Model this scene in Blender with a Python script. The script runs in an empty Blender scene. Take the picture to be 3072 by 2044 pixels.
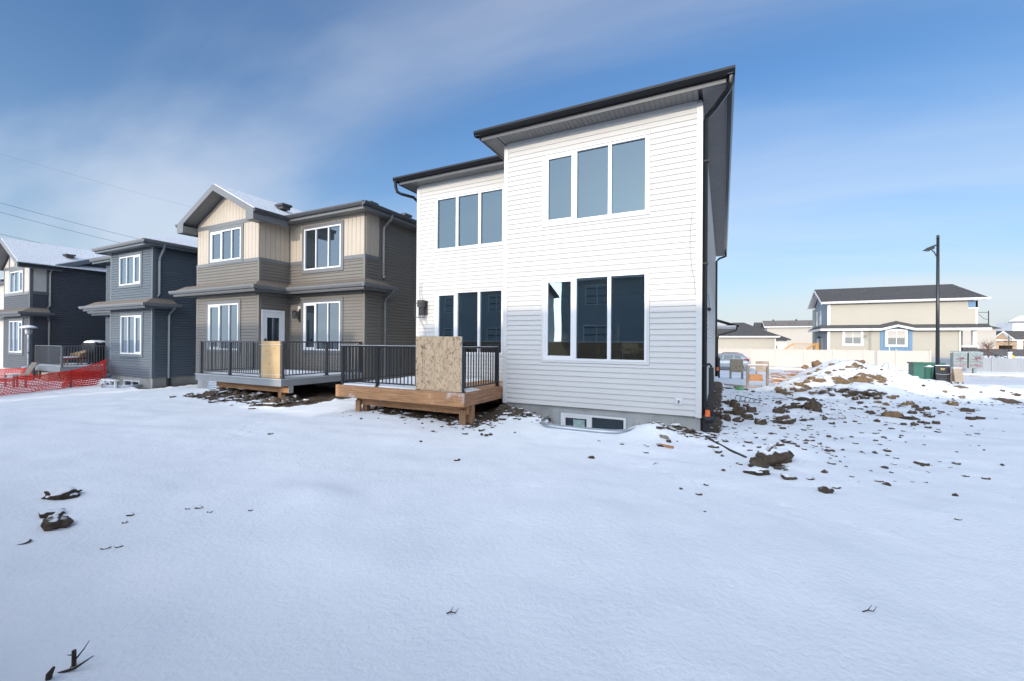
import bpy, bmesh, math, random
import numpy as np
from mathutils import Vector, Matrix

random.seed(7)
SC = bpy.context.scene
COL = SC.collection
rad = math.radians

# ------------------------------------------------------------------ camera
CAM_H = 1.75
FPX, CX, CY = 1267.84, 1536.0, 1022.0            # focal length and centre in photo pixels
_a, _b, _c = rad(26.5387), rad(0.21296), rad(0.38779)
FW = np.array([-math.sin(_a) * math.cos(_b), math.cos(_a) * math.cos(_b), math.sin(_b)])
_r = np.array([math.cos(_a), math.sin(_a), 0.0])
_u = np.cross(_r, FW)
RT = math.cos(_c) * _r + math.sin(_c) * _u
UP = -math.sin(_c) * _r + math.cos(_c) * _u
cam_data = bpy.data.cameras.new('camera')
cam_data.sensor_width = 36.0
cam_data.lens = FPX / 3072.0 * 36.0
cam_data.clip_start = 0.1
cam_data.clip_end = 3000.0
cam = bpy.data.objects.new('camera', cam_data)
COL.objects.link(cam)
cam.matrix_world = Matrix(((RT[0], UP[0], -FW[0], 0.0),
                           (RT[1], UP[1], -FW[1], 0.0),
                           (RT[2], UP[2], -FW[2], CAM_H),
                           (0, 0, 0, 1)))
SC.camera = cam

# ------------------------------------------------------------------ light
SUN_EL, SUN_HEAD = 13.5, 5.0                    # elevation; heading of the light right of +Y
SKY_STRENGTH = 0.15
SUN_STRENGTH = 2.0
EXPOSURE = 0.42
CLOUD = (3.5, 3.65, 3.95)
HAZE = (3.3, 3.45, 3.6)
NOISE = 0.50
PHASE, GLOW, VEIL = 0.9, 3.6, 0.66
world = bpy.data.worlds.new('World')
SC.world = world
world.use_nodes = True
wn, wl = world.node_tree.nodes, world.node_tree.links
wn.clear()
w_out = wn.new('ShaderNodeOutputWorld')
w_bg = wn.new('ShaderNodeBackground')
w_bg.inputs['Strength'].default_value = SKY_STRENGTH
w_sky = wn.new('ShaderNodeTexSky')
w_sky.sky_type = 'NISHITA'
w_sky.sun_disc = False
w_sky.sun_elevation = rad(SUN_EL)
w_sky.sun_rotation = rad(180 + SUN_HEAD)
w_sky.altitude = 600
w_sky.air_density = 1.4
w_sky.dust_density = 1.5
w_sky.ozone_density = 6.5
w_tc = wn.new('ShaderNodeTexCoord')
w_sep = wn.new('ShaderNodeSeparateXYZ')
wl.new(w_tc.outputs['Generated'], w_sep.inputs[0])


def wmath(op, a, b=None, clamp=False):
    n = wn.new('ShaderNodeMath'); n.operation = op; n.use_clamp = clamp
    for i, v in enumerate((a, b)):
        if v is None: continue
        if isinstance(v, (int, float)): n.inputs[i].default_value = v
        else: wl.new(v, n.inputs[i])
    return n.outputs[0]


zc = wmath('ADD', wmath('MAXIMUM', w_sep.outputs['Z'], 0.0), 0.22)
w_cmb = wn.new('ShaderNodeCombineXYZ')
wl.new(wmath('DIVIDE', w_sep.outputs['X'], zc), w_cmb.inputs['X'])
wl.new(wmath('DIVIDE', w_sep.outputs['Y'], zc), w_cmb.inputs['Y'])
w_map = wn.new('ShaderNodeMapping')
w_map.inputs['Rotation'].default_value = (0, 0, rad(-60.76))
w_map.inputs['Scale'].default_value = (0.439, 1.250, 1.0)
w_map.inputs['Location'].default_value = (8.938, 4.906, 8.065)
wl.new(w_cmb.outputs[0], w_map.inputs['Vector'])
w_no = wn.new('ShaderNodeTexNoise')
w_no.inputs['Scale'].default_value = 1.0
w_no.inputs['Detail'].default_value = 7.0
w_no.inputs['Roughness'].default_value = 0.48
w_no.inputs['Distortion'].default_value = 0.5
wl.new(w_map.outputs[0], w_no.inputs['Vector'])
w_r = wn.new('ShaderNodeMapRange')
w_r.interpolation_type = 'SMOOTHSTEP'
w_r.inputs['From Min'].default_value = 0.357
w_r.inputs['From Max'].default_value = 0.74
wl.new(w_no.outputs['Fac'], w_r.inputs['Value'])
# a thin veil that thickens towards the horizon all round
veil = wmath('POWER', wmath('SUBTRACT', 1.0, wmath('MAXIMUM', w_sep.outputs['Z'], 0.0)), 5.0)
cmask = wmath('ADD', wmath('MULTIPLY', w_r.outputs[0], NOISE), wmath('ADD', wmath('MULTIPLY', veil, VEIL), 0.02), clamp=True)
# ice haze scatters forwards: the veil is brighter towards the sun
w_dot = wn.new('ShaderNodeVectorMath'); w_dot.operation = 'DOT_PRODUCT'
wl.new(w_tc.outputs['Generated'], w_dot.inputs[0])
w_dot.inputs[1].default_value = (-math.sin(rad(SUN_HEAD)) * math.cos(rad(SUN_EL)), -math.cos(rad(SUN_HEAD)) * math.cos(rad(SUN_EL)), math.sin(rad(SUN_EL)))
w_p = wmath('MAXIMUM', wmath('ADD', wmath('MULTIPLY', w_dot.outputs['Value'], 0.5), 0.5), 0.0)
phase = wmath('ADD', 1.0, wmath('MULTIPLY', wmath('POWER', w_p, 2.5), PHASE))
w_q = wmath('MAXIMUM', wmath('DIVIDE', wmath('SUBTRACT', w_dot.outputs['Value'], 0.08), 0.92), 0.0)
glow = wmath('MULTIPLY', wmath('POWER', w_q, 1.5), GLOW)
w_cl = wn.new('ShaderNodeVectorMath'); w_cl.operation = 'SCALE'
w_cl.inputs[0].default_value = CLOUD
wl.new(wmath('MULTIPLY', phase, cmask), w_cl.inputs['Scale'])
w_gl = wn.new('ShaderNodeVectorMath'); w_gl.operation = 'SCALE'
w_gl.inputs[0].default_value = HAZE
wl.new(glow, w_gl.inputs['Scale'])
w_sum = wn.new('ShaderNodeVectorMath'); w_sum.operation = 'ADD'
wl.new(w_cl.outputs[0], w_sum.inputs[0]); wl.new(w_gl.outputs[0], w_sum.inputs[1])
w_sk = wn.new('ShaderNodeVectorMath'); w_sk.operation = 'SCALE'
wl.new(w_sky.outputs[0], w_sk.inputs[0])
wl.new(wmath('SUBTRACT', 1.0, wmath('MULTIPLY', cmask, 0.85)), w_sk.inputs['Scale'])
w_add = wn.new('ShaderNodeVectorMath'); w_add.operation = 'ADD'
wl.new(w_sum.outputs[0], w_add.inputs[0]); wl.new(w_sk.outputs[0], w_add.inputs[1])
wl.new(w_add.outputs[0], w_bg.inputs['Color'])
wl.new(w_bg.outputs[0], w_out.inputs[0])

sun_data = bpy.data.lights.new('sun', 'SUN')
sun_data.energy = SUN_STRENGTH
sun_data.angle = rad(0.7)
sun_data.color = (1.0, 0.87, 0.70)
sun = bpy.data.objects.new('sun', sun_data)
COL.objects.link(sun)
_h, _e = rad(SUN_HEAD), rad(SUN_EL)
SUN_DIR = Vector((math.sin(_h) * math.cos(_e), math.cos(_h) * math.cos(_e), -math.sin(_e)))
sun.rotation_euler = SUN_DIR.to_track_quat('-Z', 'Y').to_euler()
sun.location = (0, -20, 30)

SC.view_settings.view_transform = 'Standard'
SC.view_settings.look = 'None'
SC.view_settings.exposure = EXPOSURE
SC.view_settings.gamma = 1.0
SC.view_settings.use_curve_mapping = False
SC.render.engine = 'CYCLES'

# ------------------------------------------------------------------ materials
MATS = {}


def mat(name, col, rough=0.6, noise=None, bump=None, metal=0.0, spec=0.5, coat=0.0):
    """noise=(scale, amount[, stretch xyz]) varies the colour; bump=(scale, strength, dist)"""
    m = bpy.data.materials.new(name)
    m.use_nodes = True
    nt = m.node_tree; N, L = nt.nodes, nt.links
    p = N['Principled BSDF']
    p.inputs['Base Color'].default_value = (*col, 1)
    p.inputs['Roughness'].default_value = rough
    p.inputs['Metallic'].default_value = metal
    p.inputs['Specular IOR Level'].default_value = spec
    if coat: p.inputs['Coat Weight'].default_value = coat
    if noise or bump:
        geo = N.new('ShaderNodeNewGeometry')
    if noise:
        mp = N.new('ShaderNodeMapping')
        if len(noise) > 2: mp.inputs['Scale'].default_value = noise[2]
        L.new(geo.outputs['Position'], mp.inputs['Vector'])
        n = N.new('ShaderNodeTexNoise')
        n.inputs['Scale'].default_value = noise[0]
        n.inputs['Detail'].default_value = 5
        L.new(mp.outputs[0], n.inputs['Vector'])
        mr = N.new('ShaderNodeMapRange')
        mr.inputs['From Min'].default_value = 0.25; mr.inputs['From Max'].default_value = 0.75
        mr.inputs['To Min'].default_value = 1 - noise[1]; mr.inputs['To Max'].default_value = 1 + noise[1]
        L.new(n.outputs['Fac'], mr.inputs['Value'])
        oi = N.new('ShaderNodeObjectInfo')
        mr2 = N.new('ShaderNodeMapRange')
        mr2.inputs['To Min'].default_value = 1 - noise[1] * 0.3; mr2.inputs['To Max'].default_value = 1 + noise[1] * 0.3
        L.new(oi.outputs['Random'], mr2.inputs['Value'])
        mu = N.new('ShaderNodeMath'); mu.operation = 'MULTIPLY'
        L.new(mr.outputs[0], mu.inputs[0]); L.new(mr2.outputs[0], mu.inputs[1])
        vm = N.new('ShaderNodeVectorMath'); vm.operation = 'SCALE'
        vm.inputs[0].default_value = col
        L.new(mu.outputs[0], vm.inputs['Scale'])
        L.new(vm.outputs[0], p.inputs['Base Color'])
    if bump:
        nb = N.new('ShaderNodeTexNoise')
        nb.inputs['Scale'].default_value = bump[0]
        nb.inputs['Detail'].default_value = 4
        L.new(geo.outputs['Position'], nb.inputs['Vector'])
        b = N.new('ShaderNodeBump')
        b.inputs['Strength'].default_value = bump[1]
        b.inputs['Distance'].default_value = bump[2] if len(bump) > 2 else 0.01
        L.new(nb.outputs['Fac'], b.inputs['Height'])
        L.new(b.outputs[0], p.inputs['Normal'])
    MATS[name] = m
    return m


def node(N, t, **kw):
    n = N.new(t)
    for k, v in kw.items(): setattr(n, k, v)
    return n


M_WHITE = mat('white_vinyl', (0.55, 0.54, 0.525), 0.5, (0.7, 0.03))
M_WTRIM = mat('white_trim', (0.60, 0.595, 0.585), 0.4, (2, 0.02))
M_FRAME = mat('white_frame', (0.72, 0.72, 0.73), 0.3, (2, 0.015))
M_CONC = mat('concrete', (0.32, 0.32, 0.31), 0.9, (2.2, 0.25), (60, 0.5, 0.01))
M_CONC2 = mat('smooth_mortar', (0.36, 0.375, 0.38), 0.85, (3, 0.1))
M_BLACK = mat('black_metal', (0.018, 0.02, 0.024), 0.32, (3, 0.1))
M_GUT = mat('dark_gutter', (0.011, 0.012, 0.014), 0.2, (2, 0.1), None, 0.0, 0.3)
M_FASC = mat('charcoal_fascia', (0.085, 0.088, 0.095), 0.3, (2, 0.06))
M_SOFF = mat('grey_soffit', (0.15, 0.15, 0.15), 0.5, (3, 0.08))
M_RAIL2 = mat('grey_rail', (0.06, 0.062, 0.068), 0.4, (2, 0.08))
M_TAUPE = mat('taupe_vinyl', (0.165, 0.152, 0.134), 0.5, (0.8, 0.07), (3, 0.1, 0.01))
M_CREAM = mat('cream_vinyl', (0.47, 0.405, 0.33), 0.5, (0.8, 0.05))
M_DTRIM = mat('dark_grey_trim', (0.145, 0.15, 0.158), 0.4, (1.5, 0.05))
M_BLUE = mat('slate_blue_vinyl', (0.085, 0.108, 0.132), 0.5, (0.8, 0.07), (3, 0.1, 0.01))
M_BLUET = mat('slate_blue_trim', (0.115, 0.138, 0.16), 0.45, (1.5, 0.05))
M_CHAR = mat('charcoal_vinyl', (0.056, 0.062, 0.074), 0.5, (0.8, 0.07), (3, 0.1, 0.01))
M_CHART = mat('charcoal_trim', (0.10, 0.105, 0.115), 0.45, (1.5, 0.05))
M_STUCCO = mat('cream_stucco', (0.47, 0.445, 0.41), 0.9, (4, 0.05), (120, 0.6, 0.01))
M_SHING = mat('brown_shingle', (0.155, 0.13, 0.11), 0.85, (14, 0.4, (1, 1, 3)), (40, 0.7, 0.02))
M_SHINGD = mat('dark_shingle', (0.07, 0.068, 0.07), 0.85, (5, 0.35, (1, 1, 4)), (40, 0.6, 0.02))
M_VENT = mat('roof_vent_metal', (0.05, 0.048, 0.05), 0.5, (4, 0.1))
M_GALV = mat('galvanized_steel', (0.42, 0.45, 0.48), 0.35, (6, 0.12), None, 0.7)
M_DOOR = mat('white_door_paint', (0.74, 0.75, 0.77), 0.4, (2, 0.02))
M_BEIGE = mat('beige_vinyl', (0.365, 0.338, 0.282), 0.55, (0.4, 0.03))
M_BEIGE2 = mat('greige_vinyl', (0.37, 0.34, 0.30), 0.55, (0.4, 0.03))
M_FENCE = mat('tan_vinyl_fence', (0.48, 0.43, 0.385), 0.5, (0.8, 0.04))
M_GFENCE = mat('grey_vinyl_fence', (0.27, 0.285, 0.31), 0.5, (0.8, 0.05))
M_STEEL = mat('steelblue_vinyl', (0.20, 0.235, 0.285), 0.5, (0.8, 0.06))
M_CERUL = mat('blue_panel', (0.11, 0.21, 0.33), 0.5, (3, 0.06, (4, 4, 0.3)))
M_BWHITE = mat('white_fascia', (0.68, 0.67, 0.66), 0.45, (1, 0.02))
M_STONE = mat('dark_ledgestone', (0.07, 0.068, 0.072), 0.85, (8, 0.5), (20, 0.6, 0.02))
M_GREEN = mat('utility_green', (0.012, 0.11, 0.075), 0.45, (2, 0.12))
M_YELL = mat('hydrant_yellow', (0.75, 0.52, 0.03), 0.45, (6, 0.1))
M_RED = mat('orange_red_net', (0.78, 0.030, 0.012), 0.5, (5, 0.12))
M_ORANGE = mat('orange_cap', (0.80, 0.16, 0.04), 0.5, (5, 0.1))
M_SILVER = mat('silver_paint', (0.40, 0.42, 0.45), 0.28, (1.2, 0.05), None, 0.35, 0.6, 0.5)
M_TYRE = mat('tyre_rubber', (0.02, 0.02, 0.021), 0.8, (8, 0.1))
M_LAMPRED = mat('tail_lamp', (0.35, 0.01, 0.015), 0.15, (8, 0.1))
M_BARK = mat('dark_bark', (0.045, 0.032, 0.024), 0.9, (20, 0.3))
M_STRAW = mat('red_twig', (0.16, 0.07, 0.06), 0.9, (20, 0.3))
M_SPRUCE = mat('spruce_needles', (0.045, 0.065, 0.035), 0.9, (10, 0.4))
M_GOLD = mat('gold_print', (0.65, 0.50, 0.16), 0.5, (5, 0.05))
M_PRINTW = mat('white_print', (0.78, 0.78, 0.78), 0.5, (5, 0.05))
M_SIGNK = mat('black_sign_board', (0.014, 0.014, 0.016), 0.4, (3, 0.1))
M_TAR = mat('drain_hose_black', (0.015, 0.017, 0.02), 0.6, (8, 0.2))
M_CLOTH = mat('black_grill_cover', (0.014, 0.015, 0.018), 0.6, (4, 0.2), (12, 0.5, 0.05))
M_TANCLOTH = mat('tan_wicker', (0.33, 0.22, 0.12), 0.8, (20, 0.2), (60, 0.5, 0.02))
M_REDCLOTH = mat('dark_red_cushion', (0.20, 0.02, 0.03), 0.9, (8, 0.2))
M_WIRE = mat('wire_grey', (0.05, 0.05, 0.055), 0.6)
M_CABLE = mat('pale_cable', (0.35, 0.33, 0.31), 0.6)
M_FLOOR = mat('interior_floor', (0.23, 0.18, 0.13), 0.6, (3, 0.15))
M_IWALL = mat('interior_wall', (0.55, 0.56, 0.53), 0.8, (1, 0.04))
M_IPOST = mat('interior_cream_paint', (0.62, 0.60, 0.50), 0.5, (2, 0.03))
M_MURAL = mat('mailbox_green_grey', (0.21, 0.25, 0.25), 0.5, (3, 0.15))
M_PINK = mat('mailbox_pink_print', (0.30, 0.07, 0.13), 0.5, (10, 0.3))
M_BGREY = mat('rear_house_siding', (0.33, 0.36, 0.36), 0.6, (0.8, 0.06))
M_PLUMB = mat('grey_plastic', (0.12, 0.13, 0.14), 0.5, (4, 0.1))
M_TARP = mat('pale_grey_tarp', (0.50, 0.50, 0.49), 0.7, (4, 0.1))


def wood(name, col, axis, dark=0.45, frost=0.0, rough=0.75):
    """grain stretched along one world axis, knots, optional frost patches"""
    m = bpy.data.materials.new(name); m.use_nodes = True
    N, L = m.node_tree.nodes, m.node_tree.links
    p = N['Principled BSDF']; p.inputs['Roughness'].default_value = rough
    geo = N.new('ShaderNodeNewGeometry')
    mp = N.new('ShaderNodeMapping')
    s = [16.0, 16.0, 16.0]; s[axis] = 1.0
    mp.inputs['Scale'].default_value = s
    L.new(geo.outputs['Position'], mp.inputs['Vector'])
    n = N.new('ShaderNodeTexNoise'); n.inputs['Scale'].default_value = 2.2
    n.inputs['Detail'].default_value = 6; n.inputs['Distortion'].default_value = 0.7
    L.new(mp.outputs[0], n.inputs['Vector'])
    cr = N.new('ShaderNodeValToRGB')
    cr.color_ramp.elements[0].position = 0.3; cr.color_ramp.elements[0].color = (*[c * dark for c in col], 1)
    cr.color_ramp.elements[1].position = 0.66; cr.color_ramp.elements[1].color = (*col, 1)
    L.new(n.outputs['Fac'], cr.inputs['Fac'])
    n2 = N.new('ShaderNodeTexNoise'); n2.inputs['Scale'].default_value = 1.7; n2.inputs['Detail'].default_value = 2
    L.new(geo.outputs['Position'], n2.inputs['Vector'])
    mr = N.new('ShaderNodeMapRange'); mr.inputs['To Min'].default_value = 0.75; mr.inputs['To Max'].default_value = 1.25
    L.new(n2.outputs['Fac'], mr.inputs['Value'])
    vm = N.new('ShaderNodeVectorMath'); vm.operation = 'SCALE'
    L.new(cr.outputs['Color'], vm.inputs[0]); L.new(mr.outputs[0], vm.inputs['Scale'])
    out = vm.outputs[0]
    if frost:
        n3 = N.new('ShaderNodeTexNoise'); n3.inputs['Scale'].default_value = 1.1; n3.inputs['Detail'].default_value = 8
        n3.inputs['Roughness'].default_value = 0.75
        L.new(geo.outputs['Position'], n3.inputs['Vector'])
        m3 = N.new('ShaderNodeMapRange'); m3.inputs['From Min'].default_value = frost; m3.inputs['From Max'].default_value = frost + 0.13
        L.new(n3.outputs['Fac'], m3.inputs['Value'])
        mx = N.new('ShaderNodeMixRGB'); L.new(m3.outputs[0], mx.inputs['Fac'])
        L.new(out, mx.inputs['Color1']); mx.inputs['Color2'].default_value = (0.72, 0.74, 0.78, 1)
        out = mx.outputs[0]
    L.new(out, p.inputs['Base Color'])
    bp = N.new('ShaderNodeBump'); bp.inputs['Strength'].default_value = 0.35; bp.inputs['Distance'].default_value = 0.004
    L.new(n.outputs['Fac'], bp.inputs['Height']); L.new(bp.outputs[0], p.inputs['Normal'])
    MATS[name] = m
    return m


M_CEDAR_X = wood('brown_treated_wood_x', (0.50, 0.26, 0.12), 0, 0.55, 0.57)
M_CEDAR_Y = wood('brown_treated_wood_y', (0.40, 0.205, 0.115), 1, 0.5, 0.60)
M_CEDAR_Z = wood('brown_treated_wood_z', (0.43, 0.24, 0.125), 2, 0.5)
M_PINE = wood('pale_pine_sheathing', (0.62, 0.42, 0.22), 2, 0.8)
M_OLDWOOD = wood('weathered_wood', (0.30, 0.245, 0.19), 2, 0.5, 0.62)
M_OLDWOODX = wood('weathered_board', (0.42, 0.34, 0.26), 0, 0.6, 0.6)
M_FRESH = wood('fresh_orange_lumber', (0.56, 0.27, 0.12), 0, 0.6, 0.6)
M_FORM = wood('pale_formwork_board', (0.55, 0.48, 0.39), 0, 0.7, 0.64)
M_RFENCE = wood('rear_fence_boards', (0.34, 0.21, 0.12), 2, 0.5)
M_ODECK = wood('orange_deck_wood', (0.58, 0.33, 0.11), 2, 0.7)
M_BROWNWOOD = wood('brown_lumber_edge', (0.20, 0.13, 0.08), 0, 0.6)


def osb_mat(name, col, dark):
    m = bpy.data.materials.new(name); m.use_nodes = True
    N, L = m.node_tree.nodes, m.node_tree.links
    p = N['Principled BSDF']; p.inputs['Roughness'].default_value = 0.8
    geo = N.new('ShaderNodeNewGeometry')
    nd = N.new('ShaderNodeTexNoise'); nd.inputs['Scale'].default_value = 7
    L.new(geo.outputs['Position'], nd.inputs['Vector'])
    ad = N.new('ShaderNodeVectorMath'); ad.operation = 'MULTIPLY_ADD'
    L.new(nd.outputs['Color'], ad.inputs[0]); ad.inputs[1].default_value = (0.25, 0.25, 0.25)
    L.new(geo.outputs['Position'], ad.inputs[2])
    mp = N.new('ShaderNodeMapping'); mp.inputs['Scale'].default_value = (34, 34, 11)
    mp.inputs['Rotation'].default_value = (0.1, 0.3, 0.1)
    L.new(ad.outputs[0], mp.inputs['Vector'])
    v = N.new('ShaderNodeTexVoronoi'); v.inputs['Scale'].default_value = 1.0
    L.new(mp.outputs[0], v.inputs['Vector'])
    se = N.new('ShaderNodeSeparateXYZ'); L.new(v.outputs['Color'], se.inputs[0])
    cr = N.new('ShaderNodeValToRGB')
    e = cr.color_ramp.elements
    e[0].position = 0.0; e[0].color = (*dark, 1)
    e[1].position = 1.0; e[1].color = (*[c * 1.2 for c in col], 1)
    k = e.new(0.12); k.color = (*[c * 0.78 for c in col], 1)
    k = e.new(0.5); k.color = (*col, 1)
    L.new(se.outputs[0], cr.inputs['Fac'])
    L.new(cr.outputs['Color'], p.inputs['Base Color'])
    MATS[name] = m
    return m


M_OSB = osb_mat('osb_strands', (0.53, 0.385, 0.245), (0.21, 0.13, 0.07))
M_OSBD = osb_mat('weathered_osb', (0.27, 0.225, 0.165), (0.09, 0.07, 0.05))
M_OSBL = osb_mat('sheathing_osb', (0.36, 0.26, 0.17), (0.25, 0.16, 0.1))


def glass_mat(name, dark, refl, tint=(0.85, 0.95, 1.0), clear=0.0):
    """coated double glazing: mirror layer over a dark or see-through pane"""
    m = bpy.data.materials.new(name); m.use_nodes = True
    N, L = m.node_tree.nodes, m.node_tree.links
    N.clear()
    out = N.new('ShaderNodeOutputMaterial')
    gl = N.new('ShaderNodeBsdfGlossy'); gl.inputs['Roughness'].default_value = 0.0
    gl.inputs['Color'].default_value = (*tint, 1)
    geo = N.new('ShaderNodeNewGeometry')
    nb = N.new('ShaderNodeTexNoise'); nb.inputs['Scale'].default_value = 1.1; nb.inputs['Detail'].default_value = 1
    L.new(geo.outputs['Position'], nb.inputs['Vector'])
    bp = N.new('ShaderNodeBump'); bp.inputs['Strength'].default_value = 0.05; bp.inputs['Distance'].default_value = 0.025
    L.new(nb.outputs['Fac'], bp.inputs['Height']); L.new(bp.outputs[0], gl.inputs['Normal'])
    if clear > 0:
        under = N.new('ShaderNodeBsdfTransparent'); under.inputs['Color'].default_value = (clear, clear * 1.03, clear, 1)
    else:
        under = N.new('ShaderNodeBsdfDiffuse'); under.inputs['Color'].default_value = (*dark, 1)
    lw = N.new('ShaderNodeFresnel'); lw.inputs['IOR'].default_value = 1.5
    ma = N.new('ShaderNodeMath'); ma.operation = 'MULTIPLY_ADD'; ma.use_clamp = True
    L.new(lw.outputs[0], ma.inputs[0]); ma.inputs[1].default_value = 1.6; ma.inputs[2].default_value = refl
    mx = N.new('ShaderNodeMixShader')
    L.new(ma.outputs[0], mx.inputs[0]); L.new(under.outputs[0], mx.inputs[1]); L.new(gl.outputs[0], mx.inputs[2])
    L.new(mx.outputs[0], out.inputs[0])
    MATS[name] = m
    return m


M_GLASS = glass_mat('window_glass_clear', (0, 0, 0), 0.20, (0.72, 0.90, 1.0), 0.66)
M_GLASSU = glass_mat('window_glass_upper', (0, 0, 0), 0.06, (0.62, 0.82, 0.95), 0.22)
M_GLASSD = glass_mat('window_glass_dark', (0.020, 0.026, 0.032), 0.05, (0.70, 0.86, 1.0))
M_GLASSF = glass_mat('window_glass_far', (0.05, 0.05, 0.05), 0.04)
M_GLASSC = glass_mat('car_glass', (0.012, 0.013, 0.015), 0.03)


def snow_roof_mat(name, base, amount):
    m = bpy.data.materials.new(name); m.use_nodes = True
    N, L = m.node_tree.nodes, m.node_tree.links
    p = N['Principled BSDF']; p.inputs['Roughness'].default_value = 0.8
    geo = N.new('ShaderNodeNewGeometry')
    n = N.new('ShaderNodeTexNoise'); n.inputs['Scale'].default_value = 20; n.inputs['Detail'].default_value = 8
    n.inputs['Roughness'].default_value = 0.75
    L.new(geo.outputs['Position'], n.inputs['Vector'])
    mr = N.new('ShaderNodeMapRange'); mr.inputs['From Min'].default_value = amount; mr.inputs['From Max'].default_value = amount + 0.10
    L.new(n.outputs['Fac'], mr.inputs['Value'])
    mx = N.new('ShaderNodeMixRGB'); L.new(mr.outputs[0], mx.inputs['Fac'])
    mx.inputs['Color1'].default_value = (*base, 1); mx.inputs['Color2'].default_value = (0.72, 0.74, 0.78, 1)
    L.new(mx.outputs[0], p.inputs['Base Color'])
    b = N.new('ShaderNodeBump'); b.inputs['Strength'].default_value = 0.7; b.inputs['Distance'].default_value = 0.03
    L.new(n.outputs['Fac'], b.inputs['Height']); L.new(b.outputs[0], p.inputs['Normal'])
    MATS[name] = m
    return m


M_RSNOW = snow_roof_mat('snow_dusted_shingle', (0.13, 0.115, 0.11), 0.36)


def snow_mat(name='snow_cover'):
    m = bpy.data.materials.new(name); m.use_nodes = True
    N, L = m.node_tree.nodes, m.node_tree.links
    p = N['Principled BSDF']
    p.inputs['Base Color'].default_value = (0.86, 0.875, 0.90, 1)
    p.inputs['Roughness'].default_value = 0.75
    geo = N.new('ShaderNodeNewGeometry')
    n = N.new('ShaderNodeTexNoise'); n.inputs['Scale'].default_value = 30; n.inputs['Detail'].default_value = 6
    L.new(geo.outputs['Position'], n.inputs['Vector'])
    b = N.new('ShaderNodeBump'); b.inputs['Strength'].default_value = 0.4; b.inputs['Distance'].default_value = 0.02
    L.new(n.outputs['Fac'], b.inputs['Height']); L.new(b.outputs[0], p.inputs['Normal'])
    MATS[name] = m
    return m


M_SNOW = snow_mat()


def soil_nodes(N, L, geo):
    """dark clay soil colour and height"""
    n = N.new('ShaderNodeTexNoise'); n.inputs['Scale'].default_value = 13; n.inputs['Detail'].default_value = 8
    n.inputs['Roughness'].default_value = 0.7
    L.new(geo.outputs['Position'], n.inputs['Vector'])
    return n


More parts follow.
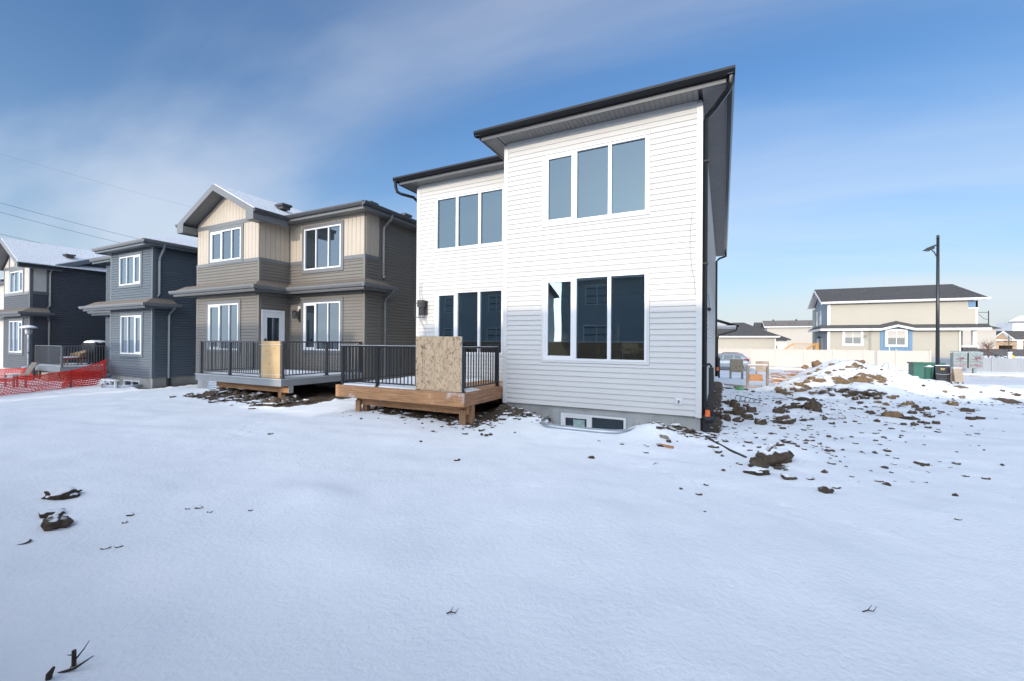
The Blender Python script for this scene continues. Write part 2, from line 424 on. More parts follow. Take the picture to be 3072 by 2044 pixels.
def ground_mat():
    m = bpy.data.materials.new('snowy_ground'); m.use_nodes = True
    N, L = m.node_tree.nodes, m.node_tree.links
    p = N['Principled BSDF']; p.inputs['Roughness'].default_value = 0.8
    p.inputs['Specular IOR Level'].default_value = 0.25
    geo = N.new('ShaderNodeNewGeometry')
    at = N.new('ShaderNodeAttribute'); at.attribute_name = 'dirt'
    at2 = N.new('ShaderNodeAttribute'); at2.attribute_name = 'clay'
    ns = soil_nodes(N, L, geo)
    # soil colours
    cr = N.new('ShaderNodeValToRGB')
    cr.color_ramp.elements[0].position = 0.32; cr.color_ramp.elements[0].color = (0.050, 0.038, 0.028, 1)
    cr.color_ramp.elements[1].position = 0.72; cr.color_ramp.elements[1].color = (0.17, 0.13, 0.095, 1)
    L.new(ns.outputs['Fac'], cr.inputs['Fac'])
    cr2 = N.new('ShaderNodeValToRGB')
    cr2.color_ramp.elements[0].position = 0.3; cr2.color_ramp.elements[0].color = (0.13, 0.085, 0.045, 1)
    cr2.color_ramp.elements[1].position = 0.7; cr2.color_ramp.elements[1].color = (0.34, 0.235, 0.13, 1)
    L.new(ns.outputs['Fac'], cr2.inputs['Fac'])
    mx0 = N.new('ShaderNodeMixRGB'); L.new(at2.outputs['Fac'], mx0.inputs['Fac'])
    L.new(cr.outputs['Color'], mx0.inputs['Color1']); L.new(cr2.outputs['Color'], mx0.inputs['Color2'])
    # snow colour with very slight variation
    n3 = N.new('ShaderNodeTexNoise'); n3.inputs['Scale'].default_value = 0.8; n3.inputs['Detail'].default_value = 5
    L.new(geo.outputs['Position'], n3.inputs['Vector'])
    cs = N.new('ShaderNodeValToRGB')
    cs.color_ramp.elements[0].position = 0.3; cs.color_ramp.elements[0].color = (0.80, 0.82, 0.85, 1)
    cs.color_ramp.elements[1].position = 0.7; cs.color_ramp.elements[1].color = (0.89, 0.90, 0.92, 1)
    L.new(n3.outputs['Fac'], cs.inputs['Fac'])
    # mask: painted amount broken up by noise
    n4 = N.new('ShaderNodeTexNoise'); n4.inputs['Scale'].default_value = 7.0; n4.inputs['Detail'].default_value = 8
    n4.inputs['Roughness'].default_value = 0.72
    L.new(geo.outputs['Position'], n4.inputs['Vector'])
    ad = N.new('ShaderNodeMath'); ad.operation = 'ADD'
    L.new(at.outputs['Fac'], ad.inputs[0]); L.new(n4.outputs['Fac'], ad.inputs[1])
    mr = N.new('ShaderNodeMapRange'); mr.inputs['From Min'].default_value = 0.98; mr.inputs['From Max'].default_value = 1.04
    L.new(ad.outputs[0], mr.inputs['Value'])
    mx = N.new('ShaderNodeMixRGB'); L.new(mr.outputs[0], mx.inputs['Fac'])
    L.new(cs.outputs['Color'], mx.inputs['Color1']); L.new(mx0.outputs[0], mx.inputs['Color2'])
    L.new(mx.outputs[0], p.inputs['Base Color'])
    # relief: fine snow grain everywhere, coarser on the soil
    n5 = N.new('ShaderNodeTexNoise'); n5.inputs['Scale'].default_value = 22; n5.inputs['Detail'].default_value = 7
    n5.inputs['Roughness'].default_value = 0.62
    L.new(geo.outputs['Position'], n5.inputs['Vector'])
    b1 = N.new('ShaderNodeBump'); b1.inputs['Strength'].default_value = 0.6; b1.inputs['Distance'].default_value = 0.028
    L.new(n5.outputs['Fac'], b1.inputs['Height'])
    mm = N.new('ShaderNodeMath'); mm.operation = 'MULTIPLY'
    L.new(ns.outputs['Fac'], mm.inputs[0]); L.new(mr.outputs[0], mm.inputs[1])
    b2 = N.new('ShaderNodeBump'); b2.inputs['Strength'].default_value = 0.9; b2.inputs['Distance'].default_value = 0.06
    L.new(mm.outputs[0], b2.inputs['Height']); L.new(b1.outputs[0], b2.inputs['Normal'])
    L.new(b2.outputs[0], p.inputs['Normal'])
    return m


def clod_mat(name, c0, c1, lo):
    """soil lump with snow lying on its upward faces"""
    m = bpy.data.materials.new(name); m.use_nodes = True
    N, L = m.node_tree.nodes, m.node_tree.links
    p = N['Principled BSDF']; p.inputs['Roughness'].default_value = 0.9
    p.inputs['Specular IOR Level'].default_value = 0.2
    geo = N.new('ShaderNodeNewGeometry')
    ns = soil_nodes(N, L, geo)
    cr = N.new('ShaderNodeValToRGB')
    cr.color_ramp.elements[0].position = 0.3; cr.color_ramp.elements[0].color = (*c0, 1)
    cr.color_ramp.elements[1].position = 0.72; cr.color_ramp.elements[1].color = (*c1, 1)
    L.new(ns.outputs['Fac'], cr.inputs['Fac'])
    se = N.new('ShaderNodeSeparateXYZ'); L.new(geo.outputs['Normal'], se.inputs[0])
    n4 = N.new('ShaderNodeTexNoise'); n4.inputs['Scale'].default_value = 5; n4.inputs['Detail'].default_value = 5
    L.new(geo.outputs['Position'], n4.inputs['Vector'])
    ad = N.new('ShaderNodeMath'); ad.operation = 'MULTIPLY_ADD'
    L.new(n4.outputs['Fac'], ad.inputs[0]); ad.inputs[1].default_value = 0.9; L.new(se.outputs['Z'], ad.inputs[2])
    mr = N.new('ShaderNodeMapRange'); mr.inputs['From Min'].default_value = lo; mr.inputs['From Max'].default_value = lo + 0.1
    L.new(ad.outputs[0], mr.inputs['Value'])
    mx = N.new('ShaderNodeMixRGB'); L.new(mr.outputs[0], mx.inputs['Fac'])
    L.new(cr.outputs['Color'], mx.inputs['Color1']); mx.inputs['Color2'].default_value = (0.85, 0.865, 0.89, 1)
    L.new(mx.outputs[0], p.inputs['Base Color'])
    b = N.new('ShaderNodeBump'); b.inputs['Strength'].default_value = 0.8; b.inputs['Distance'].default_value = 0.03
    L.new(ns.outputs['Fac'], b.inputs['Height']); L.new(b.outputs[0], p.inputs['Normal'])
    MATS[name] = m
    return m


M_CLOD = clod_mat('soil_clod', (0.040, 0.030, 0.022), (0.145, 0.108, 0.078), 1.28)
M_CLODT = clod_mat('clay_clod', (0.12, 0.08, 0.045), (0.30, 0.20, 0.115), 1.28)
M_CLODB = clod_mat('bare_soil_clod', (0.045, 0.034, 0.025), (0.165, 0.125, 0.09), 3.0)
M_CLODS = clod_mat('snowy_clod', (0.03, 0.024, 0.018), (0.11, 0.085, 0.06), 0.95)


# ------------------------------------------------------------------ mesh helpers
class MB:
    def __init__(s):
        s.v, s.f = [], []

    def add(s, vs, fs):
        o = len(s.v)
        s.v += [tuple(v) for v in vs]
        s.f += [tuple(o + i for i in f) for f in fs]
        return s

    def box(s, x0, y0, z0, x1, y1, z1):
        x0, x1 = min(x0, x1), max(x0, x1); y0, y1 = min(y0, y1), max(y0, y1); z0, z1 = min(z0, z1), max(z0, z1)
        return s.add([(x0, y0, z0), (x1, y0, z0), (x1, y1, z0), (x0, y1, z0), (x0, y0, z1), (x1, y0, z1), (x1, y1, z1), (x0, y1, z1)],
                     [(3, 2, 1, 0), (4, 5, 6, 7), (0, 1, 5, 4), (1, 2, 6, 5), (2, 3, 7, 6), (3, 0, 4, 7)])

    def beam(s, p0, p1, w, h, up=(0, 0, 1)):
        """rectangular bar between two points"""
        p0, p1 = Vector(p0), Vector(p1)
        d = (p1 - p0).normalized(); u = Vector(up)
        if abs(d.dot(u)) > 0.98: u = Vector((0, 1, 0))
        r = d.cross(u).normalized(); u = r.cross(d).normalized()
        vs = []
        for p in (p0, p1):
            for a, b in ((-1, -1), (1, -1), (1, 1), (-1, 1)):
                vs.append(p + r * (a * w / 2) + u * (b * h / 2))
        return s.add(vs, [(3, 2, 1, 0), (4, 5, 6, 7), (0, 1, 5, 4), (1, 2, 6, 5), (2, 3, 7, 6), (3, 0, 4, 7)])

    def prism(s, poly, off):
        """3-D polygon (list of points) extruded by vector off"""
        n = len(poly); off = Vector(off)
        a = [Vector(p) for p in poly]; b = [p + off for p in a]
        return s.add(a + b, [tuple(range(n))[::-1], tuple(range(n, 2 * n))] + [(i, (i + 1) % n, n + (i + 1) % n, n + i) for i in range(n)])

    def tube(s, pts, r, n=8, cap=True):
        pts = [Vector(p) for p in pts]
        rs = r if isinstance(r, (list, tuple)) else [r] * len(pts)
        rings = []
        prev = None
        for i, p in enumerate(pts):
            d = (pts[min(i + 1, len(pts) - 1)] - pts[max(i - 1, 0)]).normalized()
            if prev is None:
                u = Vector((0, 0, 1)) if abs(d.z) < 0.9 else Vector((1, 0, 0))
            else: u = prev
            u = (u - d * u.dot(d)).normalized(); prev = u
            w = d.cross(u)
            rings.append([p + (u * math.cos(2 * math.pi * k / n) + w * math.sin(2 * math.pi * k / n)) * rs[i] for k in range(n)])
        o = [v for rg in rings for v in rg]
        fs = []
        for i in range(len(pts) - 1):
            for k in range(n):
                fs.append((i * n + k, i * n + (k + 1) % n, (i + 1) * n + (k + 1) % n, (i + 1) * n + k))
        if cap:
            fs.append(tuple(range(n))[::-1]); fs.append(tuple((len(pts) - 1) * n + k for k in range(n)))
        return s.add(o, fs)

    def lathe(s, prof, n=16, c=(0, 0, 0)):
        vs, fs = [], []
        for r, z in prof:
            for k in range(n):
                a = 2 * math.pi * k / n
                vs.append((c[0] + r * math.cos(a), c[1] + r * math.sin(a), c[2] + z))
        for i in range(len(prof) - 1):
            for k in range(n):
                fs.append((i * n + k, i * n + (k + 1) % n, (i + 1) * n + (k + 1) % n, (i + 1) * n + k))
        fs.append(tuple(range(n))[::-1]); fs.append(tuple((len(prof) - 1) * n + k for k in range(n)))
        return s.add(vs, fs)

    def quad(s, a, b, c, d):
        return s.add([a, b, c, d], [(0, 1, 2, 3)])

    def mesh(s, name, origin=(0, 0, 0)):
        me = bpy.data.meshes.new(name)
        ox, oy, oz = origin
        me.from_pydata([(x - ox, y - oy, z - oz) for x, y, z in s.v], [], s.f)
        me.update()
        bm = bmesh.new(); bm.from_mesh(me)
        bmesh.ops.recalc_face_normals(bm, faces=bm.faces)
        bm.to_mesh(me); bm.free()
        return me


ROOT = {}


def tag(o, label=None, cat=None, group=None, kind=None):
    if label: o['label'] = label
    if cat: o['category'] = cat
    if group: o['group'] = group
    if kind: o['kind'] = kind
    return o


def thing(name, label, cat, loc=(0, 0, 0), group=None, rotz=0.0):
    o = bpy.data.objects.new(name, None)
    COL.objects.link(o)
    o.empty_display_size = 0.3
    o.location = loc; o.rotation_euler = (0, 0, rotz)
    ROOT[o] = Vector(loc) if rotz == 0 else Vector((0, 0, 0))
    return tag(o, label, cat, group)


def part(name, mb, m, parent, label=None, smooth=False, kind=None):
    """mesh part in world coordinates (local ones if the thing is turned)"""
    org = ROOT[parent]
    me = mb.mesh(name, org)
    me.materials.append(m)
    if smooth:
        for p in me.polygons: p.use_smooth = True
    o = bpy.data.objects.new(name, me)
    COL.objects.link(o); o.parent = parent
    ROOT[o] = org
    return tag(o, label, None, None, kind)


def single(name, mb, m, label, cat, origin, group=None, kind=None, smooth=False):
    me = mb.mesh(name, origin); me.materials.append(m)
    if smooth:
        for p in me.polygons: p.use_smooth = True
    o = bpy.data.objects.new(name, me); COL.objects.link(o); o.location = origin
    ROOT[o] = Vector(origin)
    return tag(o, label, cat, group, kind)


def copy_tree(o, parent=None):
    c = o.copy(); COL.objects.link(c)
    if parent is not None: c.parent = parent
    for ch in list(o.children): copy_tree(ch, c)
    return c


# wall frames: F faces -Y, R faces +X, L faces -X ; s runs along the wall, d outwards
def W(fr, s, d, z):
    k, c = fr
    if k == 'F': return (s, c - d, z)
    if k == 'B': return (s, c + d, z)
    if k == 'R': return (c + d, s, z)
    return (c - d, s, z)


def fbox(mb, fr, s0, s1, z0, z1, d0, d1):
    a = W(fr, s0, d0, z0); b = W(fr, s1, d1, z1)
    return mb.box(*a, *b)


_unit = {}


DUTCH = {'taupe_vinyl', 'slate_blue_vinyl', 'charcoal_vinyl'}


def unit_board(kind, m):
    """lap board of unit length and height; d outwards"""
    key = (kind, m.name)
    if key not in _unit:
        prof = [(0.0, 0.0), (0.021, 0.0), (0.020, 0.10), (0.003, 1.0), (0.0, 1.0)]
        if m.name in DUTCH:
            prof = [(0.0, 0.0), (0.026, 0.0), (0.026, 0.52), (0.020, 0.66), (0.004, 0.86), (0.004, 1.0), (0.0, 1.0)]
        mb = MB()
        mb.prism([W((kind, 0), 0, d, z) for d, z in prof], Vector(W((kind, 0), 1, 0, 0)) - Vector(W((kind, 0), 0, 0, 0)))
        me = mb.mesh('siding_board'); me.materials.append(m)
        _unit[key] = me
    return _unit[key]


def place(me, name, parent, loc, scale=(1, 1, 1)):
    o = bpy.data.objects.new(name, me); COL.objects.link(o)
    o.parent = parent; o.location = Vector(loc) - ROOT[parent]; o.scale = scale
    ROOT[o] = ROOT[parent]
    return o


def siding(parent, fr, s0, s1, z0, z1, m, holes=(), course=0.1143, name='siding_board', top=None):
    me = unit_board(fr[0], m)
    z = z0
    while z < z1 - 0.01:
        zt = min(z + course, z1)
        segs = [(s0, s1, z, zt)]
        for h0, h1, hz0, hz1 in holes:
            new = []
            for a, b, u, v in segs:
                if h1 <= a or h0 >= b or hz1 <= u + 1e-4 or hz0 >= v - 1e-4:
                    new.append((a, b, u, v)); continue
                if h0 - a > 0.02: new.append((a, h0, u, v))
                if b - h1 > 0.02: new.append((h1, b, u, v))
                m0, m1 = max(a, h0), min(b, h1)
                if hz0 - u > 0.015: new.append((m0, m1, u, hz0))
                if v - hz1 > 0.015: new.append((m0, m1, hz1, v))
            segs = new
        for a, b, u, v in segs:
            if top is not None:                     # rake: cut the board where the roof line falls
                b2 = b
                aa, bb = top(u, v, a, b)
                if bb - aa < 0.05: continue
                a, b = aa, bb
            sc = (b - a, 1, v - u) if fr[0] in 'FB' else (1, b - a, v - u)
            place(me, name, parent, W(fr, a, 0, u), sc)
        z += course


def wall_cells(mb, fr, s0, s1, z0, z1, holes, d0, d1):
    ss = sorted({s0, s1, *[h[0] for h in holes], *[h[1] for h in holes]})
    zs = sorted({z0, z1, *[h[2] for h in holes], *[h[3] for h in holes]})
    for a, b in zip(ss, ss[1:]):
        run = None
        for u, v in zip(zs, zs[1:]):
            cm, zm = (a + b) / 2, (u + v) / 2
            if any(h[0] < cm < h[1] and h[2] < zm < h[3] for h in holes):
                if run: fbox(mb, fr, a, b, run[0], run[1], d0, d1)
                run = None
            else:
                run = (run[0], v) if run else (u, v)
        if run: fbox(mb, fr, a, b, run[0], run[1], d0, d1)


def window(parent, fr, s0, s1, z0, z1, fracs, glass, sash=(), trim=0.0, trim_m=None, d=0.0, fw=0.05, proud=0.03, sill=False, mull=0.05,
           recess=0.02, label=None):
    """frame > panes, sashes, mullions, casing"""
    mb = MB()
    for a, b, u, v in ((s0, s1, z0, z0 + fw), (s0, s1, z1 - fw, z1), (s0, s0 + fw, z0 + fw, z1 - fw), (s1 - fw, s1, z0 + fw, z1 - fw)):
        fbox(mb, fr, a, b, u, v, d - 0.05, d + proud)
    win = part('window', mb, M_FRAME, parent, label)
    edges = [s0 + fw] + [s0 + (s1 - s0) * f for f in fracs] + [s1 - fw]
    for e in edges[1:-1]:
        b = MB(); fbox(b, fr, e - mull / 2, e + mull / 2, z0 + fw, z1 - fw, d - 0.045, d + proud - 0.006)
        part('mullion', b, M_FRAME, win)
    for i, (a, b) in enumerate(zip(edges, edges[1:])):
        a2 = a + (mull / 2 if i > 0 else 0); b2 = b - (mull / 2 if i < len(edges) - 2 else 0)
        u, v = z0 + fw, z1 - fw
        if i in sash:
            w = 0.055
            k = MB()
            for q in ((a2, b2, u, u + w), (a2, b2, v - w, v), (a2, a2 + w, u + w, v - w), (b2 - w, b2, u + w, v - w)):
                fbox(k, fr, *q, d - 0.03, d + proud - 0.012)
            part('sash', k, M_FRAME, win)
            a2 += w; b2 -= w; u += w; v -= w
        k = MB(); fbox(k, fr, a2, b2, u, v, d - recess - 0.006, d - recess + 0.004)
        part('pane', k, glass, win)
    if trim:
        k = MB(); t = trim
        for q in ((s0 - t, s1 + t, z0 - t, z0 - 0.002), (s0 - t, s1 + t, z1 + 0.002, z1 + t), (s0 - t, s0 - 0.002, z0 - 0.002, z1 + 0.002), (s1 + 0.002, s1 + t, z0 - 0.002, z1 + 0.002)):
            fbox(k, fr, *q, d - 0.02, d + 0.024)
        part('window_trim', k, trim_m, win)
    return win


def extr(mb, p0, p1, out, prof):
    """profile (outward, z) swept straight from p0 to p1"""
    p0, p1, out = Vector(p0), Vector(p1), Vector(out)
    mb.prism([p0 + out * a + Vector((0, 0, b)) for a, b in prof], p1 - p0)


GUT = [(0, 0.0), (0.085, 0.0), (0.105, 0.035), (0.125, 0.075), (0.125, 0.12), (0.112, 0.12), (0.112, 0.08), (0.012, 0.08), (0.012, 0.12), (0, 0.12)]


def eave_run(parent, p0, p1, out, z, m_gut, m_fasc, fh=0.19, gut=True, drop=0.03):
    """fascia board with a gutter hung on it; p0-p1 is the fascia face line, z the soffit height"""
    mb = MB(); extr(mb, (*p0, z), (*p1, z), out, [(-0.02, -drop), (0.0, -drop), (0.0, fh), (-0.02, fh)])
    part('fascia', mb, m_fasc, parent)
    if gut:
        mb = MB(); extr(mb, (*p0, z + 0.065), (*p1, z + 0.065), out, [(a + 0.001, b) for a, b in GUT])
        part('gutter', mb, m_gut, parent)


def soffit_panels(parent, x0, x1, y0, y1, z, along, m, w=0.10):
    """ribbed soffit: separate panels laid side by side"""
    n = max(1, int(round(((x1 - x0) if along == 'x' else (y1 - y0)) / w)))
    key = ('soff', m.name)
    if key not in _unit:
        b = MB().box(0, 0, 0, 1, 1, 0.012)
        me = b.mesh('soffit_panel'); me.materials.append(m); _unit[key] = me
    for i in range(n):
        if along == 'x':
            st = (x1 - x0) / n
            place(_unit[key], 'soffit_panel', parent, (x0 + i * st + 0.004, y0, z), (st - 0.008, y1 - y0, 1))
        else:
            st = (y1 - y0) / n
            place(_unit[key], 'soffit_panel', parent, (x0, y0 + i * st + 0.004, z), (x1 - x0, st - 0.008, 1))
    b = MB().box(x0, y0, z + 0.014, x1, y1, z + 0.03)
    part('soffit_backing', b, M_BLACK, parent)


def downspout(parent, pts, m, w=0.075):
    mb = MB(); mb.tube(pts, w * 0.62, 4); 
    return part('downspout', mb, m, parent)


def hip(x0, x1, y0, y1, z, pitch, th=0.03):
    """four slopes of a hip roof as separate MBs: F, B, L, R"""
    w, l = x1 - x0, y1 - y0
    hh = min(w, l) / 2 * pitch
    if w <= l:
        r0, r1 = ((x0 + x1) / 2, y0 + w / 2, z + hh), ((x0 + x1) / 2, y1 - w / 2, z + hh)
        sl = {'F': [(x0, y0, z), (x1, y0, z), r0], 'B': [(x1, y1, z), (x0, y1, z), r1],
              'L': [(x0, y1, z), (x0, y0, z), r0, r1], 'R': [(x1, y0, z), (x1, y1, z), r1, r0]}
    else:
        r0, r1 = (x0 + l / 2, (y0 + y1) / 2, z + hh), (x1 - l / 2, (y0 + y1) / 2, z + hh)
        sl = {'F': [(x0, y0, z), (x1, y0, z), r1, r0], 'B': [(x1, y1, z), (x0, y1, z), r0, r1],
              'L': [(x0, y1, z), (x0, y0, z), r0], 'R': [(x1, y0, z), (x1, y1, z), r1]}
    return {k: MB().prism(v, (0, 0, -th)) for k, v in sl.items()}


def roof_vent(parent, x, y, z, slope_x=0.0):
    mb = MB(); mb.box(x - 0.19, y - 0.16, z - 0.05, x + 0.19, y + 0.16, z + 0.06)
    mb.box(x - 0.24, y - 0.21, z + 0.06, x + 0.24, y + 0.21, z + 0.14)
    part('roof_vent', mb, M_VENT, parent)


# ------------------------------------------------------------------ terrain
_rng = np.random.default_rng(3)
_tab = _rng.random((256, 256))


def vnoise(x, y, f, seed=0):
    x = x * f + seed * 17.3; y = y * f + seed * 9.7
    xi = np.floor(x).astype(int); yi = np.floor(y).astype(int)
    tx = x - xi; ty = y - yi
    tx = tx * tx * (3 - 2 * tx); ty = ty * ty * (3 - 2 * ty)
    g = lambda i, j: _tab[i & 255, j & 255]
    return ((g(xi, yi) * (1 - tx) + g(xi + 1, yi) * tx) * (1 - ty) + (g(xi, yi + 1) * (1 - tx) + g(xi + 1, yi + 1) * tx) * ty) - 0.5


def sm(t):
    t = np.clip(t, 0, 1); return t * t * (3 - 2 * t)


def gauss(x, y, cx, cy, sx, sy, rot=0.0, p=2.0):
    c, s = math.cos(rot), math.sin(rot)
    u = ((x - cx) * c + (y - cy) * s) / sx; v = (-(x - cx) * s + (y - cy) * c) / sy
    return np.exp(-np.power(u * u + v * v, p / 2))


def base_h(x, y):
    x = np.asarray(x, float); y = np.asarray(y, float)
    z = -0.36 * sm((-x - 14) / 9) * sm((24 - y) / 4)
    z = z - 0.45 * sm((y - 13) / 17) - 0.47 * sm((y - 33.0) / 3.0) + 0.25 * sm((y - 49.6) / 0.5)
    z = z + 0.7 * sm((y - 60) / 45)
    return z


def lumps(x, y):
    z = 0.0
    # excavation spoil heaps right of the white house
    z = z + 1.30 * gauss(x, y, 4.5, 22.3, 1.75, 1.9, 0.15, 2.2)
    z = z + 0.42 * gauss(x, y, 2.9, 20.4, 1.3, 1.2)
    z = z + 0.50 * gauss(x, y, 4.4, 18.7, 1.25, 0.75, 0.25, 2.6)
    z = z + 0.42 * gauss(x, y, 6.7, 21.6, 1.4, 1.3)
    z = z + 0.46 * gauss(x, y, 9.3, 21.8, 2.6, 1.05, 0.12)
    z = z + 0.38 * gauss(x, y, 13.0, 24.5, 3.0, 1.6, 0.3)
    z = z + 0.22 * gauss(x, y, 10.4, 28.6, 2.6, 0.9, 0.2)
    z = z + 0.12 * gauss(x, y, 2.0, 14.5, 1.6, 1.0)
    # low ridges and heaps
    z = z + 0.10 * gauss(x, y, 0.9, 8.2, 0.5, 0.35)
    z = z + 0.19 * gauss(x, y, -1.15, 8.55, 0.42, 0.42)
    z = z + 0.27 * gauss(x, y, -4.5, 8.95, 0.50, 0.45)
    z = z + 0.09 * gauss(x, y, -3.75, 8.75, 0.35, 0.25)
    z = z + 0.10 * gauss(x, y, -13.0, 8.3, 2.0, 0.9)
    z = z + 0.12 * gauss(x, y, -6.3, 8.4, 1.6, 0.6)
    z = z + 0.10 * gauss(x, y, -4.1, 3.3, 0.5, 0.3)
    # strip of fill against the right wall
    z = z + 0.10 * np.exp(-((np.asarray(x) + 0.30) / 0.28) ** 2) * sm((y - 9.2) / 1.0) * sm((25 - y) / 2)
    return z


WELLS = [(-2.52, 8.99, 1.0, 0.92)]


_tr = random.Random(8)
TRACKS = []
for (xa, ya, xb, yb, n_, r_, dp) in ((-1.2, 6.2, 3.6, 4.0, 34, 0.05, 0.018), (-6.5, 3.6, 0.5, 5.4, 30, 0.045, 0.014), (1.5, 3.2, 4.2, 5.6, 22, 0.05, 0.016), (-9.5, 6.3, -7.6, 4.4, 14, 0.06, 0.02), (2.5, 2.6, 3.4, 3.4, 12, 0.05, 0.02)):
    for i in range(n_):
        t = i / n_
        TRACKS.append((xa + (xb - xa) * t + _tr.gauss(0, 0.09), ya + (yb - ya) * t + _tr.gauss(0, 0.09), r_ * _tr.uniform(0.8, 1.4), dp * _tr.uniform(0.5, 1.3)))


def track_h(x, y):
    z = np.zeros_like(x)
    for cx, cy, r_, dp in TRACKS:
        m = (np.abs(x - cx) < 4 * r_) & (np.abs(y - cy) < 4 * r_)
        if not m.any(): continue
        q = ((x[m] - cx) ** 2 + (y[m] - cy) ** 2) / r_ ** 2
        z[m] += -dp * np.exp(-q) + 0.35 * dp * np.exp(-((np.sqrt(q) - 1.8) ** 2) * 3)
    return z


def ground_h(x, y, detail=True):
    x = np.asarray(x, float); y = np.asarray(y, float)
    z = base_h(x, y) + lumps(x, y)
    near = sm((60 - y) / 10) * sm((x + 60) / 20) * sm((60 - x) / 20)
    if detail:
        z = z + near * (0.07 * vnoise(x, y, 0.33, 1) + 0.045 * vnoise(x, y, 0.9, 2) + 0.022 * vnoise(x, y, 2.7, 3) + 0.012 * vnoise(x, y, 6.1, 4) + 0.006 * vnoise(x, y, 12.7, 12) + 0.030 * vnoise(x * 0.55 + y * 0.3, y * 1.9 - x * 0.5, 1.3, 13))
        rough = dirt_amount(x, y)
        z = z + sm(rough * 1.6) * (0.10 * vnoise(x, y, 2.2, 5) + 0.07 * vnoise(x, y, 5.3, 6) + 0.035 * vnoise(x, y, 12.0, 7))
        rub = np.clip(gauss(x, y, 4.5, 21.0, 3.6, 3.6, 0, 3) + gauss(x, y, 9.5, 21.5, 4.0, 2.2, 0, 3) + 0.7 * gauss(x, y, 2.2, 15.0, 2.4, 3.0, 0, 3), 0, 1)
        z = z + rub * (0.16 * vnoise(x, y, 1.4, 8) + 0.10 * vnoise(x, y, 3.4, 9) + 0.05 * vnoise(x, y, 8.0, 10))
    for cx, cy, rx, ry in WELLS:
        q = ((x - cx) / rx) ** 2 + ((y - cy) / ry) ** 2
        z = np.where((q < 0.90) & (y > cy - ry), -0.75, z)
    return z


DIRT = []        # (cx, cy, sx, sy, rot, amount, clay)


def rectmask(x, y, x0, x1, y0, y1, soft=0.35):
    return sm((x - x0) / soft + 0.5) * sm((x1 - x) / soft + 0.5) * sm((y - y0) / soft + 0.5) * sm((y1 - y) / soft + 0.5)


def dirt_amount(x, y, parts=None):
    d = rectmask(x, y, -15.1, -10.2, 7.15, 10.9) * 0.85
    d = np.maximum(d, rectmask(x, y, -7.9, -4.5, 7.62, 10.4) * 0.85)
    d = np.maximum(d, gauss(x, y, -4.45, 8.80, 0.62, 0.40, 0, 4) * 0.85)
    d = np.maximum(d, rectmask(x, y, -4.7, -3.3, 8.68, 9.1, 0.2) * 0.75)
    d = np.maximum(d, gauss(x, y, -0.55, 8.75, 0.55, 0.22, 0, 4) * 0.85)
    d = np.maximum(d, rectmask(x, y, -0.5, 0.02, 9.1, 24.5, 0.3) * 0.72)
    d = np.maximum(d, rectmask(x, y, -24.0, -21.4, 8.9, 11, 0.4) * 0.75)
    d = np.maximum(d, gauss(x, y, -11.2, 7.5, 0.9, 0.5, 0, 4) * 0.75)
    for cx, cy, sx, sy, rot, am, cl in DIRT:
        d = np.maximum(d, am * gauss(x, y, cx, cy, sx, sy, rot, 3))
    return d


def clay_amount(x, y):
    return np.clip(gauss(x, y, 4.5, 22, 4.5, 3.2, 0, 4) + gauss(x, y, 12, 24, 5, 4, 0, 4), 0, 1)


def ray_ground(px, py):
    """point of the terrain seen at a photo pixel"""
    d = FW + RT * (px - CX) / FPX - UP * (py - CY) / FPX
    lo, hi = 0.8, 150.0
    for _ in range(3):
        ts = np.geomspace(lo, hi, 220)
        below = CAM_H + d[2] * ts < ground_h(d[0] * ts, d[1] * ts)
        i = int(np.argmax(below)) if below.any() else len(ts) - 1
        lo, hi = ts[max(i - 1, 0)], ts[i]
    t = hi
    p = d * t
    return np.array([p[0], p[1], CAM_H + p[2]]), t


# bare patches on the heaps (photo pixels: centre, half width, half height, strength)
_patch = [(2590, 1131, 62, 8, 0.74), (2525, 1148, 36, 8, 0.72), (2475, 1170, 34, 9, 0.66), (2640, 1136, 26, 7, 0.72), (2360, 1180, 26, 9, 0.6),
          (2420, 1165, 24, 9, 0.6), (2575, 1096, 22, 9, 0.62), (2530, 1170, 28, 8, 0.6), (2620, 1182, 40, 9, 0.66), (2560, 1180, 34, 9, 0.66),
          (2885, 1160, 34, 4, 0.7), (3030, 1208, 40, 12, 0.72), (2985, 1200, 16, 8, 0.6),
          (2160, 1158, 45, 7, 0.7), (2225, 1166, 22, 6, 0.6),
          (2330, 1392, 42, 16, 0.62)]
_px = []
for a in _patch:
    p, t = ray_ground(a[0], a[1])
    sx = a[2] / FPX * t
    sy = a[3] / FPX * t * 3.0
    _px.append((p[0], p[1], sx, min(sy, sx * 1.6), rad(26.5), a[4], 0))
DIRT += _px


def axis_coords(segs, far):
    out = [segs[0][0]]
    for a, b, st in segs:
        n = max(1, int(round((b - a) / st)))
        out += list(np.linspace(a, b, n + 1)[1:])
    st = segs[-1][2]; v = out[-1]
    while v < far:
        st *= 1.35; v += st; out.append(v)
    st = segs[0][2]; v = out[0]; lo = []
    while v > -far:
        st *= 1.35; v -= st; lo.append(v)
    return np.array(lo[::-1] + out)


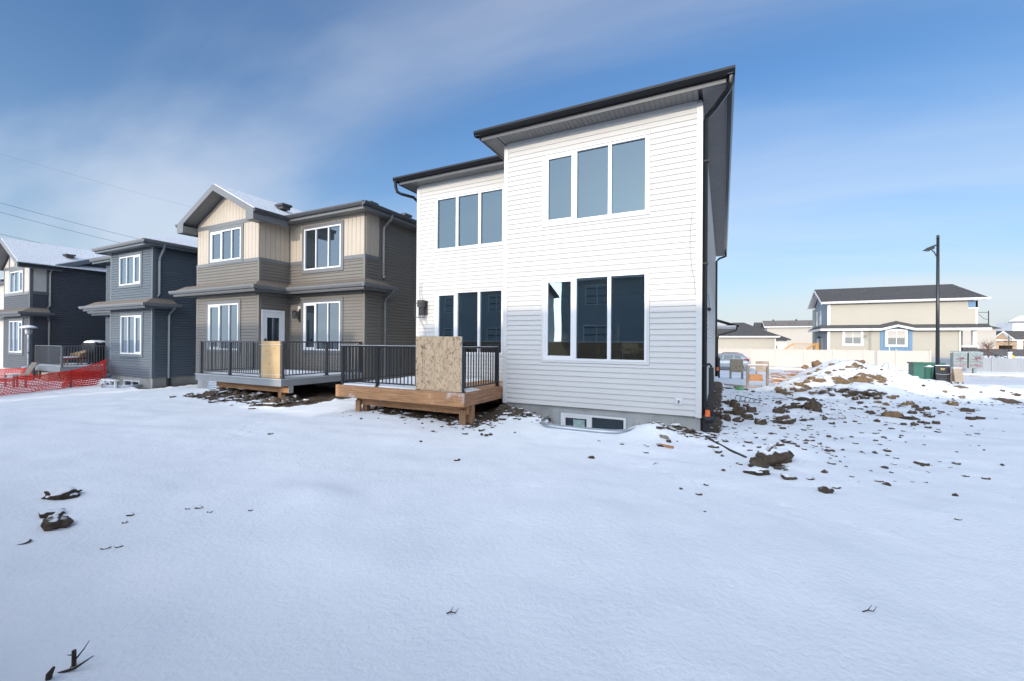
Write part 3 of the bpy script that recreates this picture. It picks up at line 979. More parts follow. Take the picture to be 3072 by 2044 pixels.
gx = axis_coords([(-36, -17, 0.16), (-17, -9, 0.09), (-9, 5.5, 0.055), (5.5, 15, 0.08), (15, 30, 0.3)], 1200)
gy = axis_coords([(-6, 0.6, 0.4), (0.6, 12, 0.06), (12, 25, 0.075), (25, 36, 0.16), (36, 62, 0.45)], 1200)
GX, GY = np.meshgrid(gx, gy)
GZ = ground_h(GX, GY) + track_h(GX, GY)
nx, ny = len(gx), len(gy)
me = bpy.data.meshes.new('ground')
me.vertices.add(nx * ny)
me.vertices.foreach_set('co', np.stack([GX, GY, GZ], -1).astype(np.float32).ravel())
ii = (np.arange(ny - 1)[:, None] * nx + np.arange(nx - 1)[None, :]).ravel()
quads = np.stack([ii, ii + 1, ii + nx + 1, ii + nx], -1).astype(np.int32)
me.loops.add(quads.size); me.loops.foreach_set('vertex_index', quads.ravel())
me.polygons.add(len(quads))
me.polygons.foreach_set('loop_start', np.arange(0, quads.size, 4, dtype=np.int32))
me.update(calc_edges=True)
me.polygons.foreach_set('use_smooth', np.ones(len(quads), bool))
at = me.attributes.new('dirt', 'FLOAT', 'POINT'); at.data.foreach_set('value', dirt_amount(GX, GY).astype(np.float32).ravel())
at = me.attributes.new('clay', 'FLOAT', 'POINT'); at.data.foreach_set('value', clay_amount(GX, GY).astype(np.float32).ravel())
me.materials.append(ground_mat())
ground = bpy.data.objects.new('snowy_ground', me); COL.objects.link(ground)
tag(ground, 'snow covered ground with bare soil patches around the new houses', None, None, 'structure')


def gz(x, y): return float(ground_h(x, y))


# road: packed snow and slush sheet with a kerb on the far side
mb = MB()
xs = np.linspace(-120, 160, 120)
for a, b in zip(xs, xs[1:]):
    mb.quad((a, 37.2, base_h(a, 37.2) + 0.035), (b, 37.2, base_h(b, 37.2) + 0.035), (b, 49.3, base_h(b, 49.3) + 0.035), (a, 49.3, base_h(a, 49.3) + 0.035))
M_ROAD = mat('packed_snow_road', (0.66, 0.68, 0.72), 0.7, (0.5, 0.12, (0.15, 1.6, 1)), (8, 0.3, 0.02))
single('road', mb, M_ROAD, 'street covered with packed snow beyond the building lot', None, (0, 43, float(base_h(0, 43))), None, 'structure')
mb = MB()
for a, b in zip(xs, xs[1:]):
    mb.box(a, 49.3, -0.98, b - 0.01, 49.5, float(base_h(20, 49.3)) + 0.13)
single('kerb', mb, M_CONC, 'concrete kerb along the far side of the street', None, (0, 49.4, -0.9), None, 'structure')


# ================================================================== WHITE HOUSE
YM, YR, XR, XM, XL, YB = 8.993, 10.26, -0.39, -4.70, -8.37, 25.1
Z0, ZS = 0.32, 6.50
house = thing('white_house', 'white two-storey house with black gutters and big three-pane windows in the centre', 'house', (-4.4, 9, 0))
fm, fr_, fside, fleft = ('F', YM), ('F', YR), ('R', XR), ('L', XL)
w1 = (-3.68, -1.40, 4.44, 6.02); w2 = (-3.68, -1.40, 1.35, 3.21)
w3 = (-7.66, -5.39, 4.46, 6.00); w4 = (-7.66, -5.40, 1.41, 3.21)
bwin = (-3.26, -1.82, -0.30, 0.17)
mb = MB()
wall_cells(mb, fm, XM, XR, Z0, ZS, [w1, w2], -0.16, -0.001)
wall_cells(mb, fr_, XL, XM, Z0, ZS, [w3, w4], -0.16, -0.001)
mb.box(XR - 0.16, YM + 0.161, Z0, XR - 0.001, YB, ZS)
mb.box(XL + 0.001, YR + 0.161, Z0, XL + 0.16, YB, ZS)
mb.box(XL + 0.161, YB - 0.16, Z0, XR - 0.161, YB, ZS)
mb.box(XM + 0.001, YM + 0.161, Z0, XM + 0.16, YR - 0.001, ZS)
part('wall', mb, M_WHITE, house)
T = 0.055
hole = lambda w: (w[0] - T, w[1] + T, w[2] - T, w[3] + T)
hb = (-0.86, -0.70, 0.525, 0.685)
siding(house, fm, XM + 0.085, XR - 0.085, Z0, 6.37, M_WHITE, [hole(w1), hole(w2), hb])
siding(house, fr_, XL + 0.085, XM - 0.02, Z0, 6.37, M_WHITE, [hole(w3), hole(w4)])
siding(house, fside, YM + 0.085, YB - 0.05, Z0, 6.37, M_WHITE)
for fr, c in ((fm, XM), (fm, XR), (fr_, XL)):
    mb = MB()
    if c in (XR,):
        mb.box(XR - 0.085, YM - 0.022, Z0 - 0.02, XR + 0.022, YM, ZS - 0.06); mb.box(XR, YM, Z0 - 0.02, XR + 0.022, YM + 0.085, ZS - 0.06)
    elif c == XM:
        mb.box(XM - 0.022, YM - 0.022, Z0 - 0.02, XM + 0.085, YM, ZS - 0.06); mb.box(XM - 0.022, YM, Z0 - 0.02, XM, YR - 0.002, ZS - 0.06)
    else:
        mb.box(XL - 0.022, YR - 0.022, Z0 - 0.02, XL + 0.085, YR, ZS - 0.06); mb.box(XL - 0.022, YR, Z0 - 0.02, XL, YR + 0.085, ZS - 0.06)
    part('corner_trim', mb, M_WTRIM, house)
mb = MB(); fbox(mb, fm, XM + 0.086, XR - 0.086, 6.37, 6.49, 0, 0.018); part('frieze_board', mb, M_WTRIM, house)
mb = MB(); fbox(mb, fr_, XL + 0.086, XM - 0.023, 6.37, 6.49, 0, 0.018); part('frieze_board', mb, M_WTRIM, house)
mb = MB(); fbox(mb, fside, YM + 0.086, YB, 6.37, 6.49, 0, 0.018); part('frieze_board', mb, M_WTRIM, house)
window(house, fm, *w1, (0.325, 0.66), M_GLASSU, (0,), T - 0.005, M_WTRIM, fw=0.045, mull=0.075)
window(house, fm, *w2, (0.325, 0.66), M_GLASS, (0,), T - 0.005, M_WTRIM, fw=0.045, mull=0.075)
window(house, fr_, *w3, (0.325, 0.66), M_GLASSU, (), T - 0.005, M_WTRIM, fw=0.045, mull=0.085)
window(house, fr_, *w4, (0.325, 0.66), M_GLASS, (0,), T - 0.005, M_WTRIM, fw=0.045, mull=0.075)
for w, f in ((w1, fm), (w2, fm), (w3, fr_), (w4, fr_)):       # drip cap over each window
    mb = MB(); fbox(mb, f, w[0] - 0.03, w[1] + 0.03, w[3] + 0.004, w[3] + 0.018, 0.02, 0.05); part('drip_cap', mb, M_WTRIM, house)

# foundation with form joints and tie marks
mb = MB(); fz = 0.30
wall_cells(mb, fm, XM, XR, -1.0, 0.318, [bwin], -0.22, -0.03)
part('foundation', mb, M_CONC, house)
mb = MB(); mb.box(XR - 0.22, YM + 0.221, -1.0, XR - 0.03, YB, 0.318); part('foundation', mb, M_CONC, house)
mb = MB(); mb.box(XL + 0.03, YR + 0.03, -1.0, XM - 0.001, YR + 0.22, 0.318); part('foundation', mb, M_CONC, house)
for x in (-4.35, -3.93, -1.62, -1.32, -0.90, -0.48):
    mb = MB(); fbox(mb, fm, x - 0.006, x + 0.006, -0.2, 0.315, -0.031, -0.026); part('form_joint', mb, M_CONC2, house)
for x, z in ((-3.9, 0.12), (-1.34, 0.11), (-0.87, 0.10), (-4.3, 0.15)):
    mb = MB(); fbox(mb, fm, x - 0.035, x + 0.035, z - 0.012, z + 0.012, -0.031, -0.02); part('tie_mark', mb, M_PLUMB, house)
mb = MB()
xs_ = np.linspace(-3.44, -1.66, 26)
top = [0.245 + 0.02 * math.sin(i * 1.7) + random.uniform(-0.012, 0.012) for i in range(26)]
poly = [(xs_[0], YM + 0.028, -0.5)] + [(x, YM + 0.028, t) for x, t in zip(xs_, top)] + [(xs_[-1], YM + 0.028, -0.5)]
m2 = MB()
pl = [(x, t) for x, t in zip(xs_, top)]
for (xa, ta), (xb, tb) in zip(pl, pl[1:]):
    for z0_, z1a, z1b in ((-0.5, None, None),):
        mid = (xa + xb) / 2
        lo = 0.175 if bwin[0] - 0.03 < mid < bwin[1] + 0.03 else -0.5
        m2.prism([(xa, YM + 0.03, lo), (xb, YM + 0.03, lo), (xb, YM + 0.03, tb), (xa, YM + 0.03, ta)], (0, -0.012, 0))
part('mortar_patch', m2, M_CONC2, house)
window(house, ('F', YM + 0.05), *bwin, (0.47,), M_GLASSD, (0,), 0, None, fw=0.045, mull=0.06)
# a folded paper label stuck inside the left basement pane
mb = MB(); mb.box(-2.98, YM + 0.062, -0.2, -2.72, YM + 0.064, 0.04); part('paper_sticker', mb, mat('sticker_paper', (0.30, 0.42, 0.40), 0.6, (9, 0.3)), house)
# corrugated steel window well
mb = MB(); n = 34; cx, cy, rx, ry = WELLS[0]
for k in range(9):
    zz = 0.075 - k * 0.07
    for sgn in (0,):
        vs = []
        for i in range(n + 1):
            a = math.pi + math.pi * i / n
            sq = lambda t: math.copysign(abs(t) ** 0.55, t)
            for dz, dr in ((0, 0.0), (-0.035, 0.018), (-0.07, 0.0)):
                vs.append((cx + (rx + dr) * sq(math.cos(a)), cy - 0.03 + (ry + dr) * sq(math.sin(a)), zz + dz))
        fs = []
        for i in range(n):
            for j in range(2):
                q = i * 3 + j; fs.append((q, q + 3, q + 4, q + 1))
        mb.add(vs, fs)
sq = lambda t: math.copysign(abs(t) ** 0.55, t)
mb.tube([(cx + rx * sq(math.cos(math.pi + math.pi * i / n)), cy - 0.03 + ry * sq(math.sin(math.pi + math.pi * i / n)), 0.08) for i in range(n + 1)], 0.016, 6)
single('window_well', mb, M_GALV, 'galvanized steel window well around the basement window of the white house', 'window well', (cx, 8.2, 0))
# hose bib plate
mb = MB(); fbox(mb, fm, hb[0], hb[1], hb[2], hb[3], 0.0, 0.02); pl_ = part('outlet_plate', mb, M_WTRIM, house)
mb = MB(); mb.tube([(-0.78, YM - 0.02, 0.61), (-0.78, YM - 0.07, 0.60), (-0.78, YM - 0.08, 0.57)], 0.017, 8); part('hose_tap', mb, M_PLUMB, pl_)
mb = MB(); fbox(mb, fm, -0.825, -0.735, 0.555, 0.655, 0.02, 0.025); part('plate_face', mb, M_DOOR, pl_)

# eaves
zf = 6.47
E = [((-5.12, 8.53), (0.05, 8.53), (0, -1, 0)), ((0.05, 8.53), (0.05, 25.6), (1, 0, 0)), ((-5.12, 9.87), (-5.12, 8.53), (-1, 0, 0)),
     ((-8.80, 9.87), (-5.12, 9.87), (0, -1, 0)), ((-8.80, 25.6), (-8.80, 9.87), (-1, 0, 0))]
for p0, p1, o in E:
    ext = 0.0
    mb = MB(); extr(mb, (*p0, zf), (*p1, zf), o, [(-0.02, 0), (0, 0), (0, 0.2), (-0.02, 0.2)]); part('fascia', mb, M_FASC, house)
    d = (Vector(p1) - Vector(p0)).normalized() * 0.122
    q0 = Vector(p0) - (d if o != (-1, 0, 0) else d); q1 = Vector(p1) + d
    if o == (0, -1, 0) and p0[1] > 9: q1 = Vector(p1)
    if o[0] > 0: q0, q1 = Vector(p0) - d * 0.8, Vector(p1)
    elif o[0] < 0: q0, q1 = Vector(p0), Vector(p1) + d * 0.8
    mb = MB(); extr(mb, (*q0, zf + 0.085), (*q1, zf + 0.085), o, [(a * 1.0 + 0.001, b) for a, b in GUT]); part('gutter', mb, M_GUT, house)
soffit_panels(house, XM, XR - 0.05, 8.551, YM - 0.001, 6.492, 'x', M_SOFF)
soffit_panels(house, XL, -5.14, 9.891, YR - 0.001, 6.492, 'x', M_SOFF)
soffit_panels(house, XR + 0.023, 0.03, 8.551, 25.58, 6.492, 'y', M_SOFF)
soffit_panels(house, -5.10, XM - 0.023, 8.551, 9.86, 6.492, 'y', M_SOFF)
soffit_panels(house, -8.78, XL - 0.023, 9.891, 14, 6.492, 'y', M_SOFF)
mb = MB(); mb.box(-5.13, 8.54, 6.53, 0.04, 10.0, 6.64); mb.box(-8.79, 9.88, 6.53, 0.04, 25.6, 6.635); part('roof_deck', mb, M_BLACK, house)
for k, m_ in hip(-8.80, 0.05, 9.87, 25.6, 6.66, 0.25).items(): part('roof_slope', m_, M_SHINGD, house)
for k, m_ in hip(-5.12, 0.05, 8.53, 14.0, 6.67, 0.25).items(): part('roof_slope', m_, M_SHINGD, house)
# downspouts with flip-up extensions
X = XR + 0.065
part('downspout', MB().tube([(0.11, 8.50, 6.55), (0.11, 8.52, 6.44), (0.07, 8.60, 6.37), (-0.17, 8.98, 6.27), (-0.30, 9.08, 6.18), (X, 9.09, 6.08), (X, 9.09, 0.30)], 0.053, 6), M_GUT, house)
part('downspout', MB().tube([(-8.86, 9.80, 6.55), (-8.86, 9.82, 6.40), (-8.82, 9.84, 6.26), (-8.72, 9.90, 6.20), (-8.50, 10.2, 6.16), (-8.44, 10.5, 6.0), (-8.44, 10.5, 0.3)], 0.05, 6), M_GUT, house)
part('downspout', MB().tube([(0.11, 25.2, 6.55), (0.11, 25.2, 6.40), (-0.2, 24.95, 6.25), (X, 24.9, 6.1), (X, 24.9, 0.0)], 0.055, 6), M_GUT, house)
for z in (5.3, 3.3, 1.3):
    part('downspout_strap', MB().box(XR + 0.02, 9.03, z, XR + 0.122, 9.15, z + 0.025), M_TAR, house)
for (xx, yy, zb, zt) in ((X + 0.12, 9.13, 0.20, 1.28), (X + 0.14, 24.8, -0.05, 1.0)):
    ext = part('downspout_extension', MB().box(xx - 0.045, yy - 0.055, zb, xx + 0.045, yy + 0.055, zt), M_TAR, house)
    part('hinge_bracket', MB().tube([(X, yy - 0.05, zt + 0.05), (xx - 0.03, yy - 0.05, zt + 0.07), (xx + 0.01, yy - 0.05, zt + 0.01)], 0.022, 6), M_BLACK, ext)
part('drain_pipe', MB().tube([(X, 9.09, 0.34), (X + 0.03, 9.09, 0.2), (X + 0.05, 9.09, -0.25)], [0.075, 0.085, 0.08], 12), M_TAR, house, None, True)
part('drain_collar', MB().tube([(X - 0.02, 9.05, 0.34), (X + 0.06, 9.03, 0.27), (X + 0.15, 9.04, 0.30), (X + 0.2, 9.09, 0.34)], [0.06, 0.075, 0.07, 0.055], 10), M_TAR, house, None, True)
part('orange_cap', MB().tube([(X + 0.065, 9.0, 0.34), (X + 0.065, 9.0, 0.46)], [0.048, 0.042], 10), M_ORANGE, house)
part('orange_cap', MB().tube([(X + 0.07, 24.75, 0.32), (X + 0.07, 24.75, 0.5)], 0.06, 10), M_ORANGE, house)
# side vent hood and a loose wire
v = part('vent_hood', MB().box(XR + 0.016, 12.35, 2.62, XR + 0.10, 12.62, 2.70), M_BLACK, house)
part('loose_cable', MB().tube([(XR + 0.03, 12.4, 3.05), (XR + 0.06, 12.36, 2.8), (XR + 0.05, 12.5, 2.66), (XR + 0.09, 12.55, 2.5)], 0.006, 5), M_WIRE, house)
# coach lamp and its wires beside the patio window
L0 = ('F', YR)
lamp = part('wall_lantern', MB().box(-8.10, YR - 0.05, 2.55, -7.96, YR - 0.016, 2.98), M_VENT, house)
mb = MB(); fbox(mb, L0, -8.18, -7.98, 2.78, 2.985, 0.10, 0.24); part('lamp_hood', mb, M_VENT, lamp)
mb = MB()
for sx in (-8.25, -8.03):
    for dd in (0.06, 0.26):
        fbox(mb, L0, sx, sx + 0.014, 2.47, 2.9, dd, dd + 0.014)
for z in (2.47, 2.89):
    for dd in (0.06, 0.26): fbox(mb, L0, -8.25, -8.016, z, z + 0.014, dd, dd + 0.014)
    for sx in (-8.25, -8.03): fbox(mb, L0, sx, sx + 0.014, z, z + 0.014, 0.06, 0.27)
part('lamp_cage', mb, M_VENT, lamp)
mb = MB(); fbox(mb, L0, -8.16, -8.06, 2.52, 2.8, 0.12, 0.2); part('lamp_glass', mb, M_GLASSF, lamp)
for pts in ([(-8.16, 3.55), (-8.2, 3.3), (-8.14, 3.0), (-8.13, 2.9)], [(-8.24, 3.5), (-8.26, 3.2), (-8.22, 2.95)],
            [(-8.1, 2.48), (-8.2, 2.36), (-8.02, 2.15), (-7.98, 2.3), (-8.08, 2.46)], [(-8.26, 2.45), (-8.18, 2.3), (-8.05, 2.1), (-8.04, 1.9), (-8.08, 1.76)]):
    part('loose_cable', MB().tube([(x, YR - 0.03, z) for x, z in pts], 0.005, 4), M_CABLE, house)
part('loose_cable', MB().tube([(-0.55, YM - 0.022, 4.3), (-0.585, YM - 0.024, 4.0), (-0.59, YM - 0.024, 3.6), (-0.56, YM - 0.024, 3.25), (-0.505, YM - 0.024, 3.0), (-0.49, YM - 0.024, 2.7)], 0.0045, 4), M_CABLE, house)
# porch roof far round the side
part('porch_roof', MB().prism([(XR + 0.02, 25.3, 3.05), (0.62, 25.3, 2.72), (0.62, 28.0, 2.72), (XR + 0.02, 28.0, 3.05)], (0, 0, 0.04)), M_SHINGD, house)
part('porch_fascia', MB().box(XR + 0.02, 25.3, 2.62, 0.62, 28.0, 2.715), M_BWHITE, house)
part('porch_gutter', MB().box(0.622, 25.25, 2.6, 0.75, 28.0, 2.73), M_GUT, house)
part('downspout', MB().tube([(0.66, 25.3, 2.6), (0.62, 25.3, 2.45), (-0.2, 25.25, 2.2), (-0.28, 25.2, 2.0), (-0.28, 25.2, 0.0)], 0.05, 6), M_GUT, house)
part('porch_wall', MB().box(-6, 25.3, -1, XR - 0.05, 28.0, 2.55), M_WHITE, house)
# interior: floors, ceiling, partition, stair posts, counter, chandelier
mb = MB(); mb.box(XL + 0.17, 9.16, 0.55, XR - 0.17, 18, 0.65); part('interior_floor', mb, M_FLOOR, house)
mb = MB(); mb.box(XL + 0.17, YR + 0.17, 3.36, XR - 0.17, 18, 3.6); mb.box(XM + 0.17, 9.16, 3.36, XR - 0.17, YR + 0.169, 3.6)
mb.box(XL + 0.17, YR + 0.17, 6.40, XR - 0.17, 18, 6.46); mb.box(XM + 0.17, 9.16, 6.40, XR - 0.17, YR + 0.169, 6.46)
mb.box(XL + 0.17, 14.6, 0.65, XR - 0.17, 14.7, 3.36); mb.box(XL + 0.17, 13.0, 3.6, XR - 0.17, 13.1, 6.40)
part('interior_partition', mb, M_IWALL, house)
for x, y, z0_, z1_, w in ((-3.36, 10.3, 0.65, 1.95, 0.13), (-3.05, 11.4, 0.65, 1.75, 0.12), (-2.9, 13.2, 0.65, 1.78, 0.06)):
    part('newel_post', MB().box(x - w / 2, y - w / 2, z0_, x + w / 2, y + w / 2, z1_), M_IPOST, house)
part('stair_rail', MB().beam((-3.7, 10.4, 1.75), (-3.4, 10.3, 1.45), 0.06, 0.13), M_IPOST, house)
part('stair_rail', MB().beam((-3.85, 12.4, 2.55), (-3.3, 12.4, 3.0), 0.08, 0.14), M_IPOST, house)
part('stair_rail', MB().box(-3.34, 12.3, 2.9, -3.12, 12.45, 3.12), M_IPOST, house)
part('kitchen_counter', MB().box(-3.1, 13.2, 1.52, -1.1, 13.8, 1.57), M_IPOST, house)
for x in (-1.62, -1.22, -2.4):
    part('counter_leg', MB().box(x - 0.03, 13.22, 0.65, x + 0.03, 13.28, 1.52), M_IPOST, house)
part('tall_post', MB().box(-2.68, 11.9, 0.65, -2.60, 11.98, 2.2), M_IPOST, house)
mb = MB()
ch = Vector((-1.85, 11.0, 3.05))
random.seed(4)
for k in range(14):
    a = 2 * math.pi * k / 14
    e = ch + Vector((0.62 * math.cos(a), 0.42 * math.sin(a), -0.42 + random.uniform(-0.05, 0.05)))
    mb.tube([ch + Vector((0.28 * math.cos(a + 0.5), 0.2 * math.sin(a + 0.5), 0.05)), e], 0.006, 4)
mb.tube([ch + Vector((0, 0, 0.33)), ch], 0.02, 6)
part('chandelier', mb, M_GALV, house)

# ------------------------------------------------------------------ railing helper
def railing(parent, p0, p1, zf, m, rail_z=0.90, sp=0.107, posts=(0.0, 1.0), pw=0.065, bw=0.019, bot=0.09, post_top=None, balusters=True, skip=()):
    """posts, rails and single balusters along a straight line"""
    a, b = Vector((*p0, zf)), Vector((*p1, zf)); d = b - a; L_ = d.length; u = d / L_
    for t in posts:
        c = a + d * t; tz = zf + (post_top or rail_z)
        pp = part('railing_post', MB().box(c.x - pw / 2, c.y - pw / 2, zf, c.x + pw / 2, c.y + pw / 2, tz - 0.001), m, parent)
        part('post_foot', MB().box(c.x - pw * 0.8, c.y - pw * 0.8, zf, c.x + pw * 0.8, c.y + pw * 0.8, zf + 0.012), m, pp)
    z = Vector((0, 0, 1))
    part('top_rail', MB().beam(a - u * pw * 0.6 + z * (rail_z + 0.02), b + u * pw * 0.6 + z * (rail_z + 0.02), 0.075, 0.04), m, parent)
    part('bottom_rail', MB().beam(a + z * bot, b + z * bot, 0.032, 0.03), m, parent)
    n = max(2, int(round(L_ / sp)))
    key = ('bal', m.name, round(rail_z - bot, 3), bw)
    if key not in _unit:
        me = MB().box(-bw / 2, -bw / 2, 0, bw / 2, bw / 2, rail_z - bot).mesh('baluster'); me.materials.append(m); _unit[key] = me
    for i in range(1, n):
        t = i / n
        if any(abs(t - q) * L_ < pw * 0.8 for q in posts): continue
        place(_unit[key], 'baluster', parent, a + d * t + z * bot)


def snow_sheet(parent, x0, x1, y0, y1, z, th=0.03, seed=1, name='snow_layer', bare=None):
    """uneven snow lying on a deck; bare(x, y) -> True leaves boards free"""
    nx_, ny_ = max(8, int((x1 - x0) / 0.07)), max(8, int((y1 - y0) / 0.07))
    X_, Y_ = np.meshgrid(np.linspace(x0, x1, nx_), np.linspace(y0, y1, ny_))
    hgt = th * (0.75 + 1.1 * vnoise(X_, Y_, 2.3, seed) + 0.7 * vnoise(X_, Y_, 6.0, seed + 1))
    e = np.minimum(np.minimum(X_ - x0, x1 - X_), np.minimum(Y_ - y0, y1 - Y_))
    hgt = hgt * sm(e / 0.12) - 0.012 * (e < 0.03)
    if bare is not None: hgt = np.where(bare(X_, Y_), -0.05, hgt)
    vs = [(float(a), float(b), z + max(float(c), -0.012)) for a, b, c in zip(X_.ravel(), Y_.ravel(), hgt.ravel())]
    fs = []
    for j in range(ny_ - 1):
        for i in range(nx_ - 1):
            q = j * nx_ + i
            if max(vs[q][2], vs[q + 1][2], vs[q + nx_][2], vs[q + nx_ + 1][2]) < z + 0.001: continue
            fs.append((q, q + 1, q + nx_ + 1, q + nx_))
    mb = MB(); mb.v, mb.f = vs, fs
    o = part(name, mb, M_SNOW, parent, None, True, 'stuff')
    return o


# ------------------------------------------------------------------ white house deck
DX0, DX1, DY0, DY1, DZ = -8.40, -4.78, 7.34, 10.22, 0.69
deck = thing('wooden_deck', 'brown wooden deck with a black metal railing against the white house', 'deck', (-6.6, 8.6, 0))
nb_ = 20; bwid = (DY1 - DY0) / nb_
meb = MB().box(0, 0, 0, 1, bwid - 0.008, 0.035).mesh('deck_board'); meb.materials.append(M_CEDAR_X)
for i in range(nb_):
    y = DY0 + i * bwid
    if y < YM - 0.2: place(meb, 'deck_board', deck, (DX0, y, DZ - 0.037), (DX1 - DX0, 1, 1))
    else: place(meb, 'deck_board', deck, (DX0, y, DZ - 0.037), (XM - 0.03 - DX0, 1, 1))
part('rim_joist', MB().box(DX0 - 0.04, DY0 - 0.04, DZ - 0.285, DX1 + 0.04, DY0, DZ - 0.003), M_CEDAR_X, deck, 'front rim board streaked with frost')
part('rim_joist', MB().box(DX1, DY0 + 0.001, DZ - 0.285, DX1 + 0.04, YM - 0.03, DZ - 0.003), M_CEDAR_Y, deck)
part('rim_joist', MB().box(DX0 - 0.04, DY0 + 0.001, DZ - 0.285, DX0, DY1, DZ - 0.003), M_CEDAR_Y, deck)
for i in range(1, 9):
    x = DX0 + i * 0.41
    part('joist', MB().box(x - 0.02, DY0, DZ - 0.22, x + 0.02, DY1 if x < XM else YM - 0.03, DZ - 0.042), M_CEDAR_Y, deck)
for dy in (0, 0.042):
    part('beam', MB().box(DX0 + 0.28, 7.66 + dy, 0.19, DX1 - 0.10, 7.70 + dy, 0.400), M_CEDAR_X, deck)
for x in (-8.02, -4.98):
    g = min(gz(x, 7.6), gz(x, 7.8)) - 0.12
    part('deck_post', MB().box(x - 0.07, 7.60, g, x + 0.07, 7.659, 0.30), M_CEDAR_Z, deck)
    part('deck_post', MB().box(x + 0.02, 7.745, g, x + 0.16, 7.86, 0.40), M_CEDAR_Z, deck)
snow_sheet(deck, DX0 + 0.02, DX1 - 0.01, DY0 + 0.01, DY1 - 0.02, DZ - 0.002, 0.034, 3, 'snow_layer',
           lambda x, y: ((y > 8.75 + 0.25 * vnoise(x, y, 2.0, 4)) & (x > -6.0)) | (x > XM - 0.06) & (y > YM - 0.1) | ((x > -5.6) & (y > 8.1 + 0.6 * vnoise(x, y, 1.3, 9) + (x + 5.6) * -0.2)))
railing(deck, (-8.33, 7.42), (-5.98, 7.42), DZ, M_BLACK, 0.915, posts=(0.0, 0.48, 1.0))
railing(deck, (-4.85, 7.42), (-4.85, 8.93), DZ, M_BLACK, 0.915, posts=(0.0, 1.0))
railing(deck, (-8.33, 7.42), (-8.33, 10.15), DZ, M_BLACK, 0.915, posts=(1.0,))
mb = MB(); mb.beam((-8.38, 7.42, DZ + 0.957), (-5.98, 7.42, DZ + 0.957), 0.055, 0.012); mb.beam((-4.85, 7.42, DZ + 0.957), (-4.85, 8.95, DZ + 0.957), 0.05, 0.01)
part('snow_layer', mb, M_SNOW, deck)
# sheet of OSB closing the stair opening, with the mill stamp running down it
osb = thing('osb_barrier', 'sheet of OSB with a faded vertical stamp closing the gap in the black railing', 'board', (-5.45, 7.36, DZ))
part('sheet', MB().box(-6.03, 7.355, DZ + 0.012, -4.83, 7.371, DZ + 1.17), M_OSB, osb)
part('painted_edge', MB().box(-4.829, 7.354, DZ + 0.012, -4.822, 7.372, DZ + 1.17), mat('blue_edge_sealer', (0.05, 0.12, 0.22), 0.7, (8, 0.3)), osb)
M_STAMP = mat('grey_stamp_ink', (0.15, 0.115, 0.10), 0.8, (30, 0.3))
random.seed(11); mb = MB()
for cxx, wd in ((-5.845, 0.030), (-5.80, 0.022)):
    z = DZ + 0.16
    while z < DZ + 0.97:
        h = random.choice((0.008, 0.012, 0.016))
        if random.random() < 0.80:
            wv = wd * random.uniform(0.5, 1.0)
            mb.box(cxx - wv / 2 + random.uniform(-0.003, 0.003), 7.3535, z, cxx + wv / 2, 7.3548, z + h)
        z += h + random.choice((0.005, 0.007, 0.02))
part('mill_stamp', mb, M_STAMP, osb, None, False, 'stuff')

# ================================================================== TAUPE GABLE HOUSE (H2)
h2 = thing('gable_house', 'taupe two-storey house with a cream board-and-batten upper storey and front gable', 'house', (-15, 10, 0))
AW, AR, ax0, ax1, axr = 9.61, 10.80, -19.06, -15.07, -11.10
fw2, fr2, fs2, fret = ('F', AW), ('F', AR), ('R', axr), ('R', ax1)
S2, B2 = 6.22, 0.22
mb = MB(); mb.box(ax0, AW + 0.001, B2, ax1 - 0.001, 22, S2); mb.box(ax1 - 0.001, AR + 0.001, B2, axr - 0.001, 24, S2)
part('wall', mb, M_TAUPE, h2)
mb = MB(); mb.box(ax0 + 0.03, AW + 0.03, -1, ax1 - 0.03, 22, B2); mb.box(ax1 - 0.03, AR + 0.03, -1, axr - 0.03, 24, B2); part('foundation', mb, M_CONC, h2)
uw = (-18.10, -16.12, 4.80, 5.98); lw = (-18.2, -16.24, 1.38, 3.14)
ru = (-14.18, -12.24, 4.40, 5.94); rl = (-14.18, -12.24, 1.40, 3.17)
tr = 0.13
H_ = lambda w, t=tr: (w[0] - t, w[1] + t, w[2] - t, w[3] + t)
band0, band1 = 4.64, 4.77
# lap siding below the band, and on the whole long side
siding(h2, fw2, ax0 + 0.08, ax1 - 0.08, B2, band0, M_TAUPE, [H_(lw), (ax0, ax1, 3.56, 3.86)])
siding(h2, fr2, ax1 + 0.02, axr - 0.08, B2, band0, M_TAUPE, [H_(rl), H_(ru), (ax1, axr, 3.56, 3.86)])
siding(h2, fret, AW + 0.08, AR - 0.017, B2, band0, M_TAUPE, [(9.66, 10.62, 0.6, 2.93), (AW, AR, 3.56, 3.86)])
siding(h2, fs2, AR + 0.08, 11.44, B2, band0, M_TAUPE, [(AR, 12, 3.56, 3.86)])
siding(h2, fs2, 11.52, 23.9, B2, S2 - 0.02, M_TAUPE)
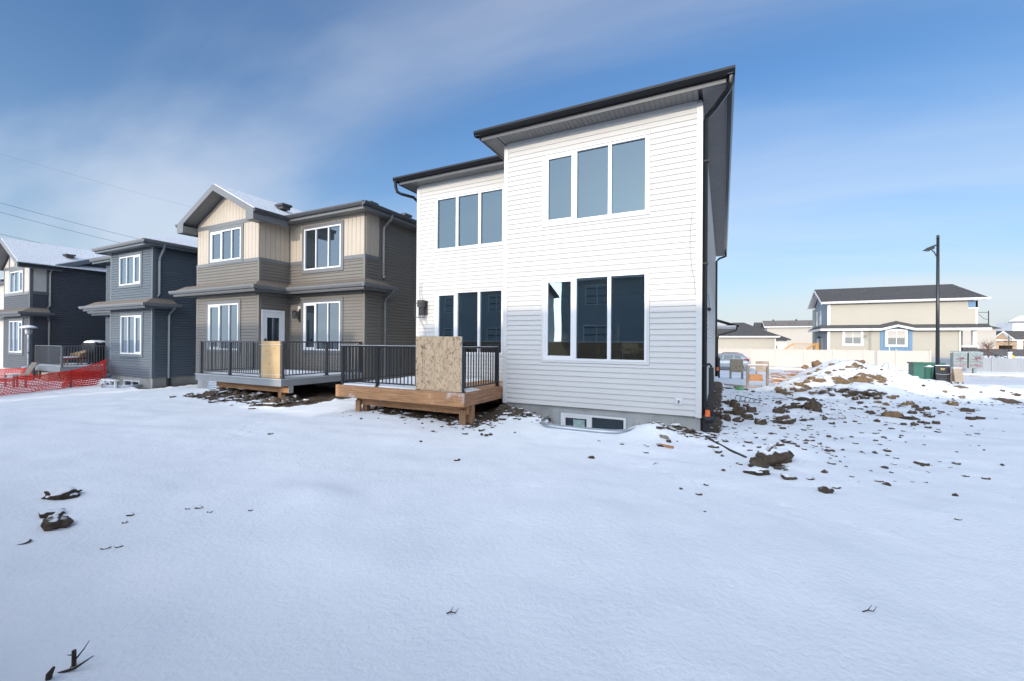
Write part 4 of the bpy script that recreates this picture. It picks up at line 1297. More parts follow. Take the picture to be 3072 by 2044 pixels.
# bands and corner boards
for fr, a, b in ((fw2, ax0 - 0.02, uw[0] - tr), (fw2, uw[0] - tr + 0.001, uw[1] + tr), (fw2, uw[1] + tr + 0.001, ax1 + 0.02), (fr2, ax1 + 0.03, ru[0] - tr - 0.001), (fr2, ru[1] + tr + 0.001, axr + 0.02), (fret, AW + 0.001, AR - 0.03), (fs2, AR + 0.001, 11.44)):
    mb = MB(); fbox(mb, fr, a, b, band0, band1 if not (fr is fw2 and a > -18.5 and b < -15.5) else uw[2] - 0.002, 0, 0.028); part('band_board', mb, M_DTRIM, h2)
for (x, y, sx) in ((ax0, AW, -1), (ax1, AW, 1), (axr, AR, 1)):
    for z0_, z1_ in ((B2 - 0.02, 3.4), (3.9, band0 - 0.001)):
        mb = MB(); mb.box(x - (0.022 if sx < 0 else 0.085), y - 0.022, z0_, x + (0.085 if sx < 0 else 0.022), y, z1_)
        mb.box(min(x, x + 0.022 * sx), y, z0_, max(x, x + 0.022 * sx), y + 0.085, z1_); part('corner_trim', mb, M_TAUPE, h2)
part('corner_trim', MB().box(axr, 11.44, B2, axr + 0.024, 11.52, S2 - 0.02), M_TAUPE, h2)


def vboards(parent, fr, s0, s1, zb, ztop, m, w=0.205, holes=(), gap=0.012, name='batten_board'):
    """vertical boards with open joints; ztop(s) gives the top edge"""
    n = max(1, int(round((s1 - s0) / w))); st = (s1 - s0) / n
    for i in range(n):
        a, b = s0 + i * st + gap / 2, s0 + (i + 1) * st - gap / 2
        spans = [(a, b, zb, None)]
        for h0, h1, hz0, hz1 in holes:
            new = []
            for (p, q, u, v) in spans:
                if h1 <= p + 0.005 or h0 >= q - 0.005: new.append((p, q, u, v)); continue
                if h0 - p > 0.02: new.append((p, h0, u, v))
                if q - h1 > 0.02: new.append((h1, q, u, v))
                c, e = max(p, h0), min(q, h1)
                if hz0 - u > 0.02: new.append((c, e, u, hz0))
                if v is None: new.append((c, e, hz1, None))
            spans = new
        for p, q, u, v in spans:
            t0, t1 = (ztop(p), ztop(q)) if v is None else (v, v)
            if min(t0, t1) - u < 0.015 and max(t0, t1) - u < 0.03: continue
            t0, t1 = max(t0, u + 0.002), max(t1, u + 0.002)
            pts = [W(fr, p, 0, u), W(fr, q, 0, u), W(fr, q, 0, t1), W(fr, p, 0, t0)]
            mb = MB(); mb.prism(pts, Vector(W(fr, 0, 0.014, 0)) - Vector(W(fr, 0, 0, 0)))
            part(name, mb, m, parent)


gcx = (ax0 + ax1) / 2 - 0.0
gz_eave, gpitch = 6.36, 0.50
ridge_z = gz_eave + 2.50 * gpitch                 # top of the front gable
gtop = lambda s: ridge_z - 0.26 - abs(s - gcx) * gpitch
gb0, gb1 = 6.12, 6.27                             # band under the gable
vboards(h2, fw2, ax0 + 0.03, ax1 - 0.03, band1, lambda s: gb0, M_CREAM, 0.2, [H_(uw)])
vboards(h2, fw2, ax0 + 0.03, ax1 - 0.03, gb1, gtop, M_CREAM, 0.2)
vboards(h2, fret, AW + 0.03, AR - 0.02, band1, lambda s: S2 - 0.02, M_CREAM, 0.2)
vboards(h2, fr2, ax1 + 0.02, axr - 0.03, band1, lambda s: S2 - 0.02, M_CREAM, 0.2, [H_(ru)])
vboards(h2, fs2, AR + 0.03, 11.44, band1, lambda s: S2 - 0.02, M_CREAM, 0.2)
mb = MB(); fbox(mb, fw2, ax0 - 0.01, ax1 + 0.01, gb0, gb1, 0, 0.03); part('band_board', mb, M_DTRIM, h2)
mb = MB(); mb.prism([(ax0, AW + 0.001, S2), (ax1, AW + 0.001, S2), (gcx, AW + 0.001, ridge_z - 0.16)], (0, 4.0, 0)); part('gable_wall', mb, M_CREAM, h2)
window(h2, fw2, *uw, (0.38, 0.70), M_GLASSD, (0,), tr - 0.003, M_DTRIM, d=0.02, mull=0.045)
window(h2, fr2, *ru, (0.33, 0.67), M_GLASSD, (), tr - 0.003, M_DTRIM, d=0.02, mull=0.045)
window(h2, fw2, *lw, (0.38, 0.70), M_GLASSD, (0,), tr - 0.003, M_DTRIM, d=0.02, mull=0.045)
window(h2, fr2, *rl, (0.34, 0.67), M_GLASSD, (0,), tr - 0.003, M_DTRIM, d=0.02, mull=0.045)
# patio door on the return wall
mb = MB()
for q in ((9.69, 10.59, 2.80, 2.88), (9.69, 9.77, 0.66, 2.80), (10.51, 10.59, 0.66, 2.80)): fbox(mb, fret, *q, -0.01, 0.045)
dr = part('door', mb, M_DOOR, h2)
mb = MB()
for q in ((9.775, 10.505, 2.60, 2.795), (9.775, 9.90, 0.9, 2.60), (10.38, 10.505, 0.9, 2.60), (9.775, 10.505, 0.68, 0.9)): fbox(mb, fret, *q, -0.01, 0.03)
part('door_leaf', mb, M_DOOR, dr)
mb = MB(); fbox(mb, fret, 9.90, 10.38, 0.9, 2.60, -0.005, 0.012); part('door_pane', mb, M_GLASSD, dr)
mb = MB(); fbox(mb, fret, 9.80, 9.86, 1.70, 1.82, 0.03, 0.07); part('door_handle', mb, M_BLACK, dr)
# wall lantern
lt = part('wall_lantern', MB().box(-14.45, AR - 0.05, 2.45, -14.37, AR - 0.016, 2.95), M_BLACK, h2)
mb = MB(); mb.lathe([(0.02, 0.0), (0.10, -0.04), (0.11, -0.06)], 8, (-14.52, AR - 0.18, 2.90)); part('lamp_hood', mb, M_BLACK, lt)
mb = MB(); mb.lathe([(0.085, -0.06), (0.075, -0.30), (0.02, -0.32)], 8, (-14.52, AR - 0.18, 2.90)); part('lamp_glass', mb, M_GLASSF, lt)
part('outlet_plate', MB().box(-13.0, AR - 0.03, 0.98, -12.9, AR - 0.016, 1.14), M_WTRIM, h2)
part('outlet_plate', MB().box(-14.52, AR - 0.03, 2.88, -14.38, AR - 0.016, 3.06), M_WTRIM, h2)


def skirt(parent, wall_pts, outs, zw, ze, m_roof, m_gut, m_fasc, m_soff, ov=0.42):
    """pent roof wrapping a wall line: wall_pts polyline, outs = outward normal of each segment"""
    ev = []
    for i, p in enumerate(wall_pts):
        o = Vector((0, 0, 0))
        if i > 0: o += Vector((*outs[i - 1], 0))
        if i < len(outs) and (i == 0 or outs[i] != outs[i - 1]): o += Vector((*outs[i], 0))
        ev.append(Vector((*p, 0)) + o * ov)
    for i in range(len(outs)):
        a, b = Vector((*wall_pts[i], 0)), Vector((*wall_pts[i + 1], 0)); c, d = ev[i], ev[i + 1]
        mb = MB(); mb.prism([(a.x, a.y, zw), (b.x, b.y, zw), (d.x, d.y, ze), (c.x, c.y, ze)], (0, 0, -0.03)); part('skirt_roof', mb, m_roof, parent)
        mb = MB(); mb.prism([(a.x, a.y, ze - 0.20), (b.x, b.y, ze - 0.20), (d.x, d.y, ze - 0.20), (c.x, c.y, ze - 0.20)], (0, 0, 0.012)); part('soffit', mb, m_soff, parent)
        o = (*outs[i], 0)
        mb = MB(); extr(mb, (c.x, c.y, ze - 0.22), (d.x, d.y, ze - 0.22), o, [(-0.02, 0), (0, 0), (0, 0.18), (-0.02, 0.18)]); part('fascia', mb, m_fasc, parent)
        u = (d - c).normalized() * 0.12
        conv0 = i == 0 or (ev[i] - Vector((*wall_pts[i], 0))).dot(-u) >= -1e-6
        conv1 = (ev[i + 1] - Vector((*wall_pts[i + 1], 0))).dot(u) >= -1e-6
        e0 = c - u * (1 if conv0 else -1) * 0.99; e1 = d + u * (1 if conv1 else -1) * 0.99
        mb = MB(); extr(mb, (e0.x, e0.y, ze - 0.125), (e1.x, e1.y, ze - 0.125), o, [(p + 0.001, q) for p, q in GUT]); part('gutter', mb, m_gut, parent)
    return ev


skirt(h2, [(ax0 - 0.9, AW), (ax1, AW), (ax1, AR), (axr, AR), (axr, 11.75)], [(0, -1), (1, 0), (0, -1), (1, 0)], 3.94, 3.71, M_SHING, M_DTRIM, M_DTRIM, M_FASC)
part('skirt_bracket', MB().box(ax0 - 0.9, AW + 0.001, 3.5, ax0 - 0.001, AW + 0.1, 3.9), M_TAUPE, h2)
# main roof and front gable
ov = 0.42
for k, m_ in hip(ax0 - ov, axr + ov, AR - ov, 24.4, 6.42, 0.335).items():
    part('roof_slope', m_, M_RSNOW if k == 'R' else M_SHING, h2, 'snow dusted slope' if k == 'R' else None)
gx0, gx1 = ax0 - 0.45, ax1 + 0.45
ye = AW - 0.50
gr = (gcx, ye, ridge_z); 
hw = (gx1 - gx0) / 2; zee = ridge_z - hw * gpitch
mb = MB(); mb.prism([(gx1, ye, zee), (gcx, ye, ridge_z), (gcx, 17.0, ridge_z), (gx1, 17.0, zee)], (0, 0, -0.03)); part('gable_slope', mb, M_RSNOW, h2, 'snow dusted slope')
mb = MB(); mb.prism([(gx0, ye, zee), (gcx, ye, ridge_z), (gcx, 17.0, ridge_z), (gx0, 17.0, zee)], (0, 0, -0.03)); part('gable_slope', mb, M_SHING, h2)
for sx, xe in ((1, gx1), (-1, gx0)):
    # rake board, boxed eave return and sloping soffit
    mb = MB(); mb.prism([(gcx, ye, ridge_z - 0.03), (gcx, ye, ridge_z - 0.27), (xe, ye, zee - 0.27), (xe, ye, zee - 0.03)], (0, -0.025, 0)); part('rake_board', mb, M_DTRIM, h2)
    mb = MB(); mb.prism([(gcx, ye + 0.002, ridge_z - 0.20), (xe, ye + 0.002, zee - 0.20), (xe, AW - 0.002, zee - 0.20), (gcx, AW - 0.002, ridge_z - 0.20)], (0, 0, 0.012)); part('soffit', mb, M_SOFF, h2)
    xi = ax1 if sx > 0 else ax0
    mb = MB(); mb.prism([(xe, ye - 0.024, zee - 0.27), (xe, ye - 0.024, zee - 0.40), (xi + 0.02 * sx, ye - 0.024, zee - 0.40), (xi + 0.02 * sx, ye - 0.024, zee - 0.27 + (abs(xe - xi) - 0.02) * gpitch)], (0, 0.03, 0)); part('eave_return', mb, M_DTRIM, h2)
    part('eave_box', MB().box(min(xe, xi), ye + 0.01, zee - 0.40, max(xe, xi), AW - 0.002, zee - 0.38), M_SOFF, h2)
    part('eave_box', MB().box(xi - 0.01, ye + 0.01, zee - 0.38, xi + 0.01, AW - 0.002, zee - 0.14), M_DTRIM, h2)
    yend = AR - ov + 0.0 if sx > 0 else 16
    mb = MB(); extr(mb, (xe, ye, zee - 0.27), (xe, yend, zee - 0.27), (sx, 0, 0), [(-0.02, -0.12), (0, -0.12), (0, 0.22), (-0.02, 0.22)]); part('fascia', mb, M_DTRIM, h2)
    mb = MB(); extr(mb, (xe, ye - 0.03, zee - 0.15), (xe, yend, zee - 0.15), (sx, 0, 0), [(p + 0.001, q) for p, q in GUT]); part('gutter', mb, M_RAIL2, h2)
eave_run(h2, (gx1 + 0.0, AR - ov), (axr + ov, AR - ov), (0, -1, 0), 6.22, M_RAIL2, M_DTRIM, 0.2)
eave_run(h2, (axr + ov, AR - ov - 0.12), (axr + ov, 24.4), (1, 0, 0), 6.22, M_RAIL2, M_DTRIM, 0.2)
part('soffit', MB().box(ax1 + 0.03, AR - ov + 0.001, 6.20, axr + ov - 0.02, AR - 0.001, 6.212), M_SOFF, h2)
part('soffit', MB().box(axr + 0.001, AR + 0.0, 6.20, axr + ov - 0.02, 24.3, 6.212), M_SOFF, h2)
part('soffit', MB().box(ax1 + 0.001, AW, 6.2, gx1 - 0.02, AR - ov, 6.212), M_SOFF, h2)
for x, y, z in ((-15.6, 10.9, 6.98), (-12.9, 12.2, 6.98), (-12.3, 12.2, 6.98), (-11.55, 13.3, 6.72), (-11.5, 14.6, 6.72), (-11.6, 15.1, 6.74)):
    roof_vent(h2, x, y, z)
downspout(h2, [(axr + ov + 0.05, 11.62, 6.3), (axr + ov + 0.02, 11.62, 6.15), (axr + 0.10, 11.62, 5.9), (axr + 0.06, 11.62, 5.75), (axr + 0.06, 11.62, 4.12), (axr + 0.12, 11.60, 4.02)], M_DTRIM, 0.08)
downspout(h2, [(axr + 0.5, 11.70, 3.68), (axr + 0.48, 11.70, 3.55), (axr + 0.12, 11.72, 3.30), (axr + 0.06, 11.72, 3.18), (axr + 0.06, 11.72, 0.1)], M_DTRIM, 0.08)

# ------------------------------------------------------------------ taupe house deck
d2 = thing('grey_deck', 'grey composite deck on brown timber posts with a dark grey railing at the taupe house', 'deck', (-13.2, 9.2, 0))
ex0, ex1, ey0, ey1, ez = -15.40, -11.16, 7.78, 10.78, 0.66
M_COMP = mat('grey_composite', (0.27, 0.285, 0.30), 0.55, (2, 0.08), (30, 0.3, 0.01))
n_ = 21; bw2 = (ey1 - ey0) / n_
meb = MB().box(0, 0, 0, 1, bw2 - 0.006, 0.03).mesh('deck_board'); meb.materials.append(M_COMP)
for i in range(n_):
    y = ey0 + i * bw2
    a = ex0 if y < AW - 0.2 else ax1 + 0.05
    place(meb, 'deck_board', d2, (a, y, ez - 0.032), (ex1 - a, 1, 1))
part('fascia_board', MB().box(ex0 - 0.03, ey0 - 0.03, ez - 0.215, ex1 + 0.03, ey0, ez - 0.034), M_COMP, d2)
part('fascia_board', MB().box(ex1, ey0 + 0.001, ez - 0.215, ex1 + 0.03, AR - 0.03, ez - 0.034), M_COMP, d2)
part('fascia_board', MB().box(ex0 - 0.03, ey0 + 0.001, ez - 0.215, ex0, AW - 0.03, ez - 0.034), M_COMP, d2)
mb = MB()
for a, b in (((ex0 - 0.05, ey0 - 0.05), (ex1 + 0.05, ey0 + 0.0)), ((ex1, ey0 + 0.001), (ex1 + 0.05, AR - 0.03)), ((ex0 - 0.05, ey0 + 0.001), (ex0, AW - 0.03))):
    mb.box(a[0], a[1], ez - 0.033, b[0], b[1], ez - 0.002)
part('edge_trim', mb, mat('light_grey_edge', (0.42, 0.44, 0.46), 0.5, (3, 0.05)), d2)
part('beam', MB().box(ex0 + 0.65, 8.02, 0.24, ex1 - 0.0, 8.12, ez - 0.216), M_CEDAR_X, d2)
part('beam_cap', MB().box(ex1 + 0.001, 8.0, 0.235, ex1 + 0.02, 8.14, ez - 0.217), M_GALV, d2)
for x in (-14.5, -11.55):
    part('deck_post', MB().box(x - 0.07, 8.0, min(gz(x, 8.05), gz(x - .1, 7.9)) - 0.15, x + 0.07, 8.14, 0.239), M_CEDAR_Z, d2)
snow_sheet(d2, ex0 + 0.05, ex1 - 0.12, ey0 + 0.22, ey1 - 0.5, ez - 0.002, 0.03, 6, 'snow_layer', lambda x, y: (x < ax1 + 0.06) & (y > AW - 0.05))
railing(d2, (ex0 + 0.08, ey0 + 0.08), (-12.17, ey0 + 0.08), ez, M_RAIL2, 1.03, posts=(0.0, 0.5, 1.0), pw=0.075)
railing(d2, (ex1 - 0.07, ey0 + 0.08), (ex1 - 0.07, AR - 0.06), ez, M_RAIL2, 1.03, posts=(0.0, 0.52, 1.0), pw=0.075)
railing(d2, (ex0 + 0.08, ey0 + 0.08), (ex0 + 0.08, AW - 0.05), ez, M_RAIL2, 1.03, posts=(1.0,), pw=0.075)
ply = thing('plywood_barrier', 'yellow plywood sheet with knots filling the gate opening of the grey deck', 'board', (-11.7, ey0 + 0.05, ez))
part('sheet', MB().box(-12.12, ey0 + 0.03, ez + 0.01, -11.27, ey0 + 0.045, ez + 1.07), wood('yellow_plywood', (0.52, 0.36, 0.185), 2, 0.88), ply)
M_KNOT = mat('plywood_knot', (0.24, 0.13, 0.05), 0.8, (30, 0.3))
for dx, dz, r_ in ((0.39, 0.92, 0.014), (0.60, 0.86, 0.02), (0.24, 0.78, 0.02), (0.44, 0.69, 0.019), (0.39, 0.42, 0.02), (0.66, 0.43, 0.013), (0.63, 0.05, 0.018), (0.26, 0.10, 0.01), (0.76, 0.12, 0.009)):
    part('knot', MB().tube([(-12.12 + dx, ey0 + 0.0285, ez + dz), (-12.12 + dx, ey0 + 0.0305, ez + dz)], r_, 8), M_KNOT, ply)
for z in (0.10, 0.97):
    part('tie_wire', MB().tube([(-12.2, ey0 + 0.02, ez + z), (-11.2, ey0 + 0.02, ez + z + 0.01)], 0.004, 4), M_PRINTW, ply)
# steel window well half hidden behind the deck's left end
mb = MB(); 
for k in range(6):
    zz = 0.36 - k * 0.06
    vs = []
    for i in range(19):
        a = math.pi + math.pi * i / 18
        for dz, dr_ in ((0, 0), (-0.03, 0.02), (-0.06, 0)): vs.append((-16.3 + (0.75 + dr_) * math.cos(a), AW - 0.02 + (0.95 + dr_) * math.sin(a), zz + dz))
    mb.add(vs, [(i * 3 + j, i * 3 + 3 + j, i * 3 + 4 + j, i * 3 + 1 + j) for i in range(18) for j in range(2)])
single('window_well', mb, M_GALV, 'corrugated steel window well at the left end of the grey deck', 'window well', (-16.3, 8.9, 0))

# ================================================================== SLATE BLUE HOUSE (H3)
h3 = thing('blue_house', 'slate blue two-storey house with white windows left of the taupe house', 'house', (-25, 10, -0.3))
BY, bx0, bx1, bR, bL, bRY = 9.33, -25.72, -21.92, -21.92, -29.45, 10.5
S3, B3_ = 5.74, 0.10
f3, f3r, f3s, f3l = ('F', BY), ('F', bRY), ('R', bR), ('L', bx0)
mb = MB(); mb.box(bx0, BY + 0.001, B3_, bx1 - 0.001, 22, S3); mb.box(bL, bRY + 0.001, B3_, bx0 - 0.001, 22, S3); part('wall', mb, M_BLUE, h3)
mb = MB(); mb.box(bx0 + 0.03, BY + 0.03, -1.2, bx1 - 0.03, 22, B3_); part('foundation', mb, M_CONC, h3)
v1 = (-24.80, -22.91, 4.21, 5.50); v2 = (-24.63, -22.78, 1.10, 2.82)
siding(h3, f3, bx0 + 0.08, bx1 - 0.08, B3_, S3 - 0.02, M_BLUE, [H_(v1), H_(v2), (bx0, bx1, 3.1, 3.46)])
siding(h3, f3r, bL, bx0 - 0.01, B3_, S3 - 0.02, M_BLUE, [(bL, bx0, 3.0, 3.3)])
siding(h3, f3s, BY + 0.08, 16, B3_, S3 - 0.02, M_BLUE, [(BY, 10.1, 3.1, 3.46)])
for x, sx in ((bx0, -1), (bx1, 1)):
    for z0_, z1_ in ((B3_ - 0.02, 3.12), (3.5, S3)):
        mb = MB(); mb.box(x - (0.022 if sx < 0 else 0.085), BY - 0.022, z0_, x + (0.085 if sx < 0 else 0.022), BY, z1_)
        mb.box(min(x, x + 0.022 * sx), BY, z0_, max(x, x + 0.022 * sx), BY + 0.085, z1_); part('corner_trim', mb, M_BLUET, h3)
part('corner_trim', MB().box(bL - 0.02, bRY - 0.022, B3_, bL + 0.08, bRY, S3), M_BLUET, h3)
window(h3, f3, *v1, (0.34, 0.68), M_GLASSD, (2,), tr - 0.003, M_BLUET, d=0.02, mull=0.045)
window(h3, f3, *v2, (0.34, 0.68), M_GLASSD, (2,), tr - 0.003, M_BLUET, d=0.02, mull=0.045)
window(h3, ('F', BY), -24.35, -22.95, -0.38, -0.08, (0.5,), M_GLASSD, (), 0, None, fw=0.045)
skirt(h3, [(bx0 - 1.6, BY), (bx1, BY), (bx1, 10.05)], [(0, -1), (1, 0)], 3.55, 3.30, M_SHING, M_DTRIM, M_BLUET, M_FASC, 0.45)
skirt(h3, [(bL - 0.6, bRY), (bx0 + 0.02, bRY)], [(0, -1)], 3.44, 3.22, M_SHING, M_DTRIM, M_BLUET, M_FASC, 0.4)
eave_run(h3, (bx0 - 0.5, BY - 0.42), (bx1 + 0.42, BY - 0.42), (0, -1, 0), S3 + 0.02, M_DTRIM, M_BLUET, 0.2)
eave_run(h3, (bx1 + 0.42, BY - 0.54), (bx1 + 0.42, 22.4), (1, 0, 0), S3 + 0.02, M_DTRIM, M_BLUET, 0.2)
eave_run(h3, (bL - 0.5, bRY - 0.42), (bx0 - 0.5, bRY - 0.42), (0, -1, 0), S3 + 0.02, M_DTRIM, M_BLUET, 0.2)
part('soffit', MB().box(bx0 - 0.5, BY - 0.415, S3, bx1 + 0.40, 22.4, S3 + 0.012), M_FASC, h3)
part('soffit', MB().box(bL - 0.5, bRY - 0.415, S3, bx0 - 0.501, 22.4, S3 + 0.012), M_FASC, h3)
for k, m_ in hip(bL - 0.5, bx1 + 0.42, bRY - 0.42, 22.4, S3 + 0.2, 0.36).items():
    part('roof_slope', m_, M_RSNOW if k == 'R' else M_SHING, h3, 'snow dusted slope' if k == 'R' else None)
for k, m_ in hip(bx0 - 0.5, bx1 + 0.42, BY - 0.42, 15, S3 + 0.21, 0.36).items():
    part('roof_slope', m_, M_RSNOW if k == 'R' else M_SHING, h3)
roof_vent(h3, -25.6, 14.3, 7.75)
downspout(h3, [(bx1 + 0.48, 9.55, 5.85), (bx1 + 0.40, 9.55, 5.65), (bx1 + 0.10, 9.55, 5.32), (bx1 + 0.06, 9.55, 5.15), (bx1 + 0.06, 9.55, 3.72), (bx1 - 0.02, 9.5, 3.6)], M_BLUET, 0.085)
downspout(h3, [(bx1 + 0.5, 9.95, 3.25), (bx1 + 0.45, 9.95, 3.12), (bx1 + 0.12, 9.92, 2.9), (bx1 + 0.06, 9.92, 2.75), (bx1 + 0.06, 9.92, 0.05)], M_BLUET, 0.085)
part('downspout_boot', MB().box(bx1 + 0.01, 9.86, -0.35, bx1 + 0.12, 9.98, 0.06), M_BLACK, h3)
mb = MB()
for k in range(3):
    zz = -0.20 - k * 0.06; vs = []
    for i in range(19):
        a = math.pi + math.pi * i / 18
        for dz, dr_ in ((0, 0), (-0.03, 0.02), (-0.06, 0)): vs.append((-23.75 + (1.1 + dr_) * math.cos(a), BY - 0.02 + (0.9 + dr_) * math.sin(a), zz + dz))
    mb.add(vs, [(i * 3 + j, i * 3 + 3 + j, i * 3 + 4 + j, i * 3 + 1 + j) for i in range(18) for j in range(2)])
single('window_well', mb, M_GALV, 'steel window well at the foot of the slate blue house', 'window well', (-23.75, 8.9, -0.3))
bench = thing('plank_bench', 'low white plank trestle standing by the blue house basement window', 'bench', (-23.5, 8.55, -0.3))
part('plank', MB().box(-24.1, 8.45, -0.02, -22.95, 8.62, 0.03), M_PRINTW, bench)
for x in (-24.0, -23.5, -23.05): part('leg', MB().box(x - 0.03, 8.50, -0.32, x + 0.03, 8.57, -0.021), M_PRINTW, bench)

# ================================================================== CHARCOAL HOUSE (H4)
h4 = thing('charcoal_house', 'charcoal two-storey house with cream stucco gable at the far left', 'house', (-36, 9, -0.3))
CY4, cx0, cx1 = 8.60, -36.62, -32.80
S4, B4 = 5.70, 0.1
f4, f4s = ('F', CY4), ('R', cx1)
mb = MB(); mb.box(cx0, CY4 + 0.001, B4, cx1 - 0.001, 24, S4); mb.prism([(cx1 - 0.001, 9.7, S4), (cx1 - 0.001, 22, S4), (cx1 - 0.001, 15.8, 8.0)], (-3.8, 0, 0)); part('wall', mb, M_CHAR, h4)
mb = MB(); mb.box(cx0 + 0.03, CY4 + 0.03, -1.2, cx1 - 0.03, 24, B4); part('foundation', mb, M_CONC, h4)
q1 = (-35.62, -33.72, 4.28, 5.44); q2 = (-35.62, -33.76, 1.0, 2.72)
siding(h4, f4, cx0 + 0.08, cx1 - 0.08, B4, 4.12, M_CHAR, [H_(q2), (cx0, cx1, 3.06, 3.42)])
siding(h4, f4s, CY4 + 0.08, 9.20, B4, 4.12, M_CHAR, [(CY4, 9.5, 3.06, 3.42)])
siding(h4, f4s, 9.26, 17.5, B4, S4, M_CHAR)
siding(h4, f4s, 9.7, 17.5, S4, S4 + 2.4, M_CHAR, top=lambda u, v, a, b: (9.75 + (v - S4) / 0.40, b))
for a, b, c in ((cx0, CY4, 0), (cx1, CY4, 1)):
    mb = MB(); mb.box(a - (0.0 if c else 0.02), CY4 - 0.022, B4, a + (0.022 if c else 0.08), CY4, S4) if not c else mb.box(a - 0.1, CY4 - 0.024, B4, a + 0.024, CY4, S4)
    if c: mb.box(a, CY4, B4, a + 0.024, CY4 + 0.1, S4)
    part('corner_trim', mb, M_CHART, h4)
M4T = M_DTRIM
for fr, a, b, u, v in ((f4, cx0, cx1 - 0.101, 4.12, 4.27), (f4s, CY4 + 0.101, 9.25, 4.12, 4.29), (f4, cx0, cx1 - 0.101, 5.58, 5.74), (f4s, 9.19, 9.26, 4.30, S4)):
    mb = MB(); fbox(mb, fr, a, b, u, v, 0, 0.035); part('band_board', mb, M4T if fr is f4 else M_CHART, h4)
mb = MB(); fbox(mb, f4, cx0 + 0.001, q1[0] - tr, 4.271, 5.579, 0, 0.014); fbox(mb, f4, q1[1] + tr, cx1 - 0.101, 4.271, 5.579, 0, 0.014); fbox(mb, f4, q1[0] - tr, q1[1] + tr, q1[3] + 0.07, 5.579, 0, 0.014)
fbox(mb, f4s, CY4 + 0.101, 9.189, 4.291, S4, 0, 0.014)
part('stucco_panel', mb, M_STUCCO, h4)
g4x = (cx0 + cx1) / 2 - 0.25; g4z = 7.22; p4 = 0.58
mb = MB(); mb.prism([(cx0, CY4 - 0.014, 5.741), (cx1, CY4 - 0.014, 5.741), (g4x, CY4 - 0.014, g4z - 0.3)], (0, 3, 0)); part('stucco_panel', mb, M_STUCCO, h4)
for x in (-35.8, -34.95, -34.1):
    mb = MB(); fbox(mb, f4, x - 0.06, x + 0.06, 5.742, g4z - 0.35 - abs(x - g4x) * p4, 0.0, 0.03); part('timber_strip', mb, M4T, h4)
window(h4, f4, *q1, (0.36, 0.72), M_GLASSD, (2,), tr - 0.003, M4T, d=0.02, mull=0.045)
window(h4, f4, *q2, (0.36, 0.72), M_GLASSD, (2,), tr - 0.003, M_CHART, d=0.02, mull=0.045)
skirt(h4, [(cx0 - 1.5, CY4), (cx1, CY4), (cx1, 9.25)], [(0, -1), (1, 0)], 3.42, 3.16, M_SHING, M_CHART, M_CHART, M_FASC, 0.45)
ye4, xe4 = CY4 - 0.55, cx1 + 0.40
ze4 = g4z - (xe4 - g4x) * p4; xe4l = g4x - (xe4 - g4x)
part('gable_slope', MB().prism([(xe4, ye4, ze4), (g4x, ye4, g4z), (g4x, 16, g4z), (xe4, 16, ze4)], (0, 0, -0.04)), M_RSNOW, h4, 'snow dusted slope')
part('gable_slope', MB().prism([(xe4l, ye4, ze4), (g4x, ye4, g4z), (g4x, 16, g4z), (xe4l, 16, ze4)], (0, 0, -0.04)), M_SHING, h4)
for xx in (xe4, xe4l):
    part('rake_board', MB().prism([(g4x, ye4, g4z - 0.04), (g4x, ye4, g4z - 0.27), (xx, ye4, ze4 - 0.27), (xx, ye4, ze4 - 0.04)], (0, -0.025, 0)), M4T, h4)
    part('soffit', MB().prism([(g4x, ye4 + 0.002, g4z - 0.2), (xx, ye4 + 0.002, ze4 - 0.2), (xx, CY4 - 0.02, ze4 - 0.2), (g4x, CY4 - 0.02, g4z - 0.2)], (0, 0, 0.012)), M_SOFF, h4)
eave_run(h4, (xe4, ye4), (xe4, 9.7), (1, 0, 0), ze4 - 0.26, M_BLACK, M_CHART, 0.2)
# long main roof: eave slope towards the side, with a rising rake board
part('roof_slope', MB().prism([(cx1 + 0.35, 9.4, 5.80), (cx1 + 0.35, 17.6, 9.08), (-40, 17.6, 9.08), (-40, 9.4, 5.80)], (0, 0, -0.04)), M_RSNOW, h4, 'snow dusted slope')
part('roof_slope', MB().prism([(cx1 + 0.35, 25.8, 5.80), (cx1 + 0.35, 17.6, 9.08), (-40, 17.6, 9.08), (-40, 25.8, 5.80)], (0, 0, -0.04)), M_SHING, h4)
part('rake_board', MB().prism([(cx1 + 0.35, 9.4, 5.75), (cx1 + 0.35, 9.4, 5.52), (cx1 + 0.35, 17.6, 8.80), (cx1 + 0.35, 17.6, 9.03)], (0.025, 0, 0)), M_BLUET, h4)
part('soffit', MB().prism([(cx1, 9.4, 5.60), (cx1, 17.6, 8.88), (cx1 + 0.35, 17.6, 8.88), (cx1 + 0.35, 9.4, 5.60)], (0, 0, 0.012)), M_FASC, h4)
roof_vent(h4, -33.55, 10.3, 6.45)
downspout(h4, [(cx1 + 0.42, 9.32, 5.7), (cx1 + 0.35, 9.32, 5.55), (cx1 + 0.1, 9.32, 5.32), (cx1 + 0.06, 9.32, 5.2), (cx1 + 0.06, 9.32, 3.55), (cx1 - 0.02, 9.25, 3.4)], M4T, 0.085)
downspout(h4, [(cx1 + 0.45, 9.2, 3.2), (cx1 + 0.1, 9.26, 2.9), (cx1 + 0.06, 9.3, 2.7), (cx1 + 0.06, 9.3, 0.1)], M_CHART, 0.085)
